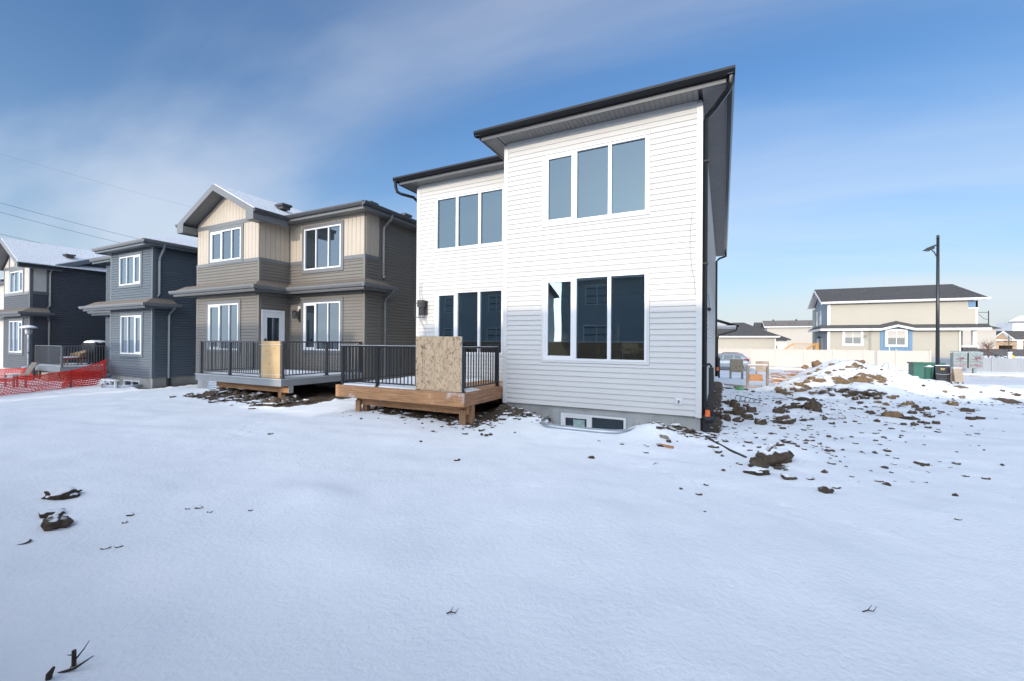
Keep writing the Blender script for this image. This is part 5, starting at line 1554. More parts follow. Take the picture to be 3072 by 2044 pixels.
# pale house beyond the charcoal one
h5 = thing('pale_house', 'pale grey house edge showing past the charcoal house at the left border', 'house', (-46, 10, -0.3))
mb = MB(); mb.box(-49, 10.5, -0.4, -43.6, 24, 5.6); part('wall', mb, M_STUCCO, h5)
eave_run(h5, (-49, 10.1), (-43.2, 10.1), (0, -1, 0), 5.55, M_BLACK, M_CHART, 0.2)
for k, m_ in hip(-49.5, -43.2, 10.1, 24.4, 5.8, 0.36).items(): part('roof_slope', m_, M_RSNOW, h5)
window(h5, ('R', -43.6), 11.0, 12.4, 3.4, 4.7, (0.5,), M_GLASSD)
window(h5, ('F', 10.5), -45.6, -44.0, 3.6, 4.9, (0.5,), M_GLASSD)
part('skirt_roof', MB().prism([(-49, 10.5, 3.4), (-43.2, 10.5, 3.4), (-43.2, 10.0, 3.15), (-49, 10.0, 3.15)], (0, 0, -0.05)), M_SHING, h5)

# raised deck between the charcoal and the blue house
d4 = thing('raised_deck', 'raised side deck with a grey metal railing between charcoal and blue houses', 'deck', (-31, 9.6, -0.3))
kx0, kx1, ky0, ky1, kz = -32.7, -29.35, 8.75, 11.2, 0.36
meb = MB().box(0, 0, 0, 1, 0.142, 0.03).mesh('deck_board'); meb.materials.append(M_COMP)
for i in range(16): place(meb, 'deck_board', d4, (kx0, ky0 + i * 0.15, kz - 0.03), (kx1 - kx0, 1, 1))
part('fascia_board', MB().box(kx0, ky0 - 0.03, kz - 0.26, kx1 + 0.03, ky0, kz - 0.032), M_COMP, d4)
part('fascia_board', MB().box(kx1, ky0 + 0.001, kz - 0.26, kx1 + 0.03, ky1, kz - 0.032), M_COMP, d4)
for x in (-32.3, -29.6): part('deck_post', MB().box(x - 0.07, 8.8, -0.6, x + 0.07, 8.94, kz - 0.04), M_CEDAR_Z, d4)
snow_sheet(d4, kx0 + 0.1, kx1 - 0.05, ky0 + 0.05, ky1 - 0.05, kz - 0.001, 0.05, 12)
railing(d4, (kx0 + 0.0, ky0 + 0.06), (kx1 - 0.05, ky0 + 0.06), kz, M_DTRIM, 1.02, posts=(0.0, 1.0), pw=0.075)
railing(d4, (kx1 - 0.05, ky0 + 0.06), (kx1 - 0.05, ky1), kz, M_DTRIM, 1.02, posts=(0.97,), pw=0.075)
part('deck_step', MB().box(-30.3, 8.35, -0.32, -29.5, 8.71, 0.1), M_OLDWOODX, d4)

# patio heater
ht = thing('patio_heater', 'steel patio heater with snow on its round hood beside the raised deck', 'heater', (-32.0, 8.35, gz(-32.0, 8.35)))
hx, hy = -32.0, 8.35
part('pole', MB().tube([(hx, hy, -0.3), (hx, hy, 1.95)], 0.045, 10), M_GALV, ht)
part('burner', MB().lathe([(0.05, 1.95), (0.13, 2.02), (0.13, 2.22), (0.06, 2.24)], 14, (hx, hy, 0)), M_GALV, ht)
part('hood', MB().lathe([(0.02, 2.44), (0.20, 2.385), (0.34, 2.30), (0.35, 2.285), (0.20, 2.33), (0.05, 2.26)], 22, (hx, hy, 0)), M_GALV, ht, None, True)
part('snow_cap', MB().lathe([(0.335, 2.312), (0.28, 2.37), (0.17, 2.425), (0.02, 2.455)], 22, (hx, hy, 0)), M_SNOW, ht, None, True)
part('base', MB().lathe([(0.24, -0.35), (0.24, 0.30), (0.2, 0.34)], 16, (hx, hy, 0)), M_GALV, ht)
part('pole_collar', MB().lathe([(0.055, 1.0), (0.055, 1.05)], 10, (hx, hy, 0)), M_BLACK, ht)

# covered grill on the deck
gr_ = thing('covered_grill', 'grill under a black cover with snow on top on the raised deck', 'grill', (-30.3, 10.4, kz))
def lump_box(x0, x1, y0, y1, z0_, z1_, seed, n=7, inset=0.14, amp=0.05):
    """draped cloth: box with a rounded, uneven top"""
    rnd = random.Random(seed); vs = []; fs = []
    lv = [0, 0.35, 0.7, 0.9, 1.0]
    ring = []
    for t in lv:
        k = inset * t * t
        pts = []
        for a in range(n * 4):
            s, q = divmod(a, n); q /= n
            p = [(x0 + (x1 - x0) * q, y0), (x1, y0 + (y1 - y0) * q), (x1 - (x1 - x0) * q, y1), (x0, y1 - (y1 - y0) * q)][s]
            px_ = p[0] + ((x0 + x1) / 2 - p[0]) * k * (1.8 if t == 1 else 1); py_ = p[1] + ((y0 + y1) / 2 - p[1]) * k * (1.8 if t == 1 else 1)
            pts.append((px_ + rnd.uniform(-amp, amp) * 0.5, py_ + rnd.uniform(-amp, amp) * 0.5, z0_ + (z1_ - z0_) * t + (rnd.uniform(-amp, amp) if t > 0 else 0)))
        ring.append(pts)
    m_ = n * 4
    for r_ in ring: vs += r_
    for j in range(len(lv) - 1):
        for a in range(m_): fs.append((j * m_ + a, j * m_ + (a + 1) % m_, (j + 1) * m_ + (a + 1) % m_, (j + 1) * m_ + a))
    c = len(vs); vs.append(((x0 + x1) / 2, (y0 + y1) / 2, z1_ + amp))
    for a in range(m_): fs.append(((len(lv) - 1) * m_ + a, (len(lv) - 1) * m_ + (a + 1) % m_, c))
    b = MB(); b.v, b.f = vs, fs
    return b
part('cover', lump_box(-31.4, -29.75, 10.1, 10.85, kz + 0.12, kz + 1.22, 3), M_CLOTH, gr_, None, True)
part('snow_cap', lump_box(-31.15, -30.0, 10.15, 10.75, kz + 1.20, kz + 1.32, 5, 5, 0.3, 0.02), M_SNOW, gr_, None, True)
for x in (-31.2, -29.95): part('caster', MB().tube([(x, 10.4, kz + 0.06), (x + 0.06, 10.4, kz + 0.06)], 0.06, 10), M_TYRE, gr_)
tb = thing('round_chair', 'tan rounded patio chair with a snowy dark red cushion on the raised deck', 'chair', (-30.2, 9.5, kz))
mb = MB(); vs = []; n = 16
for j, (zz, r_) in enumerate(((0.42, 0.42), (0.62, 0.50), (0.80, 0.50))):
    for i in range(n + 1):
        a = math.pi * (0.05 + 0.9 * i / n)
        vs.append((-30.2 + 0.95 * r_ * math.cos(a) * 1.3, 9.45 + r_ * math.sin(a), kz + zz - (0.16 * abs(math.cos(a)) ** 2 if j == 2 else 0)))
mb.add(vs, [(j * (n + 1) + i, j * (n + 1) + i + 1, (j + 1) * (n + 1) + i + 1, (j + 1) * (n + 1) + i) for j in range(2) for i in range(n)])
bk = part('backrest', mb, M_TANCLOTH, tb, None, True)
bk.modifiers.new('thick', 'SOLIDIFY').thickness = 0.05
part('seat', MB().lathe([(0.48, kz + 0.34), (0.52, kz + 0.38), (0.50, kz + 0.44)], 20, (-30.2, 9.45, 0)), M_REDCLOTH, tb)
part('snow_layer', MB().lathe([(0.47, kz + 0.442), (0.40, kz + 0.48), (0.1, kz + 0.49)], 20, (-30.2, 9.45, 0)), M_SNOW, tb, None, True)
for a in range(4):
    x, y = -30.2 + 0.36 * math.cos(a * math.pi / 2 + 0.7), 9.45 + 0.36 * math.sin(a * math.pi / 2 + 0.7)
    part('leg', MB().tube([(x, y, kz), (x, y, kz + 0.34)], 0.025, 8), M_TANCLOTH, tb)

# weathered lounge chair in the snow behind the net
aw = thing('wooden_lounge_chair', 'weathered low wooden chair in the snow behind the orange net', 'chair', (-28.2, 7.2, gz(-28.2, 7.2)))
g0 = gz(-28.2, 7.2) + 0.22
for i in range(5):
    x = -28.2 + i * 0.125
    part('back_slat', MB().beam((x, 7.23, g0 + 0.30), (x + 0.03, 7.49, g0 + 0.85), 0.11, 0.025, (0, 1, 0)), M_OLDWOOD, aw)
for i in range(4):
    y = 6.75 + i * 0.125
    part('seat_slat', MB().box(-28.75, y, g0 + 0.30, -27.6, y + 0.11, g0 + 0.33), M_OLDWOODX, aw)
for x, y in ((-28.7, 6.8), (-27.7, 6.8), (-28.7, 7.15), (-27.7, 7.15)):
    part('leg', MB().box(x - 0.04, y - 0.03, g0 - 0.4, x + 0.04, y + 0.03, g0 + 0.30), M_OLDWOOD, aw)
part('snow_layer', MB().box(-28.7, 6.8, g0 + 0.331, -28.1, 7.15, g0 + 0.35), M_SNOW, aw)

# ------------------------------------------------------------------ orange safety net fences
def net(name, label, pts, hts, sag, sp=0.115, rows=10, lean=0.0, posts=(), wcol=M_RED):
    """pts ground points (x, y), hts top heights; knotted mesh of flat strands with sagging top edge"""
    o = thing(name, label, 'safety fence', (pts[0][0], pts[0][1], gz(*pts[0])))
    segs = []
    for (a, b), (h0, h1), sg in zip(zip(pts, pts[1:]), zip(hts, hts[1:]), sag):
        L_ = math.dist(a, b); n = int(L_ / sp)
        for i in range(n):
            t = i / n; segs.append((a[0] + (b[0] - a[0]) * t, a[1] + (b[1] - a[1]) * t, h0 + (h1 - h0) * t - sg * 4 * t * (1 - t)))
    segs.append((*pts[-1], hts[-1]))
    mb = MB(); rnd = random.Random(5)
    cols = []
    for k, (x, y, h) in enumerate(segs):
        g = gz(x, y) + 0.02
        col = []
        for r_ in range(rows + 1):
            t = r_ / rows
            wv = 0.05 * math.sin(k * 0.21 + t * 3) * math.sin(t * math.pi) + 0.03 * math.sin(k * 0.06 + 1) * t
            bl = lean * (1 - t) ** 2
            col.append((x + wv * 0.6, y - wv - bl + 0.04 * math.sin(k * 0.5 + r_), g + h * t))
        cols.append(col)
    for col in cols:
        for p, q in zip(col, col[1:]): mb.beam(p, q, 0.034, 0.010, (0, 1, 0))
    for r_ in range(rows + 1):
        w = 0.05 if r_ == rows else 0.034
        for c0, c1 in zip(cols, cols[1:]): mb.beam(c0[r_], c1[r_], 0.010, w)
    part('net', mb, wcol, o)
    if name == 'orange_safety_net':
        m2 = MB()
        for col in cols[-14:]:
            for p, q in zip(col, col[1:]): m2.beam(Vector(p) + Vector((0.03, 0.06, 0.03)), Vector(q) + Vector((0.03, 0.06, 0.03)), 0.034, 0.010, (0, 1, 0))
        for r_ in range(rows + 1):
            for c0, c1 in zip(cols[-14:], cols[-13:]): m2.beam(Vector(c0[r_]) + Vector((0.03, 0.06, 0.03)), Vector(c1[r_]) + Vector((0.03, 0.06, 0.03)), 0.010, 0.034)
        part('folded_net', m2, wcol, o)
        sb = MB()
        for c0, c1 in zip(cols[6:-30], cols[7:-30]):
            a, b = Vector(c0[-1]), Vector(c1[-1]); sb.beam(a + Vector((0, -0.01, 0.02)), b + Vector((0, -0.01, 0.02)), 0.06, 0.03)
        part('snow_layer', sb, M_SNOW, o)
    for (x, y, h, m_) in posts:
        part('stake', MB().tube([(x, y + 0.03, gz(x, y) - 0.3), (x, y + 0.03, gz(x, y) + h)], 0.024, 6), m_, o)
    return o

net('orange_safety_net', 'bright orange-red plastic safety net sagging between stakes in front of the blue house',
    [(-23.6, 4.6), (-25.35, 7.85), (-25.85, 9.15)], [0.72, 0.72, 1.10], [0.10, 0.06], lean=0.25,
    posts=((-25.35, 7.85, 0.78, M_VENT), (-25.85, 9.15, 1.15, M_RED)))
net('orange_net_behind', 'second orange net standing further back by the charcoal house', [(-34.5, 6.0), (-31.2, 8.3)], [0.62, 0.60], [0.04], posts=((-32.6, 7.3, 0.95, M_VENT), (-31.2, 8.3, 0.7, M_VENT)))
mb = MB()
for i in range(9):
    mb.beam((-25.45 + i * 0.1, 9.22, -0.28), (-25.45 + i * 0.1, 9.22, max(-0.2, 0.85 - i * 0.11)), 0.006, 0.006)
for r_ in range(11):
    n_end = max(0.0, 0.85 - 0 * r_)
    xe = -25.45 + (0.80 - (-0.28 + r_ * 0.1) + 0.28) / 1.1 * 0.8 * 0.9
    mb.beam((-25.45, 9.22, -0.28 + r_ * 0.1), (max(-25.4, xe), 9.22, -0.28 + r_ * 0.1), 0.006, 0.006)
single('wire_mesh_scrap', mb, M_WIRE, 'triangular scrap of dark wire mesh leaning on the blue house foundation', 'mesh', (-25.1, 9.2, -0.2))

# overhead lines far behind the left houses
def at(px, py, dep):
    d = FW + RT * (px - CX) / FPX - UP * (py - CY) / FPX
    return Vector((d[0] * dep, d[1] * dep, CAM_H + d[2] * dep))
for k, (a, b, lab) in enumerate((((-120, 575), (640, 768), 'upper one of the two close black power lines over the left houses'),
                                 ((-120, 604), (620, 786), 'lower one of the two close black power lines over the left houses'),
                                 ((-120, 674), (480, 797), 'lowest black power line crossing behind the charcoal roof'),
                                 ((-120, 425), (760, 668), 'thin faint power line high in the sky at the left'))):
    p, q = at(*a, 52), at(*b, 78)
    pts = []
    for i in range(25):
        t = i / 24; v = p.lerp(q, t); v.z -= 0.35 * 4 * t * (1 - t); pts.append(v)
    r_ = 0.022 if k < 3 else 0.008
    single('power_line', MB().tube(pts, r_, 5), M_WIRE, lab, 'power line', tuple(p), 'power lines over the left houses')

# ================================================================== HOUSES BEHIND THE CAMERA (seen mirrored in the windows, and casting the yard's shade)
def rear_house(x0, x1, y1, eave, ridge, label, wins, depth=10.0, m=M_BGREY):
    o = thing('rear_house', label, 'house', ((x0 + x1) / 2, y1, 0), 'grey houses reflected in the windows')
    y0 = y1 - depth
    mb = MB(); mb.box(x0, y0, -0.5, x1, y1, eave); part('wall', mb, m, o)
    ym = (y0 + y1) / 2
    part('gable_wall', MB().prism([(x0 + 0.02, y0, eave), (x0 + 0.02, y1, eave), (x0 + 0.02, ym, ridge - 0.2)], (x1 - x0 - 0.04, 0, 0)), m, o)
    for s in (y0 - 0.45, y1 + 0.45):
        part('roof_slope', MB().prism([(x0 - 0.35, s, eave - 0.1), (x1 + 0.35, s, eave - 0.1), (x1 + 0.35, ym, ridge), (x0 - 0.35, ym, ridge)], (0, 0, 0.12)), M_SHING, o)
    part('fascia', MB().box(x0 - 0.35, y1 + 0.44, eave - 0.22, x1 + 0.35, y1 + 0.47, eave + 0.02), M_BWHITE, o)
    for a, b, u, v in wins:
        window(o, ('B', y1), a, b, u, v, (0.5,), M_GLASSD, (), 0.0, None, d=0.02)
    for k in range(12):
        part('siding_course', MB().box(x0 + 0.02, y1, 0.3 + k * 0.5, x1 - 0.02, y1 + 0.02, 0.30 + k * 0.5 + 0.44), m, o)
    return o
W8 = lambda x0: [(x0 + 1.0, x0 + 2.7, 1.2, 2.9), (x0 + 5.2, x0 + 6.9, 1.2, 2.9), (x0 + 1.1, x0 + 2.7, 4.2, 5.5), (x0 + 5.3, x0 + 6.8, 4.2, 5.5)]
rear_house(-9.8, 0.4, -9.0, 6.0, 7.95, 'grey two-storey house seen only mirrored in the white house windows', W8(-9.2))
rear_house(0.7, 10.4, -9.3, 6.1, 8.1, 'grey two-storey house behind the yard, mirrored at the right', W8(1.6))
rear_house(12.2, 22.0, -9.0, 6.1, 8.1, 'grey two-storey house at the far end of the mirrored row', W8(12.8))
rear_house(-22.6, -14.1, -9.0, 6.0, 7.9, 'grey two-storey house mirrored in the taupe house windows', W8(-22.2))
rear_house(-34.0, -24.6, -10.0, 4.6, 6.25, 'low grey house mirrored in the blue house windows', W8(-33)[:2])
rf = thing('rear_fence', 'brown board fence mirrored in the lower windows of the white house', 'fence', (-5, -0.9, 0))
meb = MB().box(0, 0, 0, 0.138, 0.02, 1.75).mesh('fence_board'); meb.materials.append(M_RFENCE)
for i in range(240): place(meb, 'fence_board', rf, (-22 + i * 0.145, -0.9, 0.02))
for z in (0.3, 1.5): part('fence_rail', MB().box(-22, -0.94, z, 12.8, -0.9, z + 0.09), M_RFENCE, rf)
part('snow_layer', MB().box(-22, -0.92, 1.772, 12.8, -0.86, 1.80), M_SNOW, rf)

# ================================================================== ACROSS THE STREET
# beige corner house
R1 = thing('beige_house', 'beige two-storey house with blue accents and dark roof behind the tan fence', 'house', (15.6, 55, -0.6))
RY = 55.0; rx0, rx1 = 9.9, 21.37
f1, f1l = ('F', RY), ('L', rx0)
mb = MB(); mb.box(rx0, RY + 0.001, -0.8, 20.2, 63.5, 3.76); mb.box(rx0, RY + 0.001, 3.76, rx1, 63.5, 5.95); part('wall', mb, M_BEIGE, R1)
mb = MB()
def lap_sheet(mb, fr, s0, s1, z0, z1, holes=(), course=0.13):
    z = z0
    while z < z1 - 0.01:
        zt = min(z + course, z1); segs = [(s0, s1)]
        for h0, h1, hz0, hz1 in holes:
            if hz1 <= z or hz0 >= zt: continue
            new = []
            for a, b in segs:
                if h1 <= a or h0 >= b: new.append((a, b)); continue
                if h0 > a: new.append((a, h0))
                if h1 < b: new.append((h1, b))
            segs = new
        for a, b in segs:
            mb.prism([W(fr, a, 0, z), W(fr, a, 0.018, z), W(fr, a, 0.004, zt), W(fr, a, 0, zt)], Vector(W(fr, b, 0, 0)) - Vector(W(fr, a, 0, 0)))
        z = zt
k1 = (11.33, 12.73, 1.78, 3.15); k2 = (14.78, 16.18, 1.7, 3.15)
lap_sheet(mb, f1, rx0, rx1, 3.76, 5.95, [(20.72, 21.4, 5.15, 6)])
lap_sheet(mb, f1, rx0, 20.2, -0.7, 3.2, [(k1[0], k1[1], k1[2], k1[3]), (14.22, 16.72, -1, 4)])
part('siding', mb, M_BEIGE, R1, None, False, 'stuff')
mb = MB(); lap_sheet(mb, f1l, RY, 61.9, -0.7, 3.2, [(57.2, 58.2, -1, 2.4)]); lap_sheet(mb, f1l, RY, 61.9, 3.4, 5.95, [(58.2, 58.9, 3.9, 5.5), (60.2, 60.9, 3.9, 5.5)])
lap_sheet(mb, ('L', rx0), 56.2, 60.7, 5.95, 6.6)
part('siding', mb, M_STEEL, R1, None, False, 'stuff')
for x, z0_, z1_ in ((rx0, -0.7, 3.2), (rx0, 3.5, 5.95), (rx1 - 0.12, 3.76, 5.95)):
    part('corner_trim', MB().box(x - 0.02, RY - 0.03, z0_, x + 0.12, RY - 0.001, z1_), M_BWHITE, R1)
part('blue_panel', MB().box(20.74, RY - 0.03, 5.30, rx1, RY - 0.001, 5.95), M_CERUL, R1)
part('panel_sill', MB().box(20.70, RY - 0.06, 5.16, rx1 + 0.05, RY - 0.001, 5.299), M_BWHITE, R1)
mb = MB()
for i in range(9): mb.box(14.24 + i * 0.276, RY - 0.06, -0.7, 14.24 + i * 0.276 + 0.264, RY - 0.001, 3.28 + 0.30 * max(0, 1 - abs(i - 4) / 4.2) - 0.02)
part('blue_panel', mb, M_CERUL, R1)
for q, sh in ((k1, 0.45), (k2, 0.45)):
    w_ = window(R1, ('F', RY - (0.06 if q is k2 else 0)), *q, (0.5,), M_GLASSF, (), 0.16, M_BWHITE, d=0.03)
    for a, b in ((q[0] + 0.06, (q[0] + q[1]) / 2 - 0.03), ((q[0] + q[1]) / 2 + 0.03, q[1] - 0.06)):
        part('roller_blind', MB().box(a, RY - (0.075 if q is k2 else 0.015), q[2] + (q[3] - q[2]) * 0.5, b, RY - (0.065 if q is k2 else 0.01) - 0.012, q[3] - 0.05), M_STUCCO, w_)
for s0 in (58.25, 60.25):
    window(R1, f1l, s0, s0 + 0.6, 4.0, 5.4, (), M_GLASSF, (), 0.1, M_BWHITE)
part('back_door', MB().box(rx0 - 0.03, 59.6, 0.3, rx0 - 0.001, 60.5, 2.35), M_DOOR, R1)
part('wall_light', MB().box(rx0 - 0.28, 58.6, 2.45, rx0 - 0.001, 58.9, 2.62), M_BLACK, R1)
# roofs
r1z, rdg = 6.08, 7.98; ryf, ryr = RY - 0.5, 58.6
part('roof_slope', MB().prism([(9.3, ryf, r1z + 0.1), (21.95, ryf, r1z + 0.1), (21.25, ryr - 1.0, rdg - 0.50), (21.2, ryr - 0.95, rdg - 0.47), (20.9, ryr, rdg), (9.3, ryr, rdg)], (0, 0, -0.05)), M_SHINGD, R1)
part('roof_slope', MB().prism([(9.3, 62.7, r1z + 0.1), (21.95, 62.7, r1z + 0.1), (20.3, ryr, rdg), (9.3, ryr, rdg)], (0, 0, -0.05)), M_SHINGD, R1)
part('roof_slope', MB().prism([(21.95, ryf, r1z + 0.1), (21.95, 62.7, r1z + 0.1), (20.3, ryr, rdg - 0.02)], (0, 0, -0.05)), M_SHINGD, R1)
part('fascia', MB().box(9.3, ryf - 0.03, r1z - 0.1, 21.95, ryf, r1z + 0.1), M_BWHITE, R1)
part('gutter', MB().box(9.3, ryf - 0.15, r1z - 0.02, 22.0, ryf - 0.031, r1z + 0.11), M_BWHITE, R1)
part('soffit', MB().box(9.3, ryf, r1z - 0.1, 21.95, RY - 0.001, r1z - 0.07), M_SOFF, R1)
for a, b in ((ryf, ryr), (62.7, ryr)):
    part('rake_board', MB().prism([(9.3, a, r1z + 0.06), (9.3, b, rdg - 0.04), (9.3, b, rdg - 0.26), (9.3, a, r1z - 0.16)], (-0.04, 0, 0)), M_BWHITE, R1)
    part('rake_soffit', MB().prism([(9.3, a, r1z - 0.02), (9.3, b, rdg - 0.14), (rx0, b, rdg - 0.14), (rx0, a, r1z - 0.02)], (0, 0, 0.02)), M_BWHITE, R1)
part('gable_wall', MB().prism([(rx0 + 0.001, RY + 0.1, 5.95), (rx0 + 0.001, 62.0, 5.95), (rx0 + 0.001, ryr, rdg - 0.2)], (9.8, 0, 0)), M_STEEL, R1)
# pent roof with the little gable over the blue panel
mb = MB()
pz, pw_ = 3.42, 3.78
for a, b, za, zb in ((9.25, 14.2, 0, 0), (14.2, 15.48, 0, 0.36), (15.48, 16.76, 0.36, 0), (16.76, 22.1, 0, 0)):
    mb.prism([(a, RY - 0.48, pz + za), (b, RY - 0.48, pz + zb), (b, RY - 0.001, pw_ + zb), (a, RY - 0.001, pw_ + za)], (0, 0, -0.05))
part('skirt_roof', mb, M_SHINGD, R1)
mb = MB()
for a, b, za, zb in ((9.25, 14.2, 0, 0), (14.2, 15.48, 0, 0.36), (15.48, 16.76, 0.36, 0), (16.76, 22.1, 0, 0)):
    mb.prism([(a, RY - 0.50, pz + za - 0.04), (b, RY - 0.50, pz + zb - 0.04), (b, RY - 0.50, pz + zb - 0.26), (a, RY - 0.50, pz + za - 0.26)], (0, -0.1, 0))
part('skirt_fascia', mb, M_BWHITE, R1)
part('skirt_roof', MB().prism([(9.25, RY - 0.48, pz), (rx0, RY, pw_), (rx0, 62, pw_), (9.25, 62, pz)], (0, 0, -0.05)), M_SHINGD, R1)
part('skirt_fascia', MB().box(9.2, RY - 0.5, pz - 0.26, 9.25, 62, pz - 0.04), M_BWHITE, R1)
part('porch_roof', MB().prism([(20.2, RY, pw_), (22.1, RY - 0.48, pz), (22.3, 60, pz), (20.2, 60, pw_ + 0.3)], (0, 0, -0.06)), M_SHINGD, R1)
# porch: post on a stone pier, railing and steps
part('stone_pier', MB().box(20.28, RY - 0.2, -0.8, 21.28, RY + 0.6, 1.55), M_STONE, R1)
pr = part('pier_cap', MB().box(20.22, RY - 0.26, 1.55, 21.34, RY + 0.66, 1.72), M_BWHITE, R1)
random.seed(2); 
for r_ in range(9):
    x = 20.29
    while x < 21.2:
        w_ = random.uniform(0.18, 0.42); x2 = min(x + w_, 21.27)
        part('ledge_stone', MB().box(x, RY - 0.2 - random.uniform(0.02, 0.06), -0.1 + r_ * 0.18, x2 - 0.015, RY - 0.19, -0.1 + r_ * 0.18 + 0.165), M_STONE, R1)
        x = x2
part('porch_post', MB().box(21.0, RY - 0.12, 1.72, 21.28, RY + 0.2, 3.15), M_BWHITE, R1)
part('porch_post', MB().box(20.72, RY + 1.5, 1.0, 20.9, RY + 1.7, 3.15), M_FASC, R1)
part('downspout', MB().box(20.08, RY - 0.12, -0.6, 20.19, RY - 0.02, 3.2), M_BWHITE, R1)
part('downspout', MB().box(10.0, RY - 0.12, -0.6, 10.1, RY - 0.032, 3.2), M_BWHITE, R1)
part('downspout', MB().box(10.02, RY - 0.12, 3.85, 10.12, RY - 0.032, 6.0), M_BWHITE, R1)
rl_ = MB(); 
rl_.beam((21.4, RY - 0.3, 1.35), (23.3, RY - 0.3, 0.55), 0.05, 0.06); rl_.beam((21.4, RY - 0.3, 0.7), (23.3, RY - 0.3, -0.1), 0.04, 0.04)
for i in range(8):
    t = i / 7; x = 21.4 + 1.9 * t; w_ = 0.07 if i in (0, 7) else 0.025
    rl_.box(x - w_ / 2, RY - 0.3 - w_ / 2, (0.7 - 0.8 * t) if 0 < i < 7 else (0.3 - 0.9 * t), x + w_ / 2, RY - 0.3 + w_ / 2, 1.35 - 0.8 * t)
part('step_railing', rl_, M_BLACK, R1)
for i in range(5): part('porch_step', MB().box(21.3 + i * 0.35, RY - 0.2, -0.8, 21.65 + i * 0.35, RY + 1.5, 0.55 - i * 0.22), M_CONC, R1)
for x in (11.0, 13.5, 17.4): roof_vent(R1, x, 57.6, 7.35)
# timber landing at the back door
dk = thing('orange_landing', 'orange timber landing with stairs showing above the tan fence', 'deck', (8.6, 59, 0))
part('platform', MB().box(7.3, 58.6, 0.9, 9.85, 61, 1.02), M_ODECK, dk)
for i in range(13): part('baluster', MB().box(7.35 + i * 0.18, 58.6, 1.02, 7.39 + i * 0.18, 58.64, 1.75), M_ODECK, dk)
part('top_rail', MB().box(7.3, 58.56, 1.75, 9.4, 58.68, 1.82), M_ODECK, dk)
part('stair_stringer', MB().beam((7.3, 58.6, 1.78), (6.2, 58.6, 0.9), 0.06, 0.18), M_ODECK, dk)
part('stair_stringer', MB().beam((9.35, 58.5, 1.8), (8.6, 58.5, 1.1), 0.06, 0.2), M_ODECK, dk)
part('stair_post', MB().box(9.4, 58.5, 0, 9.75, 58.6, 1.9), M_ODECK, dk)

# beige garages behind the fence
R2 = thing('beige_garage', 'beige garage with a dark hip roof behind the parked car', 'garage', (0, 62, -0.6))
part('wall', MB().box(-4.6, 62.001, -0.8, 5.88, 68, 2.6), M_BEIGE, R2)
mb = MB(); lap_sheet(mb, ('F', 62), -4.6, 5.88, -0.5, 2.5); part('siding', mb, M_BEIGE, R2, None, False, 'stuff')
for k, m_ in hip(-2.7, 6.3, 61.6, 69.2, 2.72, 0.50).items(): part('roof_slope', m_, M_SHINGD, R2)
part('fascia', MB().box(-5.0, 61.56, 2.52, 6.3, 61.6, 2.72), M_BWHITE, R2)
part('gutter', MB().box(-5.0, 61.44, 2.60, 6.32, 61.559, 2.72), M_BWHITE, R2)
part('corner_trim', MB().box(5.80, 61.96, -0.5, 5.9, 61.98, 2.5), M_BWHITE, R2)
R2b = thing('second_garage', 'pale garage peeking out past the first garage corner', 'garage', (5, 70, -0.4))
part('wall', MB().box(-3, 70, -0.8, 8.0, 76, 2.3), M_BWHITE, R2b)
for k, m_ in hip(-3.4, 8.42, 69.6, 76.4, 2.42, 0.45).items(): part('roof_slope', m_, M_SHINGD, R2b)
part('fascia', MB().box(-3.4, 69.56, 2.25, 8.42, 69.6, 2.42), M_SHINGD, R2b)
part('air_vent', MB().box(6.1, 69.95, 1.1, 6.75, 69.99, 1.5), M_PLUMB, R2b)
R3 = thing('greige_long_house', 'long greige house with grey roof and twin roof stacks behind the garage', 'house', (11, 95, -0.2))
part('wall', MB().box(7.6, 95.001, -0.8, 18, 104, 5.0), M_BEIGE2, R3)
mb = MB(); lap_sheet(mb, ('F', 95), 7.6, 18, 0, 4.95, (), 0.2); part('siding', mb, M_BEIGE2, R3, None, False, 'stuff')
part('roof_slope', MB().prism([(7.1, 94.5, 5.08), (18.4, 94.5, 5.08), (18.4, 99.3, 6.4), (7.1, 99.3, 6.4)], (0, 0, -0.05)), mat('grey_brown_shingle', (0.17, 0.15, 0.135), 0.9, (3, 0.3), (20, 0.5, 0.03)), R3)
part('roof_slope', MB().prism([(7.1, 104.2, 5.08), (18.4, 104.2, 5.08), (18.4, 99.3, 6.4), (7.1, 99.3, 6.4)], (0, 0, -0.05)), M_SHINGD, R3)
part('gable_wall', MB().prism([(7.62, 95, 5.0), (7.62, 104, 5.0), (7.62, 99.3, 6.3)], (10, 0, 0)), M_BEIGE2, R3)
part('fascia', MB().box(7.1, 94.45, 4.88, 18.4, 94.5, 5.06), M_BWHITE, R3)
part('rake_board', MB().prism([(7.1, 94.5, 5.06), (7.1, 99.3, 6.38), (7.1, 99.3, 6.15), (7.1, 94.5, 4.85)], (-0.05, 0, 0)), M_BWHITE, R3)
for x in (8.9, 12.75):
    for dx in (0, 0.17): part('roof_stack', MB().tube([(x + dx, 99.1, 6.2), (x + dx, 99.1, 6.62)], 0.07, 8), M_BLACK, R3)
for x in (8.95, 11.2, 12.1, 14.4): part('roof_vent', MB().box(x, 96.4, 5.5, x + 0.3, 96.8, 5.75), M_BLACK, R3)
R3b = thing('stepped_rowhouse', 'narrow grey gable stepping up left of the long greige house roof', 'house', (6, 101, -0.2))
part('wall', MB().box(6.1, 101, -0.8, 12, 107, 4.8), M_BEIGE2, R3b)
for s in (100.5, 108): part('roof_slope', MB().prism([(5.9, s, 4.9), (12, s, 4.9), (12, 104, 6.28), (5.9, 104, 6.28)], (0, 0, -0.05)), M_SHINGD, R3b)
R4 = thing('far_greige_house', 'plain greige house behind the second street lamp', 'house', (39, 100, 0))
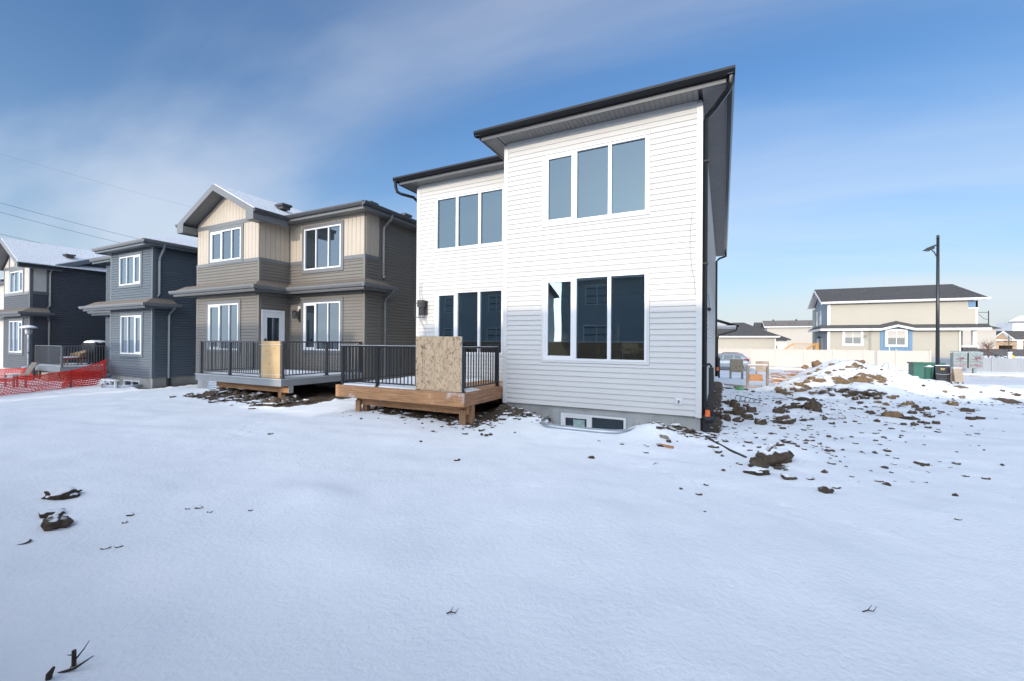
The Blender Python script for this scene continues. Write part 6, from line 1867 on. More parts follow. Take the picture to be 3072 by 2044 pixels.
part('wall', MB().box(32, 100, -0.5, 41.1, 110, 4.5), M_BEIGE2, R4)
part('roof_slope', MB().prism([(31.5, 99.5, 4.65), (41.55, 99.5, 4.65), (39.5, 104, 5.9), (31.5, 104, 5.9)], (0, 0, -0.08)), M_SHINGD, R4)
part('roof_slope', MB().prism([(41.55, 99.5, 4.65), (41.55, 108, 4.65), (39.5, 104, 5.9)], (0, 0, -0.08)), M_SHINGD, R4)
part('base_wall', MB().box(38, 99.95, -0.5, 45, 99.98, 1.15), M_STONE, R4)
part('window', MB().box(41.06, 101, 1.5, 41.12, 102, 3.0), M_GLASSF, R4)
# house under construction
R5 = thing('unfinished_house', 'unfinished garage house with bare OSB walls at the right edge', 'house', (48, 110, 0))
part('wall', MB().add([], []).box(44.97, 110, 1.75, 60, 110.2, 2.85).box(44.97, 110, 0, 45.35, 110.2, 1.75).box(47.35, 110, 0, 48.75, 110.2, 1.75).box(51.5, 110, 0, 53, 110.2, 1.75), M_OSBL, R5)
part('back_wall', MB().box(45, 116, 0, 60, 116.2, 2.8), M_BROWNWOOD, R5)
part('inner_floor', MB().box(45, 110.2, -0.05, 60, 116, 0.02), M_BROWNWOOD, R5)
part('wall_stud', MB().box(45.36, 110.0, 0, 45.55, 110.6, 1.74), M_PINE, R5)
part('house_wrap', MB().box(47.9, 109.96, 0.1, 48.62, 109.99, 2.8), M_PRINTW, R5)
part('gable_wall', MB().prism([(44.97, 109.99, 2.86), (46.9, 109.99, 2.86), (45.95, 109.99, 4.1)], (0, 0.1, 0)), M_OSBL, R5)
part('roof_slope', MB().prism([(44.3, 109.5, 2.8), (45.9, 109.5, 4.42), (45.9, 116, 4.42), (44.3, 116, 2.8)], (0, 0, -0.06)), M_SHINGD, R5)
part('roof_slope', MB().prism([(47.4, 109.5, 2.9), (45.9, 109.5, 4.42), (45.9, 116, 4.42), (60, 116, 4.42), (60, 109.5, 2.9)], (0, 0, -0.06)), M_SHINGD, R5)
for a, b in (((44.3, 2.8), (45.9, 4.42)), ((47.4, 2.9), (45.9, 4.42))):
    part('rake_board', MB().prism([(a[0], 109.45, a[1]), (b[0], 109.45, b[1]), (b[0], 109.45, b[1] - 0.2), (a[0], 109.45, a[1] - 0.2)], (0, -0.04, 0)), M_BWHITE, R5)
part('fascia', MB().box(44.3, 109.4, 2.62, 60, 109.46, 2.82), M_BWHITE, R5)
part('roof_snow', MB().prism([(48.6, 109.45, 3.0), (60, 109.45, 3.0), (60, 112, 3.8), (51.5, 112, 3.8)], (0, 0, 0.05)), M_SNOW, R5)
R6 = thing('far_white_house', 'distant white two-storey house above the unfinished roof', 'house', (72, 160, 1))
part('wall', MB().box(68.9, 160, 0, 78, 168, 8.1), M_BWHITE, R6)
part('roof_slope', MB().prism([(67.6, 159, 8.1), (79, 159, 8.1), (74.5, 164, 9.8), (72, 164, 9.8)], (0, 0, -0.12)), M_SNOW, R6)
part('fascia', MB().box(67.6, 158.95, 7.85, 79, 159.05, 8.1), M_SHINGD, R6)
window(R6, ('F', 160), 69.9, 70.9, 6.4, 7.6, (0.5,), M_GLASSF, fw=0.12); window(R6, ('F', 160), 72.4, 73.4, 6.4, 7.6, (0.5,), M_GLASSF, fw=0.12)

# ------------------------------------------------------------------ vinyl fences: posts, rails and single boards
def vinyl_fence(name, label, x0, x1, y, zb, zt, m, bay=2.4, board=0.15, cap=True):
    o = thing(name, label, 'fence', ((x0 + x1) / 2, y, zb))
    n = int(round((x1 - x0) / bay)); st = (x1 - x0) / n
    key = ('vf', m.name, round(zt - zb, 2))
    me = MB().box(0, 0, 0, 1, 0.025, zt - zb - 0.22).mesh('fence_board'); me.materials.append(m)
    for i in range(n + 1):
        x = x0 + i * st
        pp = part('fence_post', MB().box(x - 0.065, y - 0.065, zb - 0.4, x + 0.065, y + 0.065, zt + 0.03), m, o)
        if cap: part('post_cap', MB().prism([(x - 0.075, y - 0.075, zt + 0.03), (x + 0.075, y - 0.075, zt + 0.03), (x + 0.075, y + 0.075, zt + 0.03), (x - 0.075, y + 0.075, zt + 0.03)], (0, 0, 0.05)), m, pp)
        if i < n:
            for z in (zb + 0.03, zt - 0.11): part('fence_rail', MB().box(x + 0.066, y - 0.03, z, x + st - 0.066, y + 0.03, z + 0.09), m, o)
            k = int((st - 0.14) / board); bw_ = (st - 0.132) / k
            for j in range(k): place(me, 'fence_board', o, (x + 0.066 + j * bw_ + 0.003, y - 0.012, zb + 0.12), (bw_ - 0.006, 1, 1))
    return o
vinyl_fence('tan_fence', 'long tan vinyl privacy fence along the far side of the street', -4.6, 17.05, 52.0, -0.66, 1.20, M_FENCE)
vinyl_fence('grey_fence', 'low grey vinyl fence continuing right of the tan fence', 17.25, 24.4, 54.2, -0.72, 0.62, M_GFENCE, 2.38, 0.17, False)

# ------------------------------------------------------------------ parked car
car = thing('parked_car', 'silver sport utility vehicle parked along the tan fence, partly behind the white house', 'car', (0.0, 47.4, -0.93))
cy0, cz0 = 47.4, float(base_h(0, 47.4)) + 0.035
def cs(x, hw, zb, zsh, ztop, hwt):
    return [(x, cy0 - hw * 0.92, cz0 + zb), (x, cy0 - hw, cz0 + zb + 0.18), (x, cy0 - hw, cz0 + (zb + zsh) / 2 + 0.08), (x, cy0 - hw * 0.985, cz0 + zsh), (x, cy0 - hwt, cz0 + ztop),
            (x, cy0 + hwt, cz0 + ztop), (x, cy0 + hw * 0.985, cz0 + zsh), (x, cy0 + hw, cz0 + (zb + zsh) / 2 + 0.08), (x, cy0 + hw, cz0 + zb + 0.18), (x, cy0 + hw * 0.92, cz0 + zb)]
def loft(secs):
    mb = MB(); n = len(secs[0])
    for s in secs: mb.v += s
    for i in range(len(secs) - 1):
        for k in range(n): mb.f.append((i * n + k, i * n + (k + 1) % n, (i + 1) * n + (k + 1) % n, (i + 1) * n + k))
    mb.f.append(tuple(range(n))[::-1]); mb.f.append(tuple((len(secs) - 1) * n + k for k in range(n)))
    return mb
xr_ = 2.32   # rear bumper
S = lambda d: xr_ - d
body = loft([cs(S(0.0), 0.78, 0.42, 0.78, 0.80, 0.70), cs(S(0.08), 0.90, 0.34, 0.98, 1.00, 0.80), cs(S(0.25), 0.93, 0.28, 1.02, 1.06, 0.82), cs(S(1.0), 0.945, 0.22, 1.0, 1.05, 0.82),
             cs(S(2.4), 0.945, 0.2, 0.97, 1.02, 0.82), cs(S(3.5), 0.94, 0.2, 0.95, 0.99, 0.8), cs(S(4.4), 0.92, 0.24, 0.86, 0.92, 0.72), cs(S(4.72), 0.80, 0.30, 0.66, 0.72, 0.6)])
bo = part('body', body, M_SILVER, car, None, True)
def cab(x, z, hw): return [(x, cy0 - hw, cz0 + 0.98), (x, cy0 - hw * 0.97, cz0 + 1.1), (x, cy0 - hw * 0.83, cz0 + z), (x, cy0 + hw * 0.83, cz0 + z), (x, cy0 + hw * 0.97, cz0 + 1.1), (x, cy0 + hw, cz0 + 0.98)]
roof = loft([cab(S(0.16), 1.06, 0.84), cab(S(0.35), 1.36, 0.86), cab(S(0.62), 1.60, 0.88), cab(S(1.2), 1.68, 0.89), cab(S(2.3), 1.67, 0.89), cab(S(2.9), 1.55, 0.88), cab(S(3.55), 1.08, 0.86)])
part('cabin', roof, M_SILVER, car, None, True)
for pts in ([(0.62, 1.14), (0.85, 1.44), (1.30, 1.50), (1.36, 1.10)], [(1.42, 1.10), (1.38, 1.50), (2.25, 1.50), (2.30, 1.08)], [(2.37, 1.08), (2.32, 1.50), (2.72, 1.42), (3.2, 1.12)]):
    hwf = lambda z: 0.89 * (0.97 - 0.14 * (z - 1.1) / 0.57)
    part('side_window', MB().prism([(S(d), cy0 - hwf(z) - 0.014, cz0 + z) for d, z in pts], (0, 0.03, 0)), M_GLASSC, car)
part('rear_window', MB().prism([(S(0.30), cy0 - 0.66, cz0 + 1.20), (S(0.30), cy0 + 0.66, cz0 + 1.20), (S(0.56), cy0 + 0.60, cz0 + 1.52), (S(0.56), cy0 - 0.60, cz0 + 1.52)], (0.03, 0, 0.02)), M_GLASSC, car)
part('roof_spoiler', MB().prism([(S(0.36), cy0 - 0.62, cz0 + 1.60), (S(0.36), cy0 + 0.62, cz0 + 1.60), (S(0.8), cy0 + 0.66, cz0 + 1.66), (S(0.8), cy0 - 0.66, cz0 + 1.66)], (0, 0, 0.03)), M_SILVER, car)
for s_ in (-1, 1):
    part('roof_rail', MB().tube([(S(0.8), cy0 + s_ * 0.68, cz0 + 1.66), (S(1.0), cy0 + s_ * 0.68, cz0 + 1.73), (S(2.2), cy0 + s_ * 0.68, cz0 + 1.73), (S(2.4), cy0 + s_ * 0.68, cz0 + 1.66)], 0.018, 6), M_GUT, car)
    part('tail_lamp', MB().prism([(S(0.06), cy0 + s_ * 0.93, cz0 + 0.98), (S(0.05), cy0 + s_ * 0.93, cz0 + 1.13), (S(0.45), cy0 + s_ * 0.945, cz0 + 1.14), (S(0.60), cy0 + s_ * 0.95, cz0 + 1.10)], (0, -s_ * 0.12, 0)), M_LAMPRED, car)
    for d in (0.95, 3.75):
        c = (S(d), cy0 + s_ * 0.83, cz0 + 0.35)
        part('wheel_arch', MB().tube([(c[0], c[1] - 0.03 + s_ * 0.105, c[2] + 0.02), (c[0], c[1] + 0.03 + s_ * 0.105, c[2] + 0.02)], 0.425, 24), M_TAR, car)
        wh = part('wheel', MB().tube([(c[0], c[1] - 0.10 + s_ * 0.05, c[2]), (c[0], c[1] + 0.10 + s_ * 0.05, c[2])], 0.352, 24), M_TYRE, car)
        rim = MB().tube([(c[0], c[1] + s_ * 0.151 - 0.005, c[2]), (c[0], c[1] + s_ * 0.151 + 0.005, c[2])], 0.10, 12)
        for k in range(8):
            a = k * math.pi / 4; rim.beam((c[0], c[1] + s_ * 0.155, c[2]), (c[0] + 0.24 * math.cos(a), c[1] + s_ * 0.155, c[2] + 0.24 * math.sin(a)), 0.05, 0.02, (0, 1, 0))
        part('rim', rim, M_SILVER, wh)
    part('sill_trim', MB().box(S(3.3), cy0 + s_ * 0.93, cz0 + 0.2, S(1.35), cy0 + s_ * 0.955, cz0 + 0.36), M_PLUMB, car)
    part('door_handle', MB().box(S(1.62), cy0 + s_ * 0.94, cz0 + 0.94, S(1.42), cy0 + s_ * 0.97, cz0 + 0.97), M_SILVER, car)
    for d in (1.33, 2.35): part('door_seam', MB().box(S(d) - 0.005, cy0 + s_ * 0.944, cz0 + 0.35, S(d) + 0.005, cy0 + s_ * 0.949, cz0 + 0.98), M_TAR, car)
part('bumper', MB().box(S(0.28), cy0 - 0.88, cz0 + 0.32, S(-0.02), cy0 + 0.88, cz0 + 0.46), M_PLUMB, car)

# ------------------------------------------------------------------ street lamps
def lamp_post(x, y, zb, H_, label, d_arm, pole_r=(0.13, 0.085)):
    o = thing('street_lamp', label, 'street lamp', (x, y, zb), 'black street lamps')
    part('pole', MB().tube([(x, y, zb - 0.2), (x, y, zb + H_ * 0.5), (x, y, zb + H_)], [pole_r[0], (pole_r[0] + pole_r[1]) / 2, pole_r[1]], 12), M_BLACK, o, None, True)
    part('base', MB().lathe([(pole_r[0] * 1.9, -0.1), (pole_r[0] * 1.9, 0.35), (pole_r[0] * 1.25, 0.55)], 12, (x, y, zb)), M_BLACK, o)
    part('finial', MB().lathe([(0.03, 0), (0.11, 0.02), (0.05, 0.06), (0.09, 0.13), (0.02, 0.2)], 10, (x, y, zb + H_)), M_BLACK, o, None, True)
    ax, ay = d_arm; t = zb + H_
    part('arm', MB().tube([(x, y, t - 0.38), (x + ax * 0.9, y + ay * 0.9, t - 0.62)], 0.045, 8), M_BLACK, o)
    part('brace', MB().tube([(x, y, t - 1.45), (x + ax * 0.10, y + ay * 0.10, t - 1.12), (x + ax * 0.3, y + ay * 0.3, t - 0.84), (x + ax * 0.58, y + ay * 0.58, t - 0.68)], 0.03, 6), M_BLACK, o)
    hd = part('lamp_head', MB().prism([(x + ax * 0.55, y + ay * 0.55, t - 0.50), (x + ax * 0.95, y + ay * 0.95, t - 0.60), (x + ax * 1.3, y + ay * 1.3, t - 0.76), (x + ax * 0.95, y + ay * 0.95, t - 0.79), (x + ax * 0.55, y + ay * 0.55, t - 0.68)], Vector((-ay, ax, 0)).normalized() * 0.26 - Vector((0, 0, 0))), M_BLACK, o)
    part('lens', MB().prism([(x + ax * 0.6, y + ay * 0.6, t - 0.69), (x + ax * 0.92, y + ay * 0.92, t - 0.80), (x + ax * 0.92, y + ay * 0.92, t - 0.815), (x + ax * 0.6, y + ay * 0.6, t - 0.71)], Vector((-ay, ax, 0)).normalized() * 0.22), M_PRINTW, hd)
    return o
lamp_post(11.62, 34.4, gz(11.62, 34.4), 8.85, 'tall black street lamp in the foreground of the beige house', (-0.62, -0.2), (0.105, 0.07))
lp2 = thing('street_lamp', 'distant black street lamp right of the beige house', 'street lamp', (45.0, 112, 0.1), 'black street lamps')
part('pole', MB().tube([(45, 112, -0.2), (45, 112, 8.3)], [0.10, 0.075], 10), M_BLACK, lp2)
part('arm', MB().tube([(45, 112, 8.0), (42.0, 111, 8.0)], 0.045, 6), M_BLACK, lp2)
part('brace', MB().tube([(45, 112, 6.6), (44.3, 111.8, 6.8), (43.6, 111.5, 7.5), (42.6, 111.2, 7.85)], 0.04, 6), M_BLACK, lp2)
part('lamp_head', MB().box(41.7, 110.9, 7.86, 42.6, 111.3, 8.06), M_BLACK, lp2)

# ------------------------------------------------------------------ community mailboxes
def mailbox(x, y, z, label):
    o = thing('community_mailbox', label, 'mailbox', (x, y, z), 'community mailboxes by the grey fence', rad(0))
    part('cabinet', MB().prism([(x - 0.44, y - 0.25, z + 0.42), (x + 0.44, y - 0.25, z + 0.42), (x + 0.44, y - 0.25, z + 1.72), (x - 0.44, y - 0.25, z + 1.72)], (0, 0.62, 0)), M_MURAL, o)
    part('cabinet_roof', MB().prism([(x - 0.47, y - 0.29, z + 1.721), (x + 0.47, y - 0.29, z + 1.721), (x + 0.46, y + 0.34, z + 1.84), (x - 0.46, y + 0.34, z + 1.84)], (0, 0, 0.05)), mat('mailbox_top', (0.33, 0.38, 0.38), 0.4, (3, 0.1)), o)
    part('pedestal', MB().box(x - 0.10, y - 0.15, z - 0.3, x + 0.10, y + 0.15, z + 0.42), M_MURAL, o)
    rnd = random.Random(int(x * 7)); mb = MB()
    for k in range(70):            # printed branches and berries on the doors
        cx_, cz_ = x + rnd.uniform(-0.40, 0.40), z + rnd.choice((rnd.uniform(0.5, 0.8), rnd.gauss(1.25, 0.09)))
        if cz_ > z + 1.0: cx_ = min(x + 0.4, x + rnd.gauss(0.06, 0.12))
        s = rnd.uniform(0.02, 0.055); mb.box(cx_ - s * 0.7, y - 0.253, cz_ - s * 0.6, cx_ + s * 0.7, y - 0.2505, cz_ + s * 0.6)
    part('berry_print', mb, M_PINK, o, None, False, 'stuff')
    mb = MB()
    for a, b in (((-0.5, 1.6), (0.1, 1.3)), ((0.6, 1.62), (0.15, 1.28)), ((-0.6, 1.15), (0.2, 1.25)), ((0.7, 1.2), (0.2, 1.3)), ((-0.75, 0.95), (0.0, 1.05)), ((0.0, 1.05), (0.75, 0.9))):
        mb.beam((x + a[0] * 0.56, y - 0.252, z + a[1]), (x + b[0] * 0.56, y - 0.252, z + b[1]), 0.004, 0.03)
    part('branch_print', mb, M_STONE, o)
    part('door_grid', MB().box(x - 0.008, y - 0.256, z + 0.45, x + 0.008, y - 0.2505, z + 1.7), M_PLUMB, o)
    return o
mz = float(base_h(19.6, 50.8))
mailbox(18.52, 50.7, mz, 'left community mailbox with printed red berries by the grey fence')
mailbox(19.50, 50.7, mz, 'right community mailbox with printed red berries by the grey fence')

# ------------------------------------------------------------------ utility boxes, sign boards and site clutter
def put(px, py): return ray_ground(px, py)[0]

tf = thing('transformer_box', 'wide green utility transformer in front of the tan fence', 'utility box', (13.7, 42.0, -0.9))
tz = float(base_h(13.7, 42.0))
part('cabinet', MB().prism([(12.85, 42, tz), (14.55, 42, tz), (14.55, 42, tz + 1.25), (12.85, 42, tz + 1.25)], (0, 1.0, 0)), M_GREEN, tf)
part('lid', MB().box(12.78, 41.92, tz + 1.251, 14.62, 43.08, tz + 1.35), M_GREEN, tf)
part('door', MB().box(13.5, 41.97, tz + 0.1, 14.45, 41.999, tz + 1.18), M_GREEN, tf)
part('warning_label', MB().box(13.7, 41.955, tz + 0.98, 14.1, 41.969, tz + 1.05), M_PRINTW, tf)
part('warning_label', MB().box(13.6, 41.955, tz + 0.6, 13.8, 41.969, tz + 0.74), M_PRINTW, tf)
p_ = put(2790, 1160)
gb = thing('green_pedestal', 'slim dark green utility pedestal left of the black sign', 'utility box', (10.32, 31.2, gz(10.32, 31.2)))
bx, by, bz = 10.32, 31.2, gz(10.32, 31.2)
ped = [(bx - 0.25, by), (bx + 0.02, by - 0.12), (bx + 0.27, by + 0.03), (bx + 0.16, by + 0.34), (bx - 0.25, by + 0.30)]
part('cabinet', MB().prism([(x, y, bz - 0.3) for x, y in ped], (0, 0, 1.30)), M_GREEN, gb)
part('snow_cap', MB().prism([(x, y, bz + 1.002) for x, y in ped], (0, 0, 0.03)), M_SNOW, gb)
part('corner_strip', MB().box(bx - 0.03, by - 0.135, bz + 0.1, bx + 0.05, by - 0.09, bz + 0.95), mat('light_green_edge', (0.16, 0.36, 0.25), 0.5, (3, 0.1)), gb)
part('warning_label', MB().box(bx - 0.2, by - 0.07, bz + 1.032, bx - 0.06, by + 0.0, bz + 1.10), M_PRINTW, gb)

# black contractor sign on an A-frame, turned to the camera
def text_mb(s, size, depth=0.004, ang=0.0):
    cu = bpy.data.curves.new('txt', 'FONT'); cu.body = s; cu.size = size; cu.extrude = depth / 2; cu.align_x = 'CENTER'
    ob = bpy.data.objects.new('txt', cu); COL.objects.link(ob)
    dg = bpy.context.evaluated_depsgraph_get(); dg.update()
    m_ = bpy.data.meshes.new_from_object(ob.evaluated_get(dg))
    b = MB(); b.v = [(v.co.x, 0.0 - v.co.z, v.co.y) for v in m_.vertices]; b.f = [tuple(p.vertices) for p in m_.polygons]
    bpy.data.objects.remove(ob); bpy.data.curves.remove(cu); bpy.data.meshes.remove(m_)
    return b
def shift(b, x, y, z):
    b.v = [(a + x, c + y, d + z) for a, c, d in b.v]; return b
sx_, sy_ = 10.58, 30.5; sz_ = gz(sx_, sy_)
sg = thing('contractor_sign', 'black A-frame sign with gold letters RK and phone numbers, snow along its top', 'sign', (sx_, sy_, sz_), None, rad(12))
lean = lambda z: 0.22 * z / 1.35        # the board leans back
part('sign_board', MB().prism([(-0.50, 0.0, 0.16), (0.50, 0.0, 0.16), (0.50, lean(1.42), 1.42), (-0.50, lean(1.42), 1.42)], (0, 0.035, 0)), M_SIGNK, sg)
part('rear_board', MB().prism([(-0.50, 0.60, 0.1), (0.50, 0.60, 0.1), (0.50, 0.30, 1.40), (-0.50, 0.30, 1.40)], (0, 0.03, 0)), M_SIGNK, sg)
for s_ in (-0.44, 0.44): part('leg', MB().box(s_ - 0.05, -0.02, -0.2, s_ + 0.05, 0.05, 0.17), M_SIGNK, sg)
part('snow_cap', MB().box(-0.47, 0.20, 1.42, 0.47, 0.30, 1.46), M_SNOW, sg)
def printed(b, z, m_, name):
    b.v = [(x, y + lean(zz + z) - 0.004, zz + z) for x, y, zz in b.v]
    return part(name, b, m_, sg)
printed(shift(text_mb('R', 0.30), -0.06, 0, 0), 1.06, M_GOLD, 'lettering')
printed(shift(text_mb('K', 0.30), 0.10, 0, 0), 1.06, M_GOLD, 'lettering')
printed(text_mb('780-394-9361', 0.135), 0.70, M_GOLD, 'lettering')
printed(text_mb('780-686-7570', 0.135), 0.575, M_GOLD, 'lettering')
mb = MB(); rnd = random.Random(3); x = -0.36
while x < 0.38:
    w_ = rnd.uniform(0.03, 0.09); mb.box(x, -0.004, 0, x + w_, 0.0, rnd.uniform(0.03, 0.05)); x += w_ + rnd.uniform(0.008, 0.03)
printed(mb, 0.95, M_PRINTW, 'small_print')
mb = MB(); x = -0.3
while x < 0.34:
    w_ = rnd.uniform(0.03, 0.07); mb.box(x, -0.004, 0, x + w_, 0.0, 0.028); x += w_ + rnd.uniform(0.008, 0.02)
printed(mb, 0.90, M_PRINTW, 'small_print')
printed(MB().tube([(-0.49 + 0.98 * i / 12, -0.006, -0.06 * math.sin(math.pi * i / 12)) for i in range(13)], 0.009, 4), 0.885, M_PRINTW, 'curved_line')
printed(MB().tube([(-0.49 + 0.98 * i / 12, -0.006, 0.06 * math.sin(math.pi * i / 12)) for i in range(13)], 0.009, 4), 0.50, M_PRINTW, 'curved_line')
printed(MB().box(-0.12, -0.004, 0, 0.12, 0, 0.07), 0.40, M_PRINTW, 'address_plate')
printed(MB().prism([(-0.5, -0.003, 0.0), (0.5, -0.003, 0.0), (0.5, -0.003, 0.1), (0.2, -0.003, 0.17), (-0.2, -0.003, 0.17), (-0.5, -0.003, 0.1)], (0, 0.003, 0)), 0.17, M_GREEN, 'green_print')
sg.scale = (0.66, 0.66, 0.78)


def aframe(name, label, loc, rot, m, bw_=0.66, bh=0.78, leg=0.42, splay=0.34, front_only=False):
    o = thing(name, label, 'sign', loc, None, rot)
    H_ = leg + bh
    for s_ in ((1,) if front_only else (1, -1)):
        yb = -s_ * splay; yt = -s_ * 0.04
        Y_ = lambda z: yb + (yt - yb) * z / H_
        part('board', MB().prism([(-bw_ / 2, Y_(leg), leg), (bw_ / 2, Y_(leg), leg), (bw_ / 2, Y_(H_), H_), (-bw_ / 2, Y_(H_), H_)], (0, s_ * 0.02, 0)), m, o)
        for q in (-1, 1):
            part('leg', MB().beam((q * (bw_ / 2 - 0.03), Y_(-0.12) + s_ * 0.045, -0.12), (q * (bw_ / 2 - 0.03), Y_(H_) + s_ * 0.045, H_), 0.07, 0.04, (0, 1, 0)), M_OLDWOOD, o)
    part('snow_cap', MB().box(-bw_ / 2, -0.06, H_ + 0.001, bw_ / 2, 0.06, H_ + 0.025), M_SNOW, o)
    return o
p_ = put(2209, 1137); aframe('plain_sign_board', 'weathered OSB A-frame sign standing in front of the parked car', tuple(p_), rad(4), M_OSBD, 0.70, 0.80, 0.42)
aframe('plain_sign_board', 'tall weathered wooden A-frame board right of the black sign', (11.08, 30.55, gz(11.08, 30.55)), rad(22), M_OLDWOODX, 0.42, 0.72, 0.30, 0.22)
p_ = put(2276, 1118)
aframe('plain_sign_board', 'pale OSB board standing behind the toppled wooden frame', (2.05, 28.6, gz(2.05, 28.6) + 0.0), rad(-6), M_OLDWOODX, 0.66, 0.62, 0.55, 0.3)

# toppled wooden easel frame lying on its side
g_ = put(2272, 1163)
tp = thing('toppled_frame', 'toppled weathered wooden easel frame lying beside the lumber pile', 'wooden frame', tuple(g_), None, rad(16))
w_, h_ = 0.80, 0.95
for s_ in (-1, 1):
    part('leg', MB().beam((s_ * w_ / 2, 0, 0), (s_ * w_ / 2, 0, h_), 0.09, 0.06), M_OLDWOOD, tp)
    part('leg', MB().beam((s_ * w_ / 2 + 0.02, 0.02, h_), (s_ * w_ / 2 + 0.22, 0.55, 0.35), 0.08, 0.05), M_OLDWOOD, tp)
    part('leg', MB().beam((s_ * w_ / 2 + 0.02, 0.02, 0.05), (s_ * w_ / 2 + 0.22, 0.55, 0.4), 0.07, 0.05), M_OLDWOOD, tp)
part('cross_bar', MB().beam((-w_ / 2, 0, h_), (w_ / 2, 0, h_), 0.07, 0.07), M_OLDWOODX, tp)
part('cross_bar', MB().beam((-w_ / 2, 0, 0.04), (w_ / 2, 0, 0.04), 0.07, 0.07), M_OLDWOODX, tp)
part('panel', MB().prism([(-0.18, 0.45, 0.25), (0.42, 0.45, 0.25), (0.42, 0.62, 0.52), (-0.18, 0.62, 0.52)], (0, 0.02, 0.02)), M_FRESH, tp)
part('snow_cap', MB().beam((-w_ / 2, 0, h_ + 0.05), (w_ / 2, 0, h_ + 0.05), 0.07, 0.03), M_SNOW, tp)

# lumber pile: loose studs and offcuts
rnd = random.Random(21)
for i in range(20):
    t = i / 19
    base = Vector((2.5 + rnd.uniform(-0.2, 0.5), 26.6 + t * 1.5 + rnd.uniform(-0.1, 0.1), 0))
    L_ = rnd.uniform(1.5, 2.4); a = rad(rnd.uniform(-4, 10)); lev = i % 4
    p0 = base; p1 = base + Vector((math.cos(a) * L_, math.sin(a) * L_, 0))
    z = gz(p0.x + 0.8, p0.y) + 0.05 + 0.085 * lev
    o = thing('lumber_stud', 'snow edged reddish stud in the loose lumber pile', 'lumber', tuple(p0 + Vector((0, 0, z))), 'studs in the lumber pile')
    part('plank', MB().beam((p0.x, p0.y, z), (p1.x, p1.y, z + rnd.uniform(-0.03, 0.05)), 0.11, 0.05), M_FRESH, o)
    part('snow_layer', MB().beam((p0.x, p0.y, z + 0.034), (p1.x, p1.y, z + 0.04 + rnd.uniform(-0.03, 0.03)), 0.09, 0.014), M_SNOW, o)
for i in range(12):
    x, y = 2.2 + rnd.uniform(0, 1.7), 27.4 + rnd.uniform(-0.3, 0.9)
    z = gz(x, y) + rnd.uniform(0.4, 0.66)
    o = thing('wood_offcut', 'orange board offcut tossed on top of the lumber pile', 'lumber', (x, y, z), 'offcuts on the lumber pile', 0)
    a = rnd.uniform(-0.5, 0.5); L_ = rnd.uniform(0.35, 0.8)
    part('plank', MB().beam((x, y, z), (x + math.cos(a) * L_, y + math.sin(a) * L_, z + rnd.uniform(-0.18, 0.18)), 0.22, 0.035), M_FRESH, o)
# scrap boards by the green pedestal
for k, (a, b, wd, lab) in enumerate((((2703, 1142), (2752, 1164), 0.26, 'grey narrow scrap board at the left of the scrap heap'), ((2728, 1140), (2768, 1152), 0.34, 'wide pale scrap board at the top of the scrap heap'),
                                     ((2748, 1140), (2796, 1160), 0.36, 'long tan scrap board ending near the green pedestal'), ((2738, 1148), (2775, 1163), 0.3, 'dark scrap board under the others in the scrap heap'), ((2682, 1147), (2700, 1158), 0.3, 'short broken board lying apart left of the scrap heap'))):
    c_ = Vector(((8.05, 29.2), (8.75, 29.9), (9.35, 29.3), (8.75, 28.8), (7.65, 29.5))[k]).to_3d()
    L_, an, ri = ((1.3, -0.5, 0.30), (1.2, -0.3, 0.28), (1.5, -0.45, 0.26), (1.1, -0.2, 0.12), (0.7, 0.4, 0.2))[k]
    dv = Vector((math.cos(an), math.sin(an), 0)) * L_ / 2
    p, q = c_ - dv, c_ + dv; zz = ri
    o = thing('scrap_board', lab, 'lumber', (p[0], p[1], gz(p[0], p[1])))
    part('plank', MB().beam((p[0], p[1], gz(p[0], p[1]) + zz), (q[0], q[1], gz(q[0], q[1]) + 0.04), wd, 0.03), M_OLDWOODX, o)
# formwork bundle and tarp heap on the far verge
fb = thing('formwork_bundle', 'stacked bundle of pale formwork boards lying along the street', 'lumber', (9.6, 38.3, -0.8))
fz_ = float(base_h(9.6, 38.4))
for i in range(6):
    part('board', MB().box(8.55, 38.0 + i * 0.07, fz_ - 0.05, 11.9, 38.06 + i * 0.07, fz_ + 0.48 - 0.01 * (i % 3)), M_FORM, fb)
for x in (8.56, 8.7): part('end_band', MB().box(x, 37.985, fz_ - 0.05, x + 0.05, 38.45, fz_ + 0.49), M_PLUMB, fb)
part('snow_layer', MB().box(8.55, 38.0, fz_ + 0.481, 11.9, 38.42, fz_ + 0.52), M_SNOW, fb)
tpz = float(base_h(11.2, 40.2))
tr_ = thing('tarp_heap', 'pale grey pyramid tarp with a thin marker stake behind the formwork', 'tarp', (10.9, 40.6, tpz))
part('tarp', MB().add([(9.8, 40.0, tpz), (12.4, 40.0, tpz), (12.3, 41.4, tpz), (9.9, 41.4, tpz), (10.95, 40.7, tpz + 1.42)], [(0, 1, 4), (1, 2, 4), (2, 3, 4), (3, 0, 4)]), M_TARP, tr_)
part('stake', MB().tube([(10.95, 40.2, tpz), (10.95, 40.2, tpz + 2.5)], 0.025, 6), M_PRINTW, tr_)
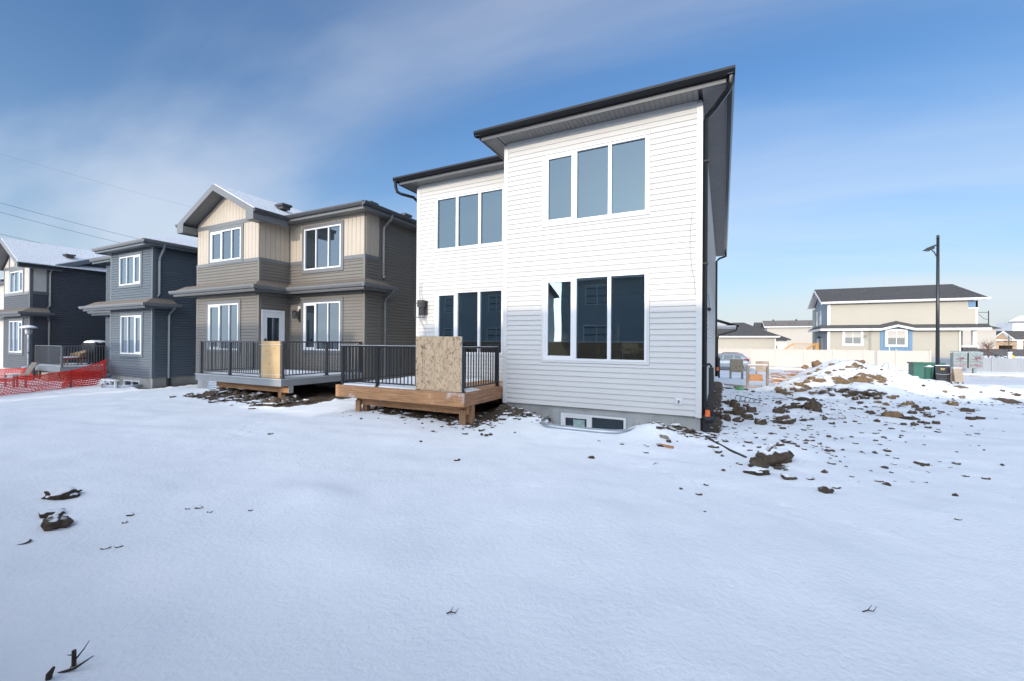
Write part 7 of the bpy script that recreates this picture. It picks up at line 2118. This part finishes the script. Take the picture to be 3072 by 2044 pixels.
# hydrant
hx, hy = 30.2, 70.4; hz_ = float(base_h(hx, hy))
hyd = thing('fire_hydrant', 'yellow fire hydrant standing in the snow right of the grey fence', 'hydrant', (hx, hy, hz_))
part('barrel', MB().lathe([(0.30, -0.2), (0.30, 0.08), (0.20, 0.10), (0.20, 0.85), (0.27, 0.88), (0.27, 0.96), (0.22, 1.12), (0.08, 1.2), (0.08, 1.3)], 14, (hx, hy, hz_)), M_YELL, hyd, None, False)
part('outlet', MB().tube([(hx - 0.42, hy, hz_ + 0.68), (hx + 0.42, hy, hz_ + 0.68)], 0.12, 10), M_YELL, hyd)
part('outlet', MB().tube([(hx, hy, hz_ + 0.68), (hx, hy - 0.40, hz_ + 0.68)], 0.15, 10), M_YELL, hyd)
# saplings, shrub and spruce
def sapling(x, y, h, label, spread=1.0, seed=1, n=26, m_=M_BARK, name='bare_sapling'):
    z = float(base_h(x, y)); o = thing(name, label, 'tree', (x, y, z), 'bare saplings across the street'); rnd = random.Random(seed)
    part('trunk', MB().tube([(x, y, z - 0.1), (x + 0.03, y, z + h * 0.5), (x, y, z + h)], [0.05, 0.035, 0.012], 6), m_, o)
    mb = MB()
    for k in range(n):
        t = rnd.uniform(0.35, 0.95); a = rnd.uniform(0, 6.28); L_ = spread * (1.1 - t) * rnd.uniform(0.5, 1.1)
        b = Vector((x, y, z + h * t)); e = b + Vector((math.cos(a) * L_, math.sin(a) * L_, L_ * rnd.uniform(0.6, 1.2)))
        mid = b.lerp(e, 0.5) + Vector((0, 0, -0.05)); mb.tube([b, mid, e], [0.016, 0.011, 0.005], 4)
        for q in range(2): mb.tube([mid, mid + Vector((rnd.uniform(-0.3, 0.3), rnd.uniform(-0.3, 0.3), rnd.uniform(0.1, 0.4))) * spread], [0.008, 0.004], 4)
    part('branches', mb, m_, o)
    return o
sapling(33.2, 78, 3.6, 'bare sapling in front of the unfinished garage door', 1.5, 2)
sapling(34.2, 72.5, 3.0, 'bare sapling right of the yellow hydrant', 1.4, 5)
o = sapling(26.5, 66, 2.6, 'reddish leafless shrub behind the mailboxes', 2.2, 8, 40, M_STRAW, 'bare_shrub')
sp = thing('small_spruce', 'small dark spruce with snow beside the grey fence end', 'tree', (26.9, 65.5, float(base_h(26.9, 65.5))))
mb = MB(); rnd = random.Random(9); z0_ = float(base_h(26.9, 65.5))
for k in range(420):
    t = rnd.random() ** 1.3; a = rnd.uniform(0, 6.28); R_ = 0.95 * (1 - t) * rnd.uniform(0.35, 1.05)
    c = Vector((26.9 + R_ * math.cos(a), 65.5 + R_ * math.sin(a), z0_ + 0.1 + 1.3 * t)); d = Vector((math.cos(a), math.sin(a), rnd.uniform(-0.3, 0.5))) * 0.2; s = Vector((-math.sin(a), math.cos(a), 0)) * 0.05
    mb.add([c - s, c + s, c + d], [(0, 1, 2)])
part('crown', mb, M_SPRUCE, sp)
part('trunk', MB().tube([(26.9, 65.5, z0_ - 0.1), (26.9, 65.5, z0_ + 1.3)], [0.05, 0.01], 6), M_BARK, sp)
po = thing('white_post', 'short white post at the end of the grey fence', 'post', (25.6, 60, -0.7)); part('shaft', MB().box(25.5, 59.9, -0.8, 25.75, 60.1, 1.05), M_BWHITE, po)
part('post_cap', MB().box(25.46, 59.86, 1.05, 25.79, 60.14, 1.1), M_SNOW, po)
rc = thing('marker_post', 'tiny grey marker post at the foot of the tan fence', 'post', (13.4, 51.2, -0.7)); part('shaft', MB().box(11.62, 51.3, -0.75, 11.74, 51.42, -0.15), M_PLUMB, rc)
part('post_cap', MB().box(11.60, 51.28, -0.149, 11.76, 51.44, -0.12), M_PLUMB, rc)

# ------------------------------------------------------------------ clods of soil
def clod_mesh(seed, flat=0.62):
    bm = bmesh.new(); bmesh.ops.create_icosphere(bm, subdivisions=3, radius=0.5)
    rnd = np.random.default_rng(seed); off = rnd.random(3) * 50
    from mathutils import noise as mn
    for v in bm.verts:
        p = v.co.normalized()
        k = 1 + 0.42 * mn.noise(p * 1.3 + Vector(off)) + 0.26 * mn.noise(p * 2.9 + Vector(off)) + 0.13 * mn.noise(p * 6.5 + Vector(off))
        k += 0.05 * mn.noise(p * 13 + Vector(off))
        v.co = Vector((p.x * 0.5 * k, p.y * 0.5 * k, p.z * 0.5 * k * flat * 1.15))
    me_ = bpy.data.meshes.new('soil_clod'); bm.to_mesh(me_); bm.free()
    for f_ in me_.polygons: f_.use_smooth = True
    return me_
CL = {}
for nm, m_ in (('dark', M_CLOD), ('clay', M_CLODT), ('snow', M_CLODS), ('bare', M_CLODB)):
    CL[nm] = []
    for s in range(7):
        q = clod_mesh(s + 1); q.materials.append(m_); CL[nm].append(q)
rnd = random.Random(17)
def clod(px, py, w, h, kind='dark', label=None, group=None):
    """px, py: middle of the foot in the photo; w, h its size there"""
    p, t = ray_ground(px, py - h * 0.12)
    W_, H_ = w / FPX * t, h / FPX * t
    o = bpy.data.objects.new('soil_clod', rnd.choice(CL[kind])); COL.objects.link(o)
    dpt = W_ * rnd.uniform(0.7, 1.0)
    o.scale = (W_ * 0.98, dpt * 0.85, max(H_, W_ * 0.35) * 1.55)
    o.rotation_euler = (rnd.uniform(-0.2, 0.2), rnd.uniform(-0.2, 0.2), rad(26.5) + rnd.choice((0, math.pi)) + rnd.uniform(-0.35, 0.35))
    o.location = (p[0] + FW[0] * dpt * 0.35, p[1] + FW[1] * dpt * 0.35, p[2] + H_ * 0.16)
    tag(o, label, 'soil clod', group)
    return o
big = [
    (2345, 1402, 104, 62, 'dark', 'largest dark clod, standing alone in the foreground snow right of the white house'),
    (2284, 1412, 56, 40, 'dark', 'clod leaning against the largest foreground clod on its left'),
    (2285, 1430, 70, 24, 'snow', 'snow covered flat clod below the largest foreground clod'),
    (2375, 1442, 50, 16, 'dark', 'flat clod just right of and below the largest foreground clod'),
    (2488, 1483, 42, 20, 'dark', 'blocky lone clod in the open snow at the right'),
    (2516, 1468, 26, 9, 'snow', 'thin snowy clod next to the blocky lone clod'),
    (140, 1594, 92, 42, 'dark', 'dark lump poking from the snow at the lower left'),
    (135, 1560, 64, 26, 'snow', 'half buried lump above the dark lump at the lower left'),
    (155, 1505, 92, 40, 'snow', 'snow capped lump farthest up at the lower left'),
    (2421, 1207, 72, 30, 'snow', 'slab-like clod leaning at the foot of the clay heap'),
    (2450, 1241, 48, 46, 'dark', 'upright boulder-like clod below the slab-like clod'),
    (2364, 1277, 58, 32, 'dark', 'broad brown clod in front of the group right of the house'),
    (2694, 1258, 58, 30, 'clay', 'large rounded brown clod at the foot of the right heap'),
    (2226, 1252, 40, 38, 'dark', 'tallest clod of the cluster beside the white house corner'),
    (1402, 1254, 26, 26, 'snow', 'snow topped stone-like clod at the deck post'),
]
for a in big: clod(*a)
grpA = [(2138, 1224, 16, 20), (2185, 1217, 22, 18), (2208, 1227, 30, 32), (2258, 1242, 30, 26), (2154, 1250, 30, 24), (2192, 1245, 34, 18), (2181, 1268, 34, 28), (2218, 1269, 36, 18), (2249, 1263, 36, 24), (2289, 1278, 36, 24),
        (2136, 1236, 16, 12), (2166, 1232, 18, 11), (2172, 1210, 12, 9), (2240, 1222, 18, 12), (2272, 1246, 16, 9), (2150, 1215, 10, 8)]
ORD = ['first', 'second', 'third', 'fourth', 'fifth', 'sixth', 'seventh', 'eighth', 'ninth', 'tenth', 'eleventh', 'twelfth', 'thirteenth', 'fourteenth']
def clod_group(lst, kind, colour, where, group):
    ys = sorted(a[1] for a in lst); c1, c2 = ys[len(ys) // 3], ys[2 * len(ys) // 3]
    rows = {'upper': [], 'middle': [], 'lower': []}
    for a in lst: rows['upper' if a[1] < c1 else 'middle' if a[1] < c2 else 'lower'].append(a)
    for rn, l in rows.items():
        for i, a in enumerate(sorted(l)):
            sz = 'big' if a[2] >= 32 else 'middling' if a[2] >= 19 else 'small'
            clod(*a, kind(a), f'{sz} {colour(a)} clod, {ORD[i]} from the left in the {rn} row {where}', group)
clod_group(grpA, lambda a: 'dark', lambda a: 'brown', 'beside the house corner', 'clods beside the house corner')
grpB = [(2339, 1214, 22, 14), (2343, 1244, 42, 25), (2370, 1230, 36, 20), (2399, 1228, 34, 21), (2422, 1227, 18, 13), (2331, 1272, 24, 13), (2414, 1266, 18, 12), (2366, 1240, 16, 10), (2336, 1228, 18, 10), (2385, 1216, 16, 8),
        (2438, 1262, 14, 8), (2470, 1250, 16, 8), (2476, 1262, 12, 6), (2352, 1289, 20, 8), (2430, 1280, 12, 6), (2500, 1275, 16, 9)]
clod_group(grpB, lambda a: 'dark', lambda a: 'brown', 'below the clay heap', 'clods at the foot of the clay heap')
grpC = [(2619, 1245, 28, 15), (2662, 1219, 16, 14), (2720, 1219, 20, 12), (2736, 1218, 22, 15), (2752, 1226, 22, 13), (2746, 1244, 26, 14), (2764, 1236, 24, 15), (2784, 1232, 26, 14), (2742, 1262, 44, 15), (2770, 1272, 20, 13),
        (2786, 1274, 20, 10), (2814, 1275, 22, 13), (2790, 1287, 20, 9), (2715, 1277, 20, 9), (2744, 1280, 16, 14), (2868, 1220, 32, 19), (2912, 1239, 34, 16), (2920, 1262, 26, 13), (2950, 1260, 28, 12), (2680, 1200, 24, 15),
        (2692, 1194, 20, 12), (2784, 1250, 18, 11), (2800, 1254, 22, 11), (2655, 1230, 14, 8), (2640, 1212, 16, 10), (2600, 1225, 14, 8), (2568, 1268, 14, 8), (2700, 1222, 12, 8), (2838, 1180, 16, 10), (2890, 1196, 20, 10), (2830, 1240, 16, 8)]
clod_group(grpC, lambda a: 'clay' if a[1] < 1222 else 'dark', lambda a: 'tan' if a[1] < 1222 else 'brown', 'on the right heap', 'clods on the right heap')
grpD = [(2455, 1099, 26, 20), (2420, 1108, 20, 14), (2500, 1096, 18, 8), (2586, 1092, 34, 15), (2555, 1104, 26, 8), (2490, 1122, 24, 8), (2440, 1140, 24, 12), (2470, 1150, 40, 18), (2425, 1150, 22, 12), (2350, 1180, 34, 18), (2385, 1172, 22, 10),
        (2410, 1176, 34, 10), (2405, 1158, 28, 14), (2375, 1185, 28, 10), (2530, 1112, 18, 7), (2610, 1142, 26, 12), (2585, 1136, 30, 12), (2640, 1150, 20, 9), (2430, 1125, 14, 8), (2460, 1112, 14, 8), (2515, 1140, 26, 12), (2480, 1176, 24, 9), (2445, 1182, 26, 9), (2340, 1172, 24, 14)]
clod_group(grpD, lambda a: 'clay', lambda a: 'tan', 'on the sunlit clay heap', 'clay clods on the sunlit heap')
grpE = [(2530, 1178, 34, 14), (2560, 1186, 30, 16), (2595, 1184, 34, 14), (2625, 1190, 36, 18), (2600, 1200, 26, 14), (2640, 1200, 24, 12), (2545, 1192, 24, 12), (2570, 1202, 20, 12), (2585, 1212, 18, 10), (2500, 1190, 16, 10), (2655, 1186, 22, 11)]
clod_group(grpE, lambda a: 'dark', lambda a: 'dark', 'under the snow ledge', 'clods under the snow ledge')
for px, py, w_ in ((2165, 1170, 20), (2190, 1168, 26), (2215, 1166, 22), (2145, 1180, 14), (2240, 1172, 14), (2260, 1178, 12)):
    clod(px, py, w_, 7, 'dark', 'small dark clod along the trench beside the white house', 'clods along the side trench')
grpF = [(1445, 1308, 10, 9), (1459, 1311, 12, 10), (1472, 1308, 14, 10), (1775, 1378, 20, 11), (1388, 1290, 7, 6), (1352, 1910, 0, 0), (808, 1305, 16, 7), (1262, 1327, 9, 6), (2008, 1330, 16, 12), (1985, 1342, 24, 9), (2120, 1460, 16, 9),
        (2172, 1415, 12, 8), (2155, 1362, 14, 9), (2168, 1371, 10, 7), (2045, 1470, 12, 8), (2100, 1488, 18, 8), (2115, 1537, 9, 6), (1370, 1385, 20, 9), (1545, 1300, 8, 5), (2490, 1314, 18, 9), (2630, 1325, 14, 7), (2668, 1358, 20, 10), (2510, 1372, 8, 5),
        (2540, 1402, 10, 5), (2295, 1322, 12, 6), (2315, 1305, 16, 8), (2270, 1316, 10, 6), (2345, 1340, 26, 12), (2358, 1332, 20, 14), (2395, 1343, 12, 9), (2420, 1333, 14, 8), (2440, 1325, 12, 6), (2280, 1345, 16, 7), (2905, 1432, 18, 6), (2780, 1450, 10, 4), (2965, 1440, 24, 6),
        (2880, 1562, 22, 6), (370, 1572, 16, 8), (350, 1645, 24, 9), (310, 1650, 26, 8), (590, 1528, 22, 10), (560, 1530, 14, 7), (625, 1540, 16, 6), (385, 1550, 20, 9), (60, 1635, 36, 10), (750, 1535, 14, 7), (1356, 1840, 16, 8)]
for a in grpF:
    if a[2] > 0: clod(*a, 'snow' if a[1] > 1500 else 'dark', 'small soil crumb dotting the open snow', 'soil crumbs in the open snow')
# crumbs too small and too many to count
rnd2 = random.Random(31); mb = MB()
_ib = bmesh.new(); bmesh.ops.create_icosphere(_ib, subdivisions=1, radius=1.0)
_ib.verts.ensure_lookup_table(); _iv = [v.co.copy() for v in _ib.verts]; _if = [tuple(v.index for v in f.verts) for f in _ib.faces]; _ib.free()
def crumb(x, y, s):
    z = gz(x, y); a = rnd2.random() * 6.283; ca, sa = math.cos(a), math.sin(a); ex, ez = rnd2.uniform(0.8, 1.7), rnd2.uniform(0.4, 0.75)
    vs = []
    for v in _iv:
        k = s * rnd2.uniform(0.65, 1.25); px_, py_, pz_ = v.x * k * ex, v.y * k, v.z * k * ez
        vs.append((x + px_ * ca - py_ * sa, y + px_ * sa + py_ * ca, z + pz_ + s * 0.15))
    mb.add(vs, _if)
for i in range(1150):
    c = rnd2.random()
    if c < 0.40: x, y = rnd2.gauss(2.2, 1.3), rnd2.gauss(14.2, 2.4)
    elif c < 0.70: x, y = rnd2.gauss(7.5, 2.8), rnd2.gauss(18.5, 2.0)
    elif c < 0.85: x, y = rnd2.gauss(4.3, 1.7), rnd2.gauss(21, 1.4)
    elif c < 0.93: x, y = rnd2.uniform(-0.2, 1.5) + 0.15, rnd2.uniform(8, 13)
    else: x, y = rnd2.gauss(0.9, 1.2), rnd2.gauss(8.2, 0.9)
    if x < -0.25 and y > 8.5: continue
    if y < 5: continue
    crumb(x, y, abs(rnd2.gauss(0, 0.024)) + 0.008)
for i in range(260):
    x, y = rnd2.uniform(-15.2, -10.6), rnd2.gauss(7.6, 0.3)
    crumb(x, y, abs(rnd2.gauss(0, 0.05)) + 0.015)
for i in range(200):
    x, y = rnd2.uniform(-8.2, -4.2), rnd2.gauss(7.9, 0.35)
    crumb(x, y, abs(rnd2.gauss(0, 0.03)) + 0.012)
for i in range(160):
    x, y = rnd2.choice((rnd2.uniform(-4.7, -3.3), rnd2.uniform(-1.3, -0.1))), rnd2.uniform(8.4, 8.95)
    crumb(x, y, abs(rnd2.gauss(0, 0.025)) + 0.012)
single('soil_crumbs', mb, M_CLOD, 'small soil crumbs scattered over the snow around the building lot', None, (2, 14, 0), None, 'stuff')
# lumps of soil under the grey deck
for i in range(26):
    x, y = rnd2.uniform(-14.6, -10.5), rnd2.uniform(7.35, 8.6)
    o = bpy.data.objects.new('soil_clod', rnd2.choice(CL['bare'])); COL.objects.link(o)
    s = rnd2.uniform(0.12, 0.30); o.scale = (s, s, s * 0.9); o.rotation_euler = (rnd2.random(), rnd2.random(), rnd2.random() * 6); o.location = (x, y, gz(x, y) + s * 0.12)
    tag(o, 'brown soil lump in the bare earth under the grey deck', 'soil clod', 'soil lumps under the grey deck')

# ------------------------------------------------------------------ small things on the ground
def ground_tube(pix, r_, lift):
    pts = []
    for a in pix:
        p = put(*a); pts.append((p[0], p[1], p[2] + lift))
    return pts
hs = ground_tube([(2118, 1311), (2150, 1330), (2190, 1352), (2225, 1368), (2238, 1374)], 0.02, 0.005)
single('drain_hose', MB().tube(hs, 0.022, 6), M_TAR, 'black drain line running out from the house corner through the snow', 'hose', hs[0])
# twigs near the camera
p = put(222, 1998)
tw = thing('broken_twig', 'broken forked twig sticking out of the snow at the lower left', 'twig', tuple(p))
b = Vector(p)
part('stem', MB().tube([b + Vector((0, 0, -0.05)), b + Vector((0.0, 0.0, 0.085))], [0.011, 0.010], 7), M_BARK, tw)
part('branch', MB().tube([b + Vector((0.005, 0, 0.03)), b + Vector((0.06, 0.02, 0.10)), b + Vector((0.095, 0.03, 0.15))], [0.005, 0.003, 0.0015], 5), M_BARK, tw)
part('branch', MB().tube([b + Vector((-0.02, -0.02, 0.065)), b + Vector((0.0, 0, 0.06))], [0.002, 0.004], 5), M_BARK, tw)
p = put(225, 2015); b = Vector(p)
tw2 = thing('fallen_twig', 'thin twig lying half buried below the forked twig', 'twig', tuple(p))
part('stem', MB().tube([b + Vector((-0.07, -0.05, -0.005)), b + Vector((0.0, 0.0, 0.018)), b + Vector((0.07, 0.05, 0.075))], [0.009, 0.007, 0.002], 6), M_BARK, tw2)
part('side_shoot', MB().tube([b + Vector((-0.02, -0.015, 0.01)), b + Vector((-0.05, 0.01, 0.03))], [0.004, 0.001], 5), M_BARK, tw2)
p = put(148, 2040); b = Vector(p)
tw3 = thing('bark_stub', 'dark bark stub in the snow at the bottom left', 'twig', tuple(p))
part('stem', MB().tube([b + Vector((-0.02, 0, -0.03)), b + Vector((0.0, 0, 0.03)), b + Vector((0.02, 0.01, 0.065))], [0.012, 0.014, 0.007], 6), M_BARK, tw3)
part('side_shoot', MB().tube([b + Vector((0.005, 0, 0.03)), b + Vector((0.03, 0.0, 0.045))], [0.006, 0.002], 5), M_BARK, tw3)
for (px, py, lab) in ((2604, 1840, 'curled dry weed stalk in the snow at the lower right'), (1352, 1845, 'tiny dark stalk in the open foreground snow'), (1965, 1395, 'thin grass stalk in the middle snow')):
    b = Vector(put(px, py)); o = thing('dry_stalk', lab, 'stalk', tuple(b))
    part('stem', MB().tube([b + Vector((-0.03, 0, 0)), b + Vector((0, 0, 0.02)), b + Vector((0.03, 0.01, 0.015)), b + Vector((0.05, 0.02, 0.05))], [0.004, 0.004, 0.003, 0.001], 5), M_BARK, o)
    part('side_shoot', MB().tube([b + Vector((0.0, 0, 0.02)), b + Vector((0.02, 0.0, 0.06))], [0.003, 0.001], 5), M_BARK, o)
# offcuts by the foundation
b = Vector(put(1998, 1318)); o = thing('wood_wedge', 'grey wooden wedge on the snow bank at the foundation', 'offcut', tuple(b))
part('wedge', MB().prism([(b.x - 0.10, b.y, b.z + 0.02), (b.x + 0.07, b.y - 0.03, b.z - 0.01), (b.x + 0.03, b.y + 0.05, b.z + 0.0)], (-0.02, -0.01, 0.06)), M_OLDWOOD, o)
b = Vector(put(2005, 1345)); o = thing('plywood_scrap', 'thin orange plywood scrap below the wooden wedge', 'offcut', tuple(b))
part('sheet', MB().prism([(b.x - 0.16, b.y + 0.02, b.z + 0.05), (b.x + 0.08, b.y - 0.02, b.z - 0.01), (b.x + 0.08, b.y + 0.10, b.z + 0.01)], (0, 0, 0.012)), M_FRESH, o)
b = Vector(put(2215, 1210)); o = thing('wire_tray', 'dark wire tray lying in the snow beside the clod cluster', 'tray', tuple(b))
mb = MB()
for i in range(6): mb.beam(b + Vector((-0.1 + i * 0.12, 0.0 - i * 0.01, 0.05)), b + Vector((-0.05 + i * 0.12, 0.05, 0.22 - i * 0.025)), 0.012, 0.012)
mb.beam(b + Vector((-0.1, 0, 0.05)), b + Vector((0.55, -0.05, 0.05)), 0.015, 0.015); mb.beam(b + Vector((-0.05, 0.05, 0.22)), b + Vector((0.6, 0.03, 0.10)), 0.02, 0.02)
part('grid', mb, M_WIRE, o)
b = Vector(put(2217, 1170)); o = thing('green_litter', 'crumpled green plastic scrap beside the side trench', 'litter', tuple(b))
part('scrap', lump_box(b.x - 0.16, b.x + 0.16, b.y - 0.1, b.y + 0.1, b.z - 0.05, b.z + 0.12, 8, 3, 0.4, 0.04), mat('green_plastic', (0.10, 0.28, 0.10), 0.5, (8, 0.4)), o)
b = Vector(put(2190, 1160)); o = thing('form_plank', 'snowy plank lying along the side trench', 'lumber', tuple(b))
part('plank', MB().beam(b + Vector((-0.9, 0.9, 0.06)), b + Vector((0.6, -0.2, 0.06)), 0.2, 0.04), M_OLDWOODX, o)
